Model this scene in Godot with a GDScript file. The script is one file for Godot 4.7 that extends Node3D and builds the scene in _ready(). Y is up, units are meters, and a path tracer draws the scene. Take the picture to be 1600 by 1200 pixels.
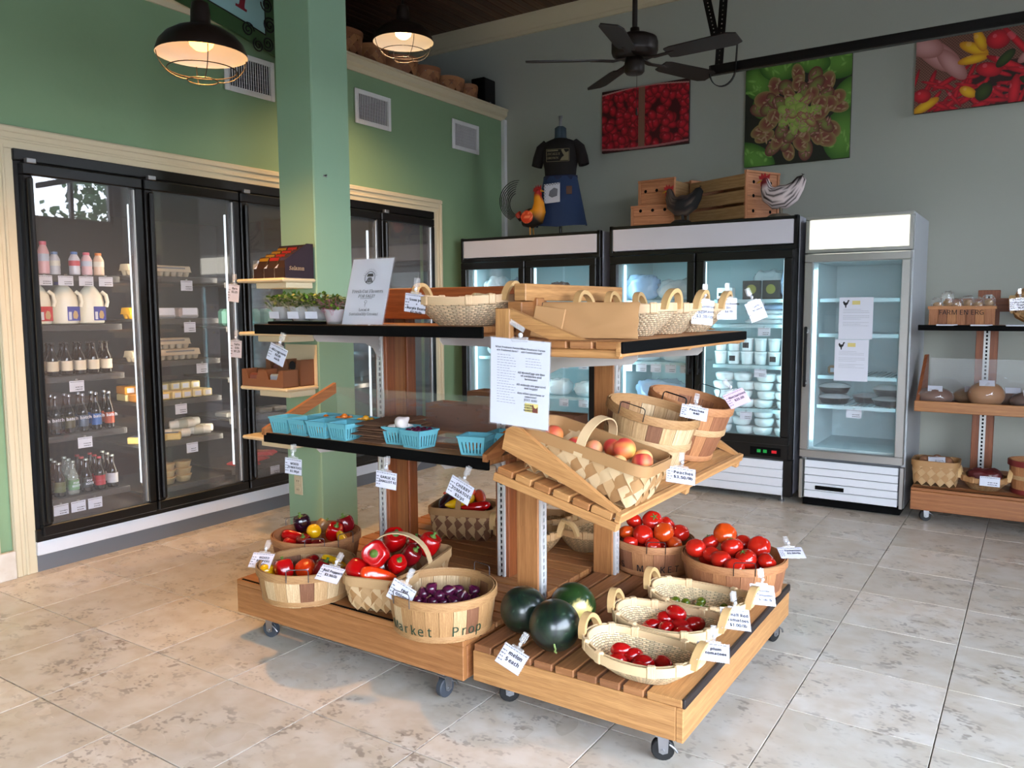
extends Node3D
# A farm shop: walk-in cooler on the left, glass-door fridges at the back, slatted produce displays in the middle.

var rng := RandomNumberGenerator.new()
var used := {}
var M := {}
var cache := {}

# ---------------------------------------------------------------- geometry collector
class G:
	var v := PackedVector3Array()
	var n := PackedVector3Array()
	var t := PackedVector2Array()
	var c := PackedColorArray()
	var i := PackedInt32Array()
	var col := Color(1, 1, 1)
	func quad(a: Vector3, b: Vector3, e: Vector3, d: Vector3, ua := Vector2(0, 1), ub := Vector2(1, 1), ue := Vector2(1, 0), ud := Vector2(0, 0)) -> void:
		var nn := (b - a).cross(e - a)
		if nn.length_squared() < 1e-16:
			nn = (e - a).cross(d - a)
		nn = nn.normalized()
		var k := v.size()
		for p in [a, b, e, d]:
			v.append(p)
			n.append(nn)
			c.append(col)
		t.append(ua)
		t.append(ub)
		t.append(ue)
		t.append(ud)
		for q in [0, 2, 1, 0, 3, 2]:
			i.append(k + q)
	func quad_out(a: Vector3, b: Vector3, e: Vector3, d: Vector3, ctr: Vector3, long_axis := -1, off := Vector2.ZERO) -> void:
		var nn := (b - a).cross(e - a)
		var p := [a, b, e, d]
		if nn.dot((a + b + e + d) / 4.0 - ctr) < 0:
			p = [a, d, e, b]
			nn = -nn
		var ax := nn.abs().max_axis_index()
		var u0 := long_axis
		if u0 < 0 or u0 == ax:
			u0 = (ax + 1) % 3
		var v0 := 3 - ax - u0
		var q := []
		for w in p:
			q.append(Vector2(w[u0], w[v0]) + off)
		quad(p[0], p[1], p[2], p[3], q[0], q[1], q[2], q[3])
	func tri(a: Vector3, b: Vector3, e: Vector3) -> void:
		var nn := (b - a).cross(e - a).normalized()
		var k := v.size()
		for p in [a, b, e]:
			v.append(p)
			n.append(nn)
			c.append(col)
			t.append(Vector2(p.x, p.z))
		for q in [0, 2, 1]:
			i.append(k + q)
	func box(ctr: Vector3, s: Vector3, bev := 0.0, xf := Transform3D.IDENTITY, off := Vector2.ZERO) -> G:
		var h := s / 2.0
		var la := s.max_axis_index()
		var b: float = min(bev, min(h.x, min(h.y, h.z)) * 0.9)
		var start := v.size()
		var pt := func(sx, sy, sz, ax): return ctr + Vector3(sx * (h.x - (0.0 if ax == 0 else b)), sy * (h.y - (0.0 if ax == 1 else b)), sz * (h.z - (0.0 if ax == 2 else b)))
		for s1 in [-1, 1]:
			quad_out(pt.call(s1, -1, -1, 0), pt.call(s1, 1, -1, 0), pt.call(s1, 1, 1, 0), pt.call(s1, -1, 1, 0), ctr, la, off)
			quad_out(pt.call(-1, s1, -1, 1), pt.call(1, s1, -1, 1), pt.call(1, s1, 1, 1), pt.call(-1, s1, 1, 1), ctr, la, off)
			quad_out(pt.call(-1, -1, s1, 2), pt.call(1, -1, s1, 2), pt.call(1, 1, s1, 2), pt.call(-1, 1, s1, 2), ctr, la, off)
		if b > 0.0:
			for s1 in [-1, 1]:
				for s2 in [-1, 1]:
					quad_out(pt.call(s1, s2, -1, 0), pt.call(s1, s2, 1, 0), pt.call(s1, s2, 1, 1), pt.call(s1, s2, -1, 1), ctr, la, off)
					quad_out(pt.call(s1, -1, s2, 0), pt.call(s1, 1, s2, 0), pt.call(s1, 1, s2, 2), pt.call(s1, -1, s2, 2), ctr, la, off)
					quad_out(pt.call(-1, s1, s2, 1), pt.call(1, s1, s2, 1), pt.call(1, s1, s2, 2), pt.call(-1, s1, s2, 2), ctr, la, off)
					for s3 in [-1, 1]:
						var a: Vector3 = pt.call(s1, s2, s3, 0)
						var e: Vector3 = pt.call(s1, s2, s3, 1)
						var f: Vector3 = pt.call(s1, s2, s3, 2)
						if (e - a).cross(f - a).dot(a - ctr) < 0:
							tri(a, f, e)
						else:
							tri(a, e, f)
		if xf != Transform3D.IDENTITY:
			for k in range(start, v.size()):
				v[k] = xf * v[k]
				n[k] = (xf.basis * n[k]).normalized()
		return self
	# smooth surface through rows of points; outward decided by flip
	func grid(rows: Array, close_u := false, flip := false, us := 1.0, vs := 1.0) -> G:
		var k := v.size()
		var nr := rows.size()
		var nc: int = rows[0].size()
		for r in nr:
			for q in nc:
				var p: Vector3 = rows[r][q]
				var qn := q + 1
				var qp := q - 1
				if close_u:
					if q == nc - 1:
						qn = 1
					if q == 0:
						qp = nc - 2
				else:
					qn = min(qn, nc - 1)
					qp = max(qp, 0)
				var du: Vector3 = rows[r][qn] - rows[r][qp]
				var dv: Vector3 = rows[min(r + 1, nr - 1)][q] - rows[max(r - 1, 0)][q]
				if du.length_squared() < 1e-12:
					var rr := 1 if r == 0 else (nr - 2 if r == nr - 1 else r)
					du = rows[rr][qn] - rows[rr][qp]
				if dv.length_squared() < 1e-12:
					dv = Vector3.UP
				var nn := du.cross(dv).normalized()
				if flip:
					nn = -nn
				v.append(p)
				n.append(nn)
				c.append(col)
				t.append(Vector2(float(q) / (nc - 1) * us, float(r) / (nr - 1) * vs))
		for r in nr - 1:
			for q in nc - 1:
				var a := k + r * nc + q
				if flip:
					for w in [a, a + 1, a + nc + 1, a, a + nc + 1, a + nc]:
						i.append(w)
				else:
					for w in [a, a + nc + 1, a + 1, a, a + nc, a + nc + 1]:
						i.append(w)
		return self
	# surface of revolution about y; profile of Vector2(radius, height), outside to the right going up
	func lathe(prof: Array, seg := 24, ctr := Vector3.ZERO, sx := 1.0, sz := 1.0, us := 1.0, vs := 1.0) -> G:
		var rows := []
		for p in prof:
			var row := PackedVector3Array()
			for q in seg + 1:
				var a := -TAU * q / seg
				row.append(ctr + Vector3(cos(a) * p.x * sx, p.y, sin(a) * p.x * sz))
			rows.append(row)
		return grid(rows, true, false, us, vs)
	# lathe whose hard corners stay hard: every profile step is its own band
	func lathe_hard(prof: Array, seg := 24, ctr := Vector3.ZERO) -> G:
		for k in prof.size() - 1:
			lathe([prof[k], prof[k + 1]], seg, ctr)
		return self
	func tube(path: Array, r: float, seg := 8, closed := false, ry := -1.0, upv := Vector3.ZERO) -> G:
		var rows := []
		var m := path.size()
		var pn := Vector3.ZERO
		if ry < 0:
			ry = r
		for k in m:
			var a: Vector3 = path[(k - 1 + m) % m] if closed else path[max(k - 1, 0)]
			var b: Vector3 = path[(k + 1) % m] if closed else path[min(k + 1, m - 1)]
			var d := (b - a).normalized()
			if k == 0:
				pn = (upv if upv != Vector3.ZERO else (Vector3.UP if absf(d.y) < 0.9 else Vector3.RIGHT))
			pn = (pn - d * pn.dot(d)).normalized()
			var bn := d.cross(pn)
			var row := PackedVector3Array()
			for q in seg + 1:
				var an := TAU * q / seg
				row.append(path[k] + bn * cos(an) * r + pn * sin(an) * ry)
			rows.append(row)
		if closed:
			rows.append(rows[0])
		grid(rows, true, true)
		if not closed:
			for e in [0, m - 1]:
				var ctr: Vector3 = path[e]
				for q in seg:
					if e == 0:
						tri(ctr, rows[e][q], rows[e][q + 1])
					else:
						tri(ctr, rows[e][q + 1], rows[e][q])
		return self
	# tube whose section changes along the path: rads of Vector2(across, up)
	func loft(path: Array, rads: Array, seg := 16, upv := Vector3.UP) -> G:
		var rows := []
		var m := path.size()
		for k in m:
			var d: Vector3 = (path[min(k + 1, m - 1)] - path[max(k - 1, 0)]).normalized()
			var pn := (upv - d * upv.dot(d)).normalized()
			var bn := d.cross(pn)
			var row := PackedVector3Array()
			for q in seg + 1:
				var an := TAU * (q % seg) / seg
				row.append(path[k] + bn * cos(an) * rads[k].x + pn * sin(an) * rads[k].y)
			rows.append(row)
		return grid(rows, true, true)
	func paint(from: int, fn: Callable) -> G:
		for k in range(from, v.size()):
			c[k] = fn.call(v[k])
		return self
	# flat band of width w and thickness th following a path, side = direction of its width at every point
	func ribbon(path: Array, sides: Array, w: float, th: float, us := 1.0) -> G:
		var m := path.size()
		var A := PackedVector3Array()
		var B := PackedVector3Array()
		var C2 := PackedVector3Array()
		var D := PackedVector3Array()
		for k in m:
			var d: Vector3 = (path[min(k + 1, m - 1)] - path[max(k - 1, 0)]).normalized()
			var s: Vector3 = sides[k] if sides.size() > 1 else sides[0]
			var o := d.cross(s).normalized() * th / 2.0
			var hw := s * w / 2.0
			A.append(path[k] - hw + o)
			B.append(path[k] + hw + o)
			C2.append(path[k] + hw - o)
			D.append(path[k] - hw - o)
		grid([A, B], false, false, us, 1.0)
		grid([C2, D], false, false, us, 1.0)
		for k in m - 1:
			quad(A[k], D[k], D[k + 1], A[k + 1])
			quad(B[k], B[k + 1], C2[k + 1], C2[k])
		quad(A[0], B[0], C2[0], D[0])
		quad(A[m - 1], D[m - 1], C2[m - 1], B[m - 1])
		return self
	# polygon in the xy plane of xf, from z = 0 to z = depth
	func prism(poly: PackedVector2Array, depth: float, xf := Transform3D.IDENTITY) -> G:
		var pl := poly
		if Geometry2D.is_polygon_clockwise(pl):
			pl = pl.duplicate()
			pl.reverse()
		var ix := Geometry2D.triangulate_polygon(pl)
		var k := v.size()
		for side in 2:
			var z := depth * side
			var nn := (xf.basis * Vector3(0, 0, 1 if side == 1 else -1)).normalized()
			k = v.size()
			for p in pl:
				v.append(xf * Vector3(p.x, p.y, z))
				n.append(nn)
				c.append(col)
				t.append(p)
			for q in range(0, ix.size(), 3):
				var a := ix[q]
				var b := ix[q + 1]
				var e := ix[q + 2]
				var ccw := (pl[b] - pl[a]).cross(pl[e] - pl[a]) > 0
				if ccw == (side == 1):
					for w in [a, e, b]:
						i.append(k + w)
				else:
					for w in [a, b, e]:
						i.append(k + w)
		var m := pl.size()
		for q in m:
			var a := pl[q]
			var b := pl[(q + 1) % m]
			quad(xf * Vector3(a.x, a.y, 0), xf * Vector3(b.x, b.y, 0), xf * Vector3(b.x, b.y, depth), xf * Vector3(a.x, a.y, depth), Vector2(a.x, a.y), Vector2(b.x, b.y), Vector2(b.x, b.y + depth), Vector2(a.x, a.y + depth))
		return self
	# closed rounded body: fn(direction) gives the radius vector
	func ball(fn: Callable, seg := 20, rings := 12, ctr := Vector3.ZERO) -> G:
		var rows := []
		for r in rings + 1:
			var ph := -PI / 2 + PI * r / rings
			var row := PackedVector3Array()
			for q in seg + 1:
				var a := -TAU * (q % seg) / seg
				row.append(ctr + fn.call(a, ph))
			rows.append(row)
		return grid(rows, true)
	func mesh() -> ArrayMesh:
		var arr := []
		arr.resize(Mesh.ARRAY_MAX)
		arr[Mesh.ARRAY_VERTEX] = v
		arr[Mesh.ARRAY_NORMAL] = n
		arr[Mesh.ARRAY_TEX_UV] = t
		arr[Mesh.ARRAY_COLOR] = c
		arr[Mesh.ARRAY_INDEX] = i
		var m := ArrayMesh.new()
		m.add_surface_from_arrays(Mesh.PRIMITIVE_TRIANGLES, arr)
		return m

# ---------------------------------------------------------------- scene helpers
func numbered(s: String) -> String:
	if not used.has(s):
		used[s] = 0
		return s
	used[s] += 1
	return "%s_%03d" % [s, used[s]]

func tag(o: Node, label: String, category: String, group := "") -> Node:
	o.set_meta("label", label)
	o.set_meta("category", category)
	if group:
		o.set_meta("group", group)
	return o

func thing(called: String, label: String, category: String, at := Vector3.ZERO, turn := 0.0, group := "") -> Node3D:
	var o := Node3D.new()
	o.name = numbered(called)
	add_child(o)
	o.position = at
	o.rotation.y = turn
	tag(o, label, category, group)
	return o

func struct_node(called: String) -> Node3D:
	var o := Node3D.new()
	o.name = numbered(called)
	o.set_meta("kind", "structure")
	add_child(o)
	return o

func put(parent: Node, called: String, mesh: Mesh, mat: Material, at := Vector3.ZERO, rot := Vector3.ZERO) -> MeshInstance3D:
	var o := MeshInstance3D.new()
	o.name = called
	o.mesh = mesh
	if mat:
		o.material_override = mat
	parent.add_child(o, true)
	o.position = at
	o.rotation = rot
	return o

func part(parent: Node, called: String, g: G, mat: Material) -> MeshInstance3D:
	return put(parent, called, g.mesh(), mat)

func struct_mesh(called: String, g: G, mat: Material) -> MeshInstance3D:
	var o := MeshInstance3D.new()
	o.name = numbered(called)
	o.mesh = g.mesh()
	o.material_override = mat
	o.set_meta("kind", "structure")
	add_child(o)
	return o

# one bevelled board; meshes are shared between boards of one size
func board(parent: Node, called: String, at: Vector3, s: Vector3, mat: Material, rot := Vector3.ZERO, bev := 0.003) -> MeshInstance3D:
	var key := "b%.3f_%.3f_%.3f_%.4f_%d" % [s.x, s.y, s.z, bev, rng.randi() % 3]
	if not cache.has(key):
		cache[key] = G.new().box(Vector3.ZERO, s, bev, Transform3D.IDENTITY, Vector2(rng.randf() * 3, rng.randf() * 3)).mesh()
	return put(parent, called, cache[key], mat, at, rot)

func copy(o: Node3D, label: String, at: Vector3, turn := 0.0) -> Node3D:
	var r: Node3D = o.duplicate()
	var base := String(o.name)
	if base.length() > 4 and base.substr(base.length() - 4, 1) == "_" and base.right(3).is_valid_int():
		base = base.substr(0, base.length() - 4)
	r.name = numbered(base)
	add_child(r)
	r.position = at
	r.rotation.y = turn
	r.set_meta("label", label)
	return r

var fonts := {}
func lettering(parent: Node, text: String, size: float, xf: Transform3D, mat: Material, serif := false, bold := false, align := HORIZONTAL_ALIGNMENT_CENTER, skew := 0.0) -> MeshInstance3D:
	var key := "%s%s" % [serif, bold]
	if not fonts.has(key):
		var f := SystemFont.new()
		f.font_names = PackedStringArray(["Droid Serif" if serif else "Droid Sans"])
		f.font_weight = 700 if bold else 400
		fonts[key] = f
	var tm := TextMesh.new()
	tm.font = fonts[key]
	tm.text = text
	tm.font_size = 24
	tm.pixel_size = size / 24.0
	tm.depth = 0.0006
	tm.curve_step = 3.0
	tm.horizontal_alignment = align
	var o := put(parent, "lettering", tm, mat)
	o.transform = xf
	if skew != 0.0:
		o.transform.basis.y += o.transform.basis.x * skew
	return o

# ---------------------------------------------------------------- materials
func mat(called: String, col: Color, rough := 0.7, metal := 0.0) -> StandardMaterial3D:
	if M.has(called):
		return M[called]
	var m := StandardMaterial3D.new()
	m.resource_name = called
	m.albedo_color = col
	m.roughness = rough
	m.metallic = metal
	M[called] = m
	return m

func vmat(called: String, rough := 0.6) -> StandardMaterial3D:
	var m := mat(called, Color.WHITE, rough)
	m.vertex_color_use_as_albedo = true
	return m

func glow(called: String, col: Color, energy: float) -> StandardMaterial3D:
	var m := mat(called, col, 0.5)
	m.emission_enabled = true
	m.emission = col
	m.emission_energy_multiplier = energy
	return m

func clear(called: String, col: Color, alpha: float, rough := 0.03) -> StandardMaterial3D:
	var m := mat(called, col, rough)
	m.transparency = BaseMaterial3D.TRANSPARENCY_ALPHA
	m.albedo_color.a = alpha
	return m

func lin(r: float, g: float, b: float) -> Color:
	return Color(r, g, b).srgb_to_linear()

func noise_tex(size: int, freq: float, ramp: Array, octaves := 4, seed_ := 1, typ := FastNoiseLite.TYPE_SIMPLEX_SMOOTH, stretch := Vector2.ONE) -> ImageTexture:
	var nz := FastNoiseLite.new()
	nz.noise_type = typ
	nz.seed = seed_
	nz.frequency = freq
	nz.fractal_octaves = octaves
	var im := Image.create(size, size, false, Image.FORMAT_RGB8)
	for y in size:
		for x in size:
			# blend across the border so that the picture tiles
			var fx := float(x) / size
			var fy := float(y) / size
			var px := x * stretch.x
			var py := y * stretch.y
			var sx := size * stretch.x
			var sy := size * stretch.y
			var w := nz.get_noise_2d(px, py) * (1 - fx) * (1 - fy) + nz.get_noise_2d(px - sx, py) * fx * (1 - fy) + nz.get_noise_2d(px, py - sy) * (1 - fx) * fy + nz.get_noise_2d(px - sx, py - sy) * fx * fy
			w = clampf(w * 0.9 + 0.5, 0, 1) * (ramp.size() - 1)
			var k := mini(int(w), ramp.size() - 2)
			im.set_pixel(x, y, ramp[k].lerp(ramp[k + 1], w - k))
	return ImageTexture.create_from_image(im)

func grain_image(size: int, seed_: int, contrast: float) -> ImageTexture:
	# wood: streaks that run along u, with slow waves and fine pores
	var a := FastNoiseLite.new()
	a.seed = seed_
	a.frequency = 1.0
	a.fractal_octaves = 3
	var im := Image.create(size, size, false, Image.FORMAT_RGB8)
	for y in size:
		for x in size:
			var fx := float(x) / size
			var wob := sin(fx * TAU) * 0.12 + sin(fx * TAU * 2 + 1.3) * 0.05
			var yy := float(y) / size
			var r := a.get_noise_2d(fx * 0.7, (yy * 14.0) + wob) * (1 - fx) + a.get_noise_2d((fx - 1) * 0.7, (yy * 14.0) + wob) * fx
			var f := a.get_noise_2d(fx * 6.0, yy * 110.0 + 40)
			var w := clampf(0.5 + r * 0.55 + f * 0.45, 0, 1)
			var lo := Color(1 - contrast, 1 - contrast * 1.25, 1 - contrast * 1.5)
			im.set_pixel(x, y, lo.lerp(Color.WHITE, w))
	return ImageTexture.create_from_image(im)

func wood(called: String, col: Color, tex: Texture2D, rough := 0.55, sc := 1.6) -> StandardMaterial3D:
	var m := mat(called, col, rough)
	m.albedo_texture = tex
	m.uv1_scale = Vector3(sc, sc * 2.2, 1)
	return m

# stone-look tile: warm ground with torn grey-brown flecks in loose patches
func floor_image(size: int) -> ImageTexture:
	var nz := []
	for k in 4:
		var a := FastNoiseLite.new()
		a.seed = 70 + k
		a.frequency = [0.006, 0.03, 0.09, 0.012][k]
		a.fractal_octaves = [3, 3, 2, 3][k]
		nz.append(a)
	var im := Image.create(size, size, false, Image.FORMAT_RGB8)
	for y in size:
		for x in size:
			var n := [0.0, 0.0, 0.0, 0.0]
			var fx := float(x) / size
			var fy := float(y) / size
			for k in 4:
				var sx := 0.7 if k in [1, 2] else 1.0
				var a: FastNoiseLite = nz[k]
				n[k] = (a.get_noise_2d(x * sx, y) * (1 - fx) + a.get_noise_2d((x - size) * sx, y) * fx) * (1 - fy) + (a.get_noise_2d(x * sx, y - size) * (1 - fx) + a.get_noise_2d((x - size) * sx, y - size) * fx) * fy
			var base := Color(0.845, 0.80, 0.735).lerp(Color(0.895, 0.87, 0.83), clampf(0.5 + n[3] * 1.6, 0, 1))
			var patch := smoothstep(-0.25, 0.35, n[0])
			var fleck := smoothstep(0.10, 0.30, n[1] * 0.8 + n[2] * 0.6) * patch
			var pale := smoothstep(0.05, 0.4, -n[1]) * 0.25
			im.set_pixel(x, y, base.lerp(Color(0.56, 0.52, 0.48), fleck * 0.62).lerp(Color(0.93, 0.91, 0.88), pale))
	return ImageTexture.create_from_image(im)

# ---------------------------------------------------------------- main
func _ready() -> void:
	rng.seed = 7
	var cam := Camera3D.new()
	cam.name = "camera"
	cam.fov = 51.06
	cam.near = 0.05
	cam.far = 200.0
	cam.position = Vector3(0, 1.42, 0)
	cam.rotation_degrees = Vector3(-5.435, 33.283, -0.304)
	add_child(cam)
	var we := WorldEnvironment.new()
	we.name = "world"
	var env := Environment.new()
	env.background_mode = Environment.BG_SKY
	var sky := Sky.new()
	var psm := ProceduralSkyMaterial.new()
	psm.sky_top_color = Color(0.82, 0.88, 0.97)
	psm.sky_horizon_color = Color(0.95, 0.97, 1.0)
	psm.ground_horizon_color = Color(0.6, 0.6, 0.58)
	psm.ground_bottom_color = Color(0.4, 0.4, 0.38)
	psm.sky_energy_multiplier = 3.9
	sky.sky_material = psm
	env.sky = sky
	env.ambient_light_source = Environment.AMBIENT_SOURCE_DISABLED
	env.tonemap_mode = Environment.TONE_MAPPER_LINEAR
	env.tonemap_exposure = 1.0
	env.sdfgi_enabled = true
	env.ssao_enabled = true
	env.ssil_enabled = true
	we.environment = env
	add_child(we)
	make_materials()
	room()
	cooler()
	column()
	unit_a()
	unit_b()
	fridges()
	rack()
	ceiling_things()
	wall_things()
	top_things()
	produce_a()
	produce_b()
	cooler_goods()
	fridge_goods()
	rack_goods()
	column_goods()

func make_materials() -> void:
	var gt := grain_image(256, 3, 0.24)
	var gt2 := grain_image(256, 11, 0.45)
	wood("oak_light", Color(0.80, 0.60, 0.38), gt, 0.5)
	wood("oak_mid", Color(0.70, 0.485, 0.29), gt, 0.5)
	wood("oak_dark", Color(0.66, 0.43, 0.25), gt, 0.5)
	wood("cherry", Color(0.60, 0.34, 0.18), gt, 0.45)
	wood("deck_a", Color(0.70, 0.49, 0.31), gt, 0.55)
	wood("deck_b", Color(0.62, 0.42, 0.27), gt, 0.55)
	wood("crate_pine", Color(0.80, 0.56, 0.40), gt, 0.7)
	wood("crate_side", Color(0.66, 0.53, 0.36), gt, 0.7)
	wood("ceiling_wood", Color(0.42, 0.30, 0.23), gt2, 0.45, 0.6)
	wood("ceiling_wood_b", Color(0.37, 0.26, 0.20), gt2, 0.45, 0.6)
	for k in 4:
		wood("splint_%d" % k, [Color(0.80, 0.67, 0.49), Color(0.72, 0.56, 0.37), Color(0.87, 0.77, 0.61), Color(0.52, 0.35, 0.24)][k], gt, 0.65, 4.0)
	for k in 3:
		wood("stave_dark_%d" % k, [Color(0.70, 0.48, 0.33), Color(0.62, 0.41, 0.28), Color(0.76, 0.54, 0.36)][k], gt, 0.65, 4.0)
	wood("basket_brown", Color(0.55, 0.40, 0.27), gt, 0.7, 4.0)  # even mid-brown wood tone for baskets
	# painted plaster: soft relief
	var plaster := noise_tex(256, 0.03, [Color(0.3, 0.3, 0.3), Color(0.8, 0.8, 0.8)], 5, 5)
	for a in [["green_wall", Color(0.485, 0.595, 0.455)], ["pale_wall", Color(0.67, 0.68, 0.635)], ["column_green", Color(0.555, 0.685, 0.57)]]:
		var m := mat(a[0], a[1], 0.8)
		m.heightmap_enabled = true
		m.heightmap_texture = plaster
		m.heightmap_scale = 0.25 if a[0] == "green_wall" else 0.08
		m.uv1_triplanar = true
		m.uv1_world_triplanar = true
		m.uv1_scale = Vector3(1.1, 1.1, 1.1)
	mat("cream", Color(0.80, 0.75, 0.63), 0.5)
	mat("white_paint", Color(0.86, 0.86, 0.86), 0.5)
	mat("grout", Color(0.50, 0.45, 0.40), 0.9)
	# stone-look floor tile
	var tt := floor_image(768)
	var tr := noise_tex(128, 0.03, [Color(0.2, 0.2, 0.2), Color(0.5, 0.5, 0.5)], 3, 8)
	for k in 2:
		var m := mat("tile_%d" % k, [Color(0.93, 0.925, 0.92), Color(0.88, 0.875, 0.865)][k], 1.0)
		m.albedo_texture = tt
		m.uv1_triplanar = true
		m.uv1_world_triplanar = true
		m.uv1_scale = Vector3(0.73, 0.73, 0.73) if k == 0 else Vector3(0.61, 0.61, 0.61)
		m.roughness_texture = tr
		m.roughness_texture_channel = BaseMaterial3D.TEXTURE_CHANNEL_RED
	mat("black_metal", Color(0.035, 0.035, 0.04), 0.35, 0.0)
	mat("black_matte", Color(0.03, 0.03, 0.03), 0.8)
	M.black_matte.metallic_specular = 0.2
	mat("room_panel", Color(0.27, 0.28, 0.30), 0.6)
	mat("bronze", Color(0.13, 0.095, 0.075), 0.45, 0.3)
	mat("steel", Color(0.62, 0.62, 0.63), 0.35, 0.9)
	mat("aluminium", Color(0.75, 0.75, 0.74), 0.3, 0.85)
	mat("white_metal", Color(0.82, 0.83, 0.85), 0.4)
	mat("grey_metal", Color(0.45, 0.46, 0.48), 0.45, 0.3)
	mat("rubber", Color(0.06, 0.06, 0.065), 0.6)
	mat("rubber_grey", Color(0.23, 0.25, 0.28), 0.6)
	mat("wire", Color(0.38, 0.38, 0.40), 0.35, 0.8)
	mat("paper", Color(0.80, 0.81, 0.85), 0.7)
	mat("ink", Color(0.08, 0.08, 0.10), 0.8)
	mat("grey_ink", Color(0.42, 0.42, 0.45), 0.8)
	mat("kraft", Color(0.67, 0.50, 0.32), 0.75)
	mat("kraft_dark", Color(0.40, 0.27, 0.18), 0.8)
	mat("cardboard", Color(0.50, 0.33, 0.22), 0.8)
	clear("glass", Color(1, 1, 1), 0.03, 0.01)
	clear("acrylic", Color(0.95, 0.97, 1.0), 0.10, 0.03)
	clear("clip_plastic", Color(0.97, 0.97, 0.97), 0.16, 0.06)
	clear("film", Color(0.97, 0.95, 0.92), 0.07, 0.10)
	clear("tub_plastic", Color(0.95, 0.96, 0.97), 0.35, 0.1)
	vmat("painted", 0.55)
	vmat("painted_gloss", 0.22)
	vmat("painted_matte", 0.85)

func room() -> void:
	# floor: slab with single tiles
	var fl := struct_node("floor")
	part(fl, "slab", G.new().box(Vector3(-3.0, -0.06, -2.1), Vector3(10.8, 0.10, 9.5)), M.grout)
	var tile := G.new().box(Vector3.ZERO, Vector3(0.461, 0.012, 0.461), 0.0012).mesh()
	var p := 0.4648
	for a in range(-9, 7):
		for b in range(-6, 12):
			var x := -0.69 + p * (a + 0.5)
			var z := -1.882 - p * (b + 0.5)
			if x < -4.8 or z < -6.8:
				continue
			put(fl, "tile", tile, M["tile_%d" % (absi(a * 7 + b * 3 + a * b) % 2)], Vector3(x, -0.006, z), Vector3(0, PI / 2 * (absi(a * 5 + b * 3) % 4), 0))
	# walls with thickness
	struct_mesh("wall_back", G.new().box(Vector3(-3.0, 2.1, -6.83), Vector3(10.9, 4.4, 0.14)), M.pale_wall)
	var g := G.new()
	g.box(Vector3(-4.58, 1.66, -0.0), Vector3(0.12, 3.32, 4.26))
	window_wall(g, Vector3(-4.59, 0, 0), true, -5.615, -2.13, 3.32, [[-5.05, -4.72, 2.875, 3.095], [-3.855, -3.525, 2.865, 3.085]], 2.25)
	window_wall(g, Vector3(-4.59, 0, 0), true, -6.76, -5.615, 3.32, [[-6.28, -5.95, 2.875, 3.095]])
	g.box(Vector3(-5.15, 3.29, -2.3), Vector3(1.1, 0.06, 8.9))
	struct_mesh("wall_left", g, M.green_wall)
	struct_mesh("wall_far_left", G.new().box(Vector3(-8.4, 2.1, -2.2), Vector3(0.14, 4.4, 9.4)), M.pale_wall)
	# right wall with a high window near the back corner and a wide window near the front
	g = G.new()
	window_wall(g, Vector3(2.27, 0, 0), true, -6.76, 2.3, 4.3, [[-6.65, -5.5, 2.62, 3.62], [-3.0, 1.9, 0.4, 2.9]])
	struct_mesh("wall_right", g, mat("slate_wall", Color(0.36, 0.37, 0.39), 0.8))
	g = G.new()
	window_wall(g, Vector3(0, 0, 2.37), false, -8.4, 2.3, 4.3, [[-0.2, 1.9, 0.45, 2.4]])
	struct_mesh("wall_front", g, M.pale_wall)
	window_unit("window_1", true, 2.27, -6.65, -5.5, 2.62, 3.62, 2)
	window_unit("window_2", true, 2.27, -3.0, 1.9, 0.4, 2.9, 4)
	window_unit("window_3", false, 2.37, -0.2, 1.9, 0.45, 2.4, 2)
	# ceiling of narrow planks
	var ce := struct_node("ceiling")
	part(ce, "deck", G.new().box(Vector3(-3.0, 4.26, -2.2), Vector3(10.9, 0.12, 9.4)), M.black_matte)
	var pl := G.new().box(Vector3.ZERO, Vector3(0.086, 0.02, 9.2), 0.003, Transform3D.IDENTITY, Vector2(0.3, 0.1)).mesh()
	var pl2 := G.new().box(Vector3.ZERO, Vector3(0.086, 0.02, 9.2), 0.003, Transform3D.IDENTITY, Vector2(1.7, 0.62)).mesh()
	for k in 118:
		put(ce, "plank", pl if k % 2 else pl2, M.ceiling_wood if (k * 7) % 5 < 3 else M.ceiling_wood_b, Vector3(-8.35 + k * 0.0905, 4.19, -2.2))
	# crown moulding on the back wall
	var prof := PackedVector2Array([Vector2(0, 4.02), Vector2(0.022, 4.02), Vector2(0.03, 4.05), Vector2(0.04, 4.055), Vector2(0.085, 4.13), Vector2(0.095, 4.15), Vector2(0.10, 4.18), Vector2(0, 4.18)])
	var crown := G.new().prism(prof, 10.6, Transform3D(Basis(Vector3(0, 0, 1), Vector3(0, 1, 0), Vector3(-1, 0, 0)), Vector3(2.2, 0, -6.76)))
	struct_mesh("trim_1", crown, M.cream)
	# ledge along the top of the green wall and the corner strip
	prof = PackedVector2Array([Vector2(-0.02, 3.24), Vector2(0.012, 3.24), Vector2(0.02, 3.27), Vector2(0.045, 3.29), Vector2(0.05, 3.33), Vector2(0.06, 3.335), Vector2(0.06, 3.35), Vector2(-1.1, 3.35), Vector2(-1.1, 3.32), Vector2(-0.02, 3.32)])
	struct_mesh("trim_2", G.new().prism(prof, 9.1, Transform3D(Basis(Vector3(1, 0, 0), Vector3(0, 1, 0), Vector3(0, 0, 1)), Vector3(-4.52, 0, -6.755))), M.cream)
	struct_mesh("trim_3", G.new().box(Vector3(-4.50, 1.66, -6.735), Vector3(0.045, 3.18, 0.045), 0.004), M.white_paint)
	# moulded casing round the cooler
	g = G.new()
	g.box(Vector3(-4.509, 2.313, -3.88), Vector3(0.022, 0.116, 3.70), 0.003)
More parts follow.
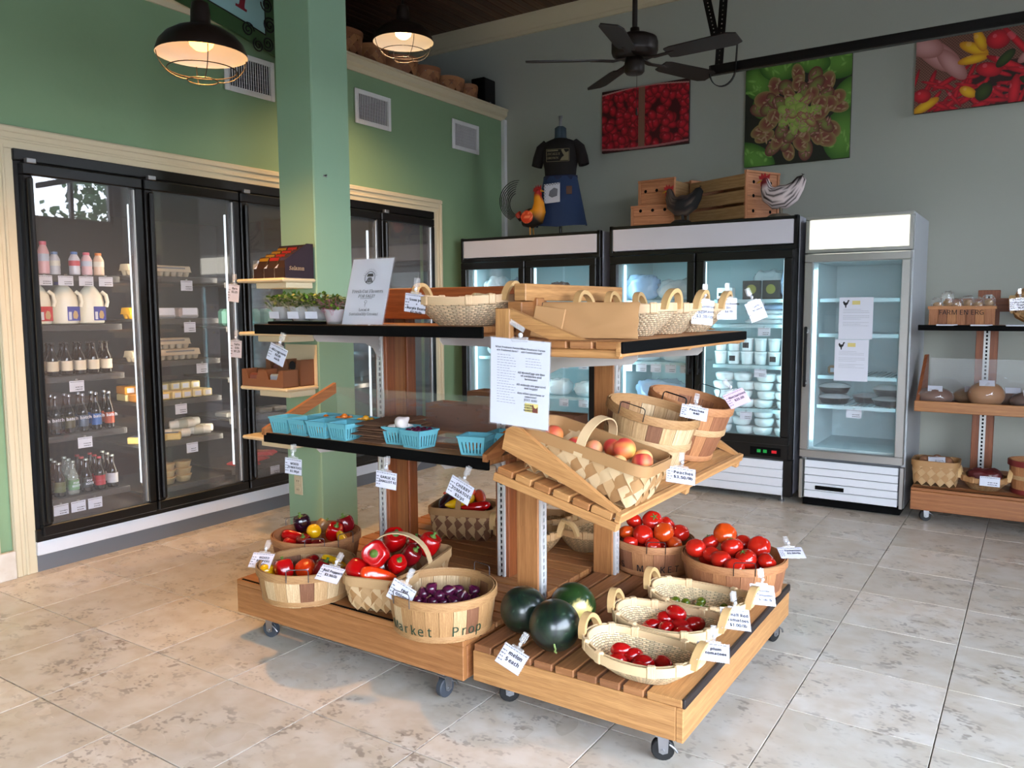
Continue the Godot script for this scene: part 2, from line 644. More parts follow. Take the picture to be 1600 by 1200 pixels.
	g.box(Vector3(-4.493, 2.350, -3.88), Vector3(0.012, 0.030, 3.70), 0.004)
	g.box(Vector3(-4.494, 2.300, -3.88), Vector3(0.010, 0.016, 3.66), 0.004)
	for c in [[-2.0875, 0.115, 1], [-5.672, 0.115, -1]]:
		g.box(Vector3(-4.509, 1.127, c[0]), Vector3(0.022, 2.255, c[1]), 0.003)
		g.box(Vector3(-4.493, 1.165, c[0] + c[2] * 0.038), Vector3(0.012, 2.33, 0.030), 0.004)
		g.box(Vector3(-4.494, 1.14, c[0] - c[2] * 0.005), Vector3(0.010, 2.28, 0.016), 0.004)
	struct_mesh("trim_4", g, M.cream)
	# cream pilaster and stone skirting at the far left edge
	struct_mesh("trim_5", G.new().box(Vector3(-4.50, 1.2, -1.75), Vector3(0.03, 2.1, 0.42), 0.003), M.cream)
	struct_mesh("baseboard_left", G.new().box(Vector3(-4.495, 0.075, -1.03), Vector3(0.03, 0.15, 2.0), 0.003), M.tile_0)
	# outside: paving and trees
	var og := struct_node("ground_outside")
	tree_outside()
	part(og, "paving", G.new().box(Vector3(0, -0.2, 0), Vector3(120, 0.1, 120)), mat("paving", Color(0.45, 0.44, 0.42), 0.9))

func window_wall(g: G, at: Vector3, along_z: bool, a: float, b: float, top: float, holes: Array, base := 0.0) -> void:
	var put_box := func(u0: float, u1: float, y0: float, y1: float):
		if u1 - u0 < 0.001 or y1 - y0 < 0.001:
			return
		var c := Vector3(at.x, (y0 + y1) / 2, (u0 + u1) / 2) if along_z else Vector3((u0 + u1) / 2, (y0 + y1) / 2, at.z)
		g.box(c, Vector3(0.14, y1 - y0, u1 - u0) if along_z else Vector3(u1 - u0, y1 - y0, 0.14))
	var u := a
	for h in holes:
		put_box.call(u, h[0], base, top)
		put_box.call(h[0], h[1], base, h[2])
		put_box.call(h[0], h[1], h[3], top)
		u = h[1]
	put_box.call(u, b, base, top)

func window_unit(called: String, along_z: bool, at: float, a: float, b: float, y0: float, y1: float, panes: int) -> void:
	var o := struct_node(called)
	var g := G.new()
	var rect := func(u0: float, u1: float, v0: float, v1: float, d: float):
		var c := Vector3(at, (v0 + v1) / 2, (u0 + u1) / 2) if along_z else Vector3((u0 + u1) / 2, (v0 + v1) / 2, at)
		return [c, Vector3(d, v1 - v0, u1 - u0) if along_z else Vector3(u1 - u0, v1 - v0, d)]
	var rs := [rect.call(a, b, y0, y0 + 0.05, 0.07), rect.call(a, b, y1 - 0.05, y1, 0.07)]
	for k in panes + 1:
		var u: float = a + 0.025 + (b - a - 0.05) * k / panes
		rs.append(rect.call(u - 0.025, u + 0.025, y0 + 0.05, y1 - 0.05, 0.07))
	for r in rs:
		g.box(r[0], r[1], 0.004)
	part(o, "window_frame", g, M.black_metal)
	for k in panes:
		var u: float = a + 0.025 + (b - a - 0.05) * k / panes
		var u2: float = a + 0.025 + (b - a - 0.05) * (k + 1) / panes
		var r: Array = rect.call(u + 0.025, u2 - 0.025, y0 + 0.05, y1 - 0.05, 0.006)
		part(o, "pane", G.new().box(r[0], r[1]), M.glass)

func cooler() -> void:
	var o := thing("walk_in_cooler", "long walk-in cooler with five black framed glass doors set in the green wall", "cooler", Vector3(-4.5, 0, -3.87))
	var x := -0.0
	var z0 := 1.73
	var z1 := -1.73
	var g := G.new()
	# outer frame and mullions
	g.box(Vector3(-0.03, 2.225, 0), Vector3(0.10, 0.06, 3.46), 0.004)
	g.box(Vector3(-0.03, 0.20, 0), Vector3(0.10, 0.07, 3.46), 0.004)
	for k in 6:
		g.box(Vector3(-0.04, 1.2, z0 - 0.02 - k * 0.684), Vector3(0.08, 2.05, 0.05), 0.004)
	part(o, "frame", g, M.black_metal)
	part(o, "kick_plate", G.new().box(Vector3(-0.01, 0.13, 0), Vector3(0.06, 0.075, 3.46), 0.003), M.white_metal)
	part(o, "base_strip", G.new().box(Vector3(-0.03, 0.046, 0), Vector3(0.06, 0.092, 3.46)), M.grey_metal)
	# the cold room behind the doors: back, ends, floor and top
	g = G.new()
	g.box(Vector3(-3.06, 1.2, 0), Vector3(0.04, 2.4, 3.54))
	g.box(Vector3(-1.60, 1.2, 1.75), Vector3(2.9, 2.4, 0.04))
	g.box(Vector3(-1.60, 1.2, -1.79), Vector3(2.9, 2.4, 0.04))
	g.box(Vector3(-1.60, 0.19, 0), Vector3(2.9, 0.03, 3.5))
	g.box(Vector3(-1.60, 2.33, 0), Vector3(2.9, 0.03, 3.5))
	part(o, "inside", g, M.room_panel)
	for k in 5:
		var zc := z0 - 0.02 - (k + 0.5) * 0.684
		var d := Node3D.new()
		d.name = "door"
		o.add_child(d, true)
		d.position = Vector3(0.02, 1.19, zc)
		var f := G.new()
		var hw := 0.335
		var hh := 0.995
		f.box(Vector3(0, hh - 0.03, 0), Vector3(0.05, 0.06, hw * 2), 0.006)
		f.box(Vector3(0, -hh + 0.03, 0), Vector3(0.05, 0.06, hw * 2), 0.006)
		f.box(Vector3(0, 0, hw - 0.025), Vector3(0.05, hh * 2 - 0.12, 0.05), 0.006)
		f.box(Vector3(0, 0, -hw + 0.025), Vector3(0.05, hh * 2 - 0.12, 0.05), 0.006)
		part(d, "door_frame", f, M.black_metal)
		part(d, "gasket", G.new().box(Vector3(0.012, 0, -hw + 0.055), Vector3(0.02, hh * 2 - 0.14, 0.010), 0.002), M.aluminium)
		put(d, "glass", G.new().box(Vector3(0.004, 0, 0), Vector3(0.008, hh * 2 - 0.12, hw * 2 - 0.10)).mesh(), M.glass)
		var hg := G.new().box(Vector3(0.045, 0.0, hw - 0.025), Vector3(0.03, 1.84, 0.028), 0.008)
		part(d, "handle", hg, M.black_metal)
		part(d, "hinge", G.new().box(Vector3(0.03, hh + 0.01, hw - 0.04), Vector3(0.03, 0.025, 0.05), 0.003), M.steel)
	# lit tubes on the inner side of the mullions, and lamps in front of them
	for k in [1, 2, 3, 4]:
		var zc: float = z0 - 0.02 - k * 0.684
		part(o, "light_tube", G.new().box(Vector3(-0.115, 1.2, zc), Vector3(0.014, 1.7, 0.02), 0.004), glow("cooler_tube_light", Color(0.93, 0.97, 1.0), 1.1))
		var l := AreaLight3D.new()
		l.name = "cooler_light"
		l.area_size = Vector2(0.03, 1.7)
		l.light_energy = 0.5
		l.light_color = Color(1.0, 0.95, 0.86)
		l.shadow_enabled = true
		l.area_range = 6.0
		o.add_child(l, true)
		l.position = Vector3(-0.14, 1.2, zc)
		l.rotation.y = PI / 2

func column() -> void:
	var o := struct_node("column")
	o.position = Vector3(-3.73, 0, -3.51)
	part(o, "shaft", G.new().box(Vector3(0, 2.09, 0), Vector3(0.30, 4.18, 0.30), 0.006), M.column_green)
	var ou := Node3D.new()
	ou.name = "power_outlet"
	o.add_child(ou)
	ou.position = Vector3(-0.055, 0.335, 0.152)
	part(ou, "cover_plate", G.new().box(Vector3.ZERO, Vector3(0.072, 0.118, 0.006), 0.002), M.cream)
	for s in [-1, 1]:
		part(ou, "socket", G.new().box(Vector3(0, 0.024 * s, 0.003), Vector3(0.034, 0.030, 0.004), 0.0015), M.cream)
		for q in [-1, 1]:
			part(ou, "slot", G.new().box(Vector3(0.008 * q, 0.027 * s, 0.005), Vector3(0.003, 0.010, 0.002)), M.ink)

func tree_outside() -> void:
	var o := thing("leafy_tree", "leafy green tree outside, mirrored in the leftmost cooler door", "tree", Vector3(9.0, -0.15, -11.0))
	part(o, "trunk", G.new().loft([Vector3(0, 0, 0), Vector3(0.05, 1.5, 0), Vector3(-0.05, 3.0, 0.1), Vector3(0, 4.4, 0)], [Vector2(0.22, 0.22), Vector2(0.17, 0.17), Vector2(0.12, 0.12), Vector2(0.04, 0.04)], 10, Vector3(0, 0, 1)), mat("bark", Color(0.26, 0.20, 0.16), 0.9))
	var r := RandomNumberGenerator.new()
	r.seed = 2
	var g := G.new()
	for k in 2600:
		var d := Vector3(r.randf_range(-1, 1), r.randf_range(-1, 1), r.randf_range(-1, 1))
		if d.length() > 1.0:
			continue
		var c := Vector3(0, 3.6, 0) + d * Vector3(1.9, 1.7, 1.9) * (0.85 + 0.25 * sin(d.x * 5.0) * cos(d.z * 6.0))
		var a := Vector3(r.randf_range(-1, 1), r.randf_range(-1, 1), r.randf_range(-1, 1)).normalized()
		var b := a.cross(Vector3(r.randf_range(-1, 1), 0.3, r.randf_range(-1, 1))).normalized()
		g.quad(c - a * 0.11, c + b * 0.06, c + a * 0.11, c - b * 0.06)
	part(o, "crown", g, mat("tree_leaf", Color(0.20, 0.34, 0.14), 0.6)).set_meta("kind", "stuff")

# slotted steel standard: two rails joined by rungs over a dark channel; runs up y, faces +z
func standard_mesh(h: float) -> Array:
	var key := "std%.2f" % h
	if not cache.has(key):
		var g := G.new()
		for s in [-1, 1]:
			g.box(Vector3(0.0125 * s, h / 2, 0.006), Vector3(0.013, h, 0.012), 0.001)
		var y := 0.012
		while y < h:
			g.box(Vector3(0, y, 0.0075), Vector3(0.013, 0.010, 0.008))
			y += 0.026
		cache[key] = [g.mesh(), G.new().box(Vector3(0, h / 2, 0.001), Vector3(0.025, h, 0.002)).mesh()]
	return cache[key]

func standard(parent: Node, at: Vector3, h: float, turn := 0.0) -> void:
	var s := Node3D.new()
	s.name = "slotted_standard"
	parent.add_child(s, true)
	s.position = at
	s.rotation.y = turn
	var ms := standard_mesh(h)
	put(s, "rail", ms[0], mat("zinc", Color(0.80, 0.80, 0.79), 0.4, 0.35))
	put(s, "channel", ms[1], M.black_matte)

# caster with fork, wheel and brake; origin on the floor under the wheel
func caster(parent: Node, at: Vector3, turn: float, grey := false) -> void:
	var c := Node3D.new()
	c.name = "caster"
	parent.add_child(c, true)
	c.position = at
	c.rotation.y = turn
	var w := G.new()
	w.lathe_hard([Vector2(0.0, -0.013), Vector2(0.033, -0.013), Vector2(0.0365, -0.010), Vector2(0.0365, 0.010), Vector2(0.033, 0.013), Vector2(0, 0.013)], 20)
	put(c, "wheel", w.mesh(), M.rubber_grey if grey else M.rubber, Vector3(0, 0.0365, 0), Vector3(PI / 2, 0, 0))
	var f := G.new()
	for s in [-1, 1]:
		f.prism(PackedVector2Array([Vector2(-0.018, 0.10), Vector2(0.02, 0.10), Vector2(0.016, 0.03), Vector2(0.0, 0.024), Vector2(-0.012, 0.03)]), 0.003, Transform3D(Basis.IDENTITY, Vector3(0, 0, 0.018 * s - 0.0015)))
	f.box(Vector3(0, 0.083, 0), Vector3(0.045, 0.006, 0.042), 0.001)
	f.box(Vector3(0, 0.1, 0), Vector3(0.07, 0.006, 0.06), 0.001)
	f.tube([Vector3(0, 0.0365, -0.024), Vector3(0, 0.0365, 0.024)], 0.006, 8)
	f.tube([Vector3(0.02, 0.06, 0.02), Vector3(0.035, 0.05, 0.022), Vector3(0.045, 0.035, 0.018)], 0.004, 6)
	part(c, "fork", f, M.steel)

func bracket(parent: Node, at: Vector3, length: float, turn := 0.0) -> void:
	var pl := PackedVector2Array([Vector2(0, 0), Vector2(length, 0), Vector2(length, -0.022), Vector2(length - 0.02, -0.04), Vector2(0.10, -0.06), Vector2(0.05, -0.085), Vector2(0.02, -0.13), Vector2(0, -0.14)])
	var b := part(parent, "shelf_bracket", G.new().prism(pl, 0.004), mat("bracket_grey", Color(0.76, 0.74, 0.72), 0.45, 0.1))
	b.position = at
	b.rotation.y = turn

func unit_a() -> void:
	# double-sided slatted gondola, long side facing the shop front; origin on the floor at its middle
	var o := thing("produce_gondola", "long slatted wooden produce gondola on casters with two black edged shelves", "display rack", Vector3(-2.265, 0, -2.95))
	var hw := 0.615
	var hz := 0.76
	for s in [1, -1]:
		board(o, "fascia", Vector3(0, 0.163, s * (hz - 0.0125)), Vector3(hw * 2, 0.125, 0.025), M.oak_mid)
	for s in [-1, 1]:
		board(o, "end_board", Vector3(s * (hw - 0.0125), 0.163, 0), Vector3(0.025, 0.125, hz * 2 - 0.052), M.oak_dark)
	var z := hz
	var k := 0
	while z > -hz + 0.05:
		var w := 0.105 if k == 0 else 0.083
		w = min(w, z + hz)
		board(o, "deck_slat", Vector3(0, 0.2365, z - w / 2), Vector3(hw * 2, 0.022, w), M.deck_a if k % 3 else M.oak_mid)
		z -= w + 0.011
		k += 1
	part(o, "grip_strip", G.new().box(Vector3(0, 0.2485, hz - 0.012), Vector3(hw * 2 - 0.05, 0.003, 0.009)), M.black_matte)
	for s in [[-0.47, 0.70, 0.2, true], [0.50, 0.72, 1.45, true], [-0.5, -0.68, 0.7, true], [0.5, -0.68, 0.3, true]]:
		caster(o, Vector3(s[0], 0, s[1]), s[2], s[3])
	# posts: boards on edge with a dark recessed board between, standards on both faces
	for x in [-0.345, 0.345]:
		for s in [-1, 1]:
			board(o, "post", Vector3(x, 0.86, s * 0.075), Vector3(0.07, 1.23, 0.065), M.cherry)
			standard(o, Vector3(x, 0.25, s * 0.1075), 1.15, 0.0 if s > 0 else PI)
		board(o, "post_core", Vector3(x, 0.86, 0), Vector3(0.05, 1.22, 0.085), M.oak_dark)
	for s in [-1, 1]:
		board(o, "header_board", Vector3(0, 1.44, s * 0.12), Vector3(0.86, 0.14, 0.022), M.cherry)
	board(o, "header_cap", Vector3(0, 1.50, 0), Vector3(0.80, 0.02, 0.26), M.cherry)
	# shelves on the near side
	shelf_a(o, 1.33, 0.62, 0.13, 0.002)
	shelf_a(o, 0.848, 0.59, 0.13, 0.0)
	# far side lower shelf
	for j in 5:
		board(o, "shelf_slat", Vector3(0, 0.72, -0.17 - j * 0.09), Vector3(1.22, 0.02, 0.08), M.oak_dark)
	for x in [-0.345, 0.345]:
		bracket(o, Vector3(x, 0.71, -0.10), 0.44, PI / 2)
	for y in [1.318, 0.832]:
		for x in [-0.345, 0.345]:
			bracket(o, Vector3(x, y, 0.105), 0.42, -PI / 2)
	# sloping end guards and clear guard of the middle shelf
	for x in [-0.602, 0.602]:
		var pl := PackedVector2Array([Vector2(0.60, 0.862), Vector2(0.60, 0.89), Vector2(0.16, 1.06), Vector2(0.16, 1.01), Vector2(0.42, 0.91), Vector2(0.53, 0.862)])
		part(o, "end_guard", G.new().prism(pl, 0.02, Transform3D(Basis(Vector3(0, 0, 1), Vector3(0, 1, 0), Vector3(-1, 0, 0)), Vector3(x + 0.01, 0, 0))), M.oak_dark)
	part(o, "clear_guard", G.new().box(Vector3(0, 0.955, 0.15), Vector3(1.20, 0.17, 0.004)), M.glass)

func shelf_a(o: Node, y: float, front: float, back: float, dy: float) -> void:
	var d := (front - back - 0.012) / 5.0
	for j in 5:
		board(o, "shelf_slat", Vector3(0, y + 0.011, back + d * (j + 0.5)), Vector3(1.215, 0.022, d - 0.004), M.oak_dark if j % 2 else M.oak_mid)
	for x in [-0.55, 0.0, 0.55]:
		board(o, "batten", Vector3(x, y - 0.008, (front + back) / 2), Vector3(0.04, 0.016, front - back - 0.03), M.oak_mid)
	part(o, "edge_strip", G.new().box(Vector3(0, y + 0.002, front - 0.004), Vector3(1.225, 0.042, 0.012), 0.003), M.black_matte)

func unit_b() -> void:
	# one-sided gondola, long side facing the right; origin on the floor at its middle
	var o := thing("slatted_gondola", "slatted wooden end display on casters with a tilted middle shelf and black lipped base", "display rack", Vector3(-1.2375, 0, -2.83))
	var hx := 0.3925
	var hz := 0.61
	board(o, "fascia", Vector3(-0.0125, 0.155, hz - 0.0125), Vector3(hx * 2 - 0.025, 0.11, 0.025), M.oak_light)
	board(o, "fascia", Vector3(-0.0125, 0.155, -hz + 0.0125), Vector3(hx * 2 - 0.025, 0.11, 0.025), M.oak_mid)
	board(o, "fascia", Vector3(hx - 0.0125, 0.155, 0), Vector3(0.025, 0.11, hz * 2), M.oak_light)
	board(o, "fascia", Vector3(-hx + 0.0125, 0.155, 0), Vector3(0.025, 0.11, hz * 2 - 0.06), M.oak_mid)
	var n := 8
	var w := (hx * 2 - 0.125) / n
	for k in n:
		board(o, "deck_slat", Vector3(-hx + w * (k + 0.5), 0.2235, 0), Vector3(w - 0.012, 0.025, hz * 2), [M.deck_b, M.deck_a, M.deck_b][k % 3])
	board(o, "deck_edge", Vector3(hx - 0.0625, 0.2235, 0), Vector3(0.115, 0.025, hz * 2), M.oak_light)
	part(o, "grip_strip", G.new().box(Vector3(hx - 0.001, 0.2235, 0), Vector3(0.012, 0.03, hz * 2 - 0.004), 0.003), mat("brown_strip", Color(0.14, 0.10, 0.09), 0.5))
	for s in [[0.305, 0.555, 0.4], [0.345, -0.54, 1.2], [-0.31, 0.50, 0.6], [-0.3, -0.5, 0.3]]:
		caster(o, Vector3(s[0], 0, s[1]), s[2])
	for z in [0.295, -0.335]:
		board(o, "post", Vector3(-0.345, 0.845, z), Vector3(0.095, 1.22, 0.052), M.oak_mid)
		standard(o, Vector3(-0.2975, 0.236, z), 1.15, PI / 2)
	board(o, "header_board", Vector3(-0.335, 1.475, -0.02), Vector3(0.05, 0.062, 0.80), M.oak_light)
	board(o, "header_board", Vector3(-0.345, 1.41, -0.02), Vector3(0.06, 0.062, 0.84), M.oak_mid)
	# top shelf
	for k in 5:
		board(o, "shelf_slat", Vector3(-0.285 + 0.092 * (k + 0.5), 1.302, 0), Vector3(0.080, 0.024, hz * 2), M.deck_a if k % 2 else M.oak_mid)
	for z in [0.58, 0.0, -0.58]:
		board(o, "rail", Vector3(-0.065, 1.275, z), Vector3(0.46, 0.028, 0.03), M.oak_light)
	part(o, "edge_strip", G.new().box(Vector3(0.18, 1.296, -0.0), Vector3(0.012, 0.036, hz * 2), 0.003), M.black_matte)
	board(o, "edge_board", Vector3(0.167, 1.29, 0), Vector3(0.02, 0.045, hz * 2), M.oak_light)
	for z in [0.60, -0.60]:
		var pl := PackedVector2Array([Vector2(-0.285, 1.29), Vector2(-0.225, 1.29), Vector2(-0.225, 1.345), Vector2(-0.14, 1.317), Vector2(-0.06, 1.317), Vector2(0.05, 1.317), Vector2(-0.225, 1.415), Vector2(-0.285, 1.415)])
		pl = PackedVector2Array([Vector2(-0.225, 1.375), Vector2(-0.075, 1.318), Vector2(0.05, 1.318), Vector2(-0.225, 1.415)])
		part(o, "end_guard", G.new().prism(pl, 0.024, Transform3D(Basis.IDENTITY, Vector3(0, 0, z - 0.012))), M.oak_light)
		board(o, "guard_post", Vector3(-0.255, 1.355, z), Vector3(0.058, 0.125, 0.026), M.oak_light)
	for z in [0.295, -0.335]:
		bracket(o, Vector3(-0.31, 1.262, z), 0.40, 0.0)
	# tilted middle shelf
	var a := Vector2(-0.285, 0.885)
	var b := Vector2(0.17, 0.775)
	var ang := atan2(b.y - a.y, b.x - a.x)
	var ln := a.distance_to(b)
	var t := Node3D.new()
	t.name = "tilted_shelf"
	o.add_child(t)
	t.position = Vector3(a.x, a.y, 0)
	t.rotation.z = ang
	for k in 6:
		var wide: float = (ln - 0.02) / 6.0
		board(t, "shelf_slat", Vector3(wide * (k + 0.5), -0.012, 0), Vector3(wide - (0.012 if k < 5 else 0.0), 0.024, hz * 2), M.oak_light if k % 2 else M.oak_mid)
	for z in [0.595, 0.0, -0.595]:
		board(t, "rail", Vector3(ln / 2, -0.040, z), Vector3(ln + 0.01, 0.03, 0.03), M.oak_light)
	board(t, "lip", Vector3(ln + 0.002, -0.008, 0), Vector3(0.022, 0.032, hz * 2), M.oak_light)
	for z in [0.575, -0.595]:
		var pl := PackedVector2Array([Vector2(0.0, 0.06), Vector2(ln - 0.03, 0.0), Vector2(ln, 0.0), Vector2(ln, 0.006), Vector2(0.03, 0.155), Vector2(0.0, 0.13)])
		part(t, "end_guard", G.new().prism(pl, 0.022, Transform3D(Basis.IDENTITY, Vector3(0, 0, z))), M.oak_light)
	for z in [0.295, -0.335]:
		bracket(o, Vector3(-0.31, 0.83, z), 0.30, 0.0)

func fridge_shell(o: Node3D, w: float, top: float, foot: float, depth: float, side: Material, liner: Material, y_in0: float, y_in1: float) -> void:
	# cabinet walls round an open front; origin on the floor, middle of the front face, opening to +z
	var h := top - foot
	var g := G.new()
	for s in [-1, 1]:
		g.box(Vector3(s * (w / 2 - 0.015), foot + h / 2, -depth / 2 - 0.03), Vector3(0.03, h, depth - 0.06), 0.003)
	g.box(Vector3(0, foot + h / 2, -depth + 0.015), Vector3(w - 0.06, h, 0.03))
	g.box(Vector3(0, top - 0.015, -depth / 2 - 0.03), Vector3(w - 0.06, 0.03, depth - 0.06), 0.002)
	part(o, "cabinet", g, side)
	g = G.new()
	for s in [-1, 1]:
		g.box(Vector3(s * (w / 2 - 0.05), (y_in0 + y_in1) / 2, -depth / 2 - 0.02), Vector3(0.04, y_in1 - y_in0, depth - 0.12))
	g.box(Vector3(0, (y_in0 + y_in1) / 2, -depth + 0.06), Vector3(w - 0.14, y_in1 - y_in0, 0.05))
	g.box(Vector3(0, y_in0 - 0.02, -depth / 2 - 0.02), Vector3(w - 0.06, 0.04, depth - 0.10))
	g.box(Vector3(0, y_in1 + 0.02, -depth / 2 - 0.02), Vector3(w - 0.06, 0.04, depth - 0.10))
	part(o, "liner", g, liner)

func fridge_light(o: Node3D, at: Vector3, h: float, energy: float, turn: float) -> void:
	part(o, "light_tube", G.new().box(at, Vector3(0.022, h, 0.02), 0.005), glow("fridge_tube_light", Color(0.88, 0.97, 1.0), 1.2))
	var l := AreaLight3D.new()
	l.name = "fridge_light"
	l.area_size = Vector2(0.03, h)
	l.light_energy = energy
	l.light_color = Color(0.74, 0.94, 1.0)
	l.shadow_enabled = true
	o.add_child(l, true)
	l.position = at + Vector3(sin(turn), 0, cos(turn)) * -0.02
	l.rotation.y = turn

func wire_shelf(o: Node3D, y: float, x0: float, x1: float, z0: float, z1: float, mt: Material) -> void:
	var g := G.new()
	g.box(Vector3((x0 + x1) / 2, y - 0.012, z0), Vector3(x1 - x0, 0.026, 0.008), 0.002)
	g.box(Vector3((x0 + x1) / 2, y - 0.006, z1), Vector3(x1 - x0, 0.008, 0.008))
	for k in 16:
		var x := x0 + (x1 - x0) * (k + 0.5) / 16.0
		g.box(Vector3(x, y - 0.004, (z0 + z1) / 2), Vector3(0.006, 0.006, absf(z0 - z1)))
	part(o, "wire_shelf", g, mt)

func fridge_door(o: Node3D, x0: float, x1: float, y0: float, y1: float, bar: float, frame: Material, handle_side: float) -> void:
	var d := Node3D.new()
	d.name = "door"
	o.add_child(d, true)
	d.position = Vector3((x0 + x1) / 2, (y0 + y1) / 2, 0.02)
	var w := x1 - x0
	var h := y1 - y0
	var g := G.new()
	g.box(Vector3(0, h / 2 - bar / 2, 0), Vector3(w, bar, 0.045), 0.005)
	g.box(Vector3(0, -h / 2 + bar / 2, 0), Vector3(w, bar, 0.045), 0.005)
	for s in [-1, 1]:
		g.box(Vector3(s * (w / 2 - bar / 2), 0, 0), Vector3(bar, h - bar * 2, 0.045), 0.005)
	part(d, "door_frame", g, frame)
	part(d, "glass", G.new().box(Vector3.ZERO, Vector3(w - bar * 2, h - bar * 2, 0.008)), M.glass)
	g = G.new()
	g.box(Vector3(handle_side * (w / 2 - bar * 0.5), 0.0, 0.05), Vector3(0.02, 0.42, 0.018), 0.005)
	for s in [-1, 1]:
		g.box(Vector3(handle_side * (w / 2 - bar * 0.5), s * 0.18, 0.03), Vector3(0.018, 0.03, 0.03), 0.002)
	part(d, "handle", g, M.black_metal)

func double_fridge(label: String, x0: float, x1: float, top: float) -> Node3D:
	var w := x1 - x0
	var o := thing("glass_door_fridge", label, "fridge", Vector3((x0 + x1) / 2, 0, -5.85))
	var liner := mat("fridge_liner", Color(0.66, 0.78, 0.80), 0.35)
	fridge_shell(o, w, top, 0.06, 0.78, mat("fridge_side", Color(0.62, 0.62, 0.66), 0.4), liner, 0.45, 1.80)
	var g := G.new()
	g.box(Vector3(0, top - 0.013, -0.015), Vector3(w, 0.026, 0.05), 0.003)
	g.box(Vector3(0, 1.835, -0.015), Vector3(w, 0.03, 0.05), 0.003)
	for s in [-1, 1]:
		g.box(Vector3(s * (w / 2 - 0.014), (top + 1.85) / 2, -0.015), Vector3(0.028, top - 1.84, 0.05), 0.003)
		g.box(Vector3(s * (w / 2 - 0.014), 1.07, -0.02), Vector3(0.028, 1.50, 0.04), 0.003)
	g.box(Vector3(0, 1.11, -0.03), Vector3(0.06, 1.42, 0.02))
	g.box(Vector3(0, 0.372, -0.02), Vector3(w - 0.06, 0.115, 0.04), 0.003)
	for s in [-1, 1]:
		g.box(Vector3(s * (w / 2 - 0.03), 0.18, -0.03), Vector3(0.06, 0.27, 0.05), 0.003)
	part(o, "front_frame", g, M.black_metal)
	part(o, "header_panel", G.new().box(Vector3(0, (top + 1.85) / 2 - 0.006, -0.005), Vector3(w - 0.06, top - 1.85 - 0.028, 0.03), 0.004), mat("header_plastic", Color(0.80, 0.79, 0.82), 0.35))
	fridge_door(o, -w / 2 + 0.02, -0.006, 0.425, 1.815, 0.06, M.black_metal, 1.0)
	fridge_door(o, 0.006, w / 2 - 0.02, 0.425, 1.815, 0.06, M.black_metal, -1.0)
	for k in 4:
		var b := board(o, "grille_slat", Vector3(0, 0.083 + k * 0.063, -0.012), Vector3(w - 0.13, 0.060, 0.012), M.white_metal, Vector3(-0.18, 0, 0), 0.002)
	part(o, "grille_back", G.new().box(Vector3(0, 0.18, -0.10), Vector3(w - 0.1, 0.27, 0.02)), M.grey_metal)
	var cp := part(o, "control_panel", G.new().box(Vector3(w / 2 - 0.19, 0.365, 0.002), Vector3(0.22, 0.06, 0.008), 0.002), M.black_matte)
	for k in 2:
		part(cp, "green_display", G.new().box(Vector3(w / 2 - 0.235 + k * 0.045, 0.368, 0.008), Vector3(0.026, 0.022, 0.003)), glow("green_display_light", Color(0.05, 0.5, 0.2), 0.6))
	part(cp, "red_display", G.new().box(Vector3(w / 2 - 0.125, 0.368, 0.008), Vector3(0.035, 0.02, 0.003)), glow("red_display_light", Color(0.7, 0.05, 0.1), 0.6))
	for s in [-1, 1]:
		for z in [-0.06, -0.70]:
			part(o, "foot", G.new().lathe_hard([Vector2(0, 0.0), Vector2(0.02, 0.0), Vector2(0.022, 0.012), Vector2(0.009, 0.014), Vector2(0.009, 0.06)], 10, Vector3(s * (w / 2 - 0.08), 0, z)), M.steel)
	for y in [0.98, 0.655, 1.285, 1.47]:
		for s in [-1, 1]:
			wire_shelf(o, y, s * w / 4 - w / 4 + 0.09, s * w / 4 + w / 4 - 0.09, -0.13, -0.66, liner)
	fridge_light(o, Vector3(-w / 2 + 0.10, 1.13, -0.075), 1.25, 0.2, -0.6)
	fridge_light(o, Vector3(0.035, 1.13, -0.075), 1.25, 0.2, -0.6)
	fridge_light(o, Vector3(w / 2 - 0.10, 1.13, -0.075), 1.25, 0.16, 0.6)
	return o

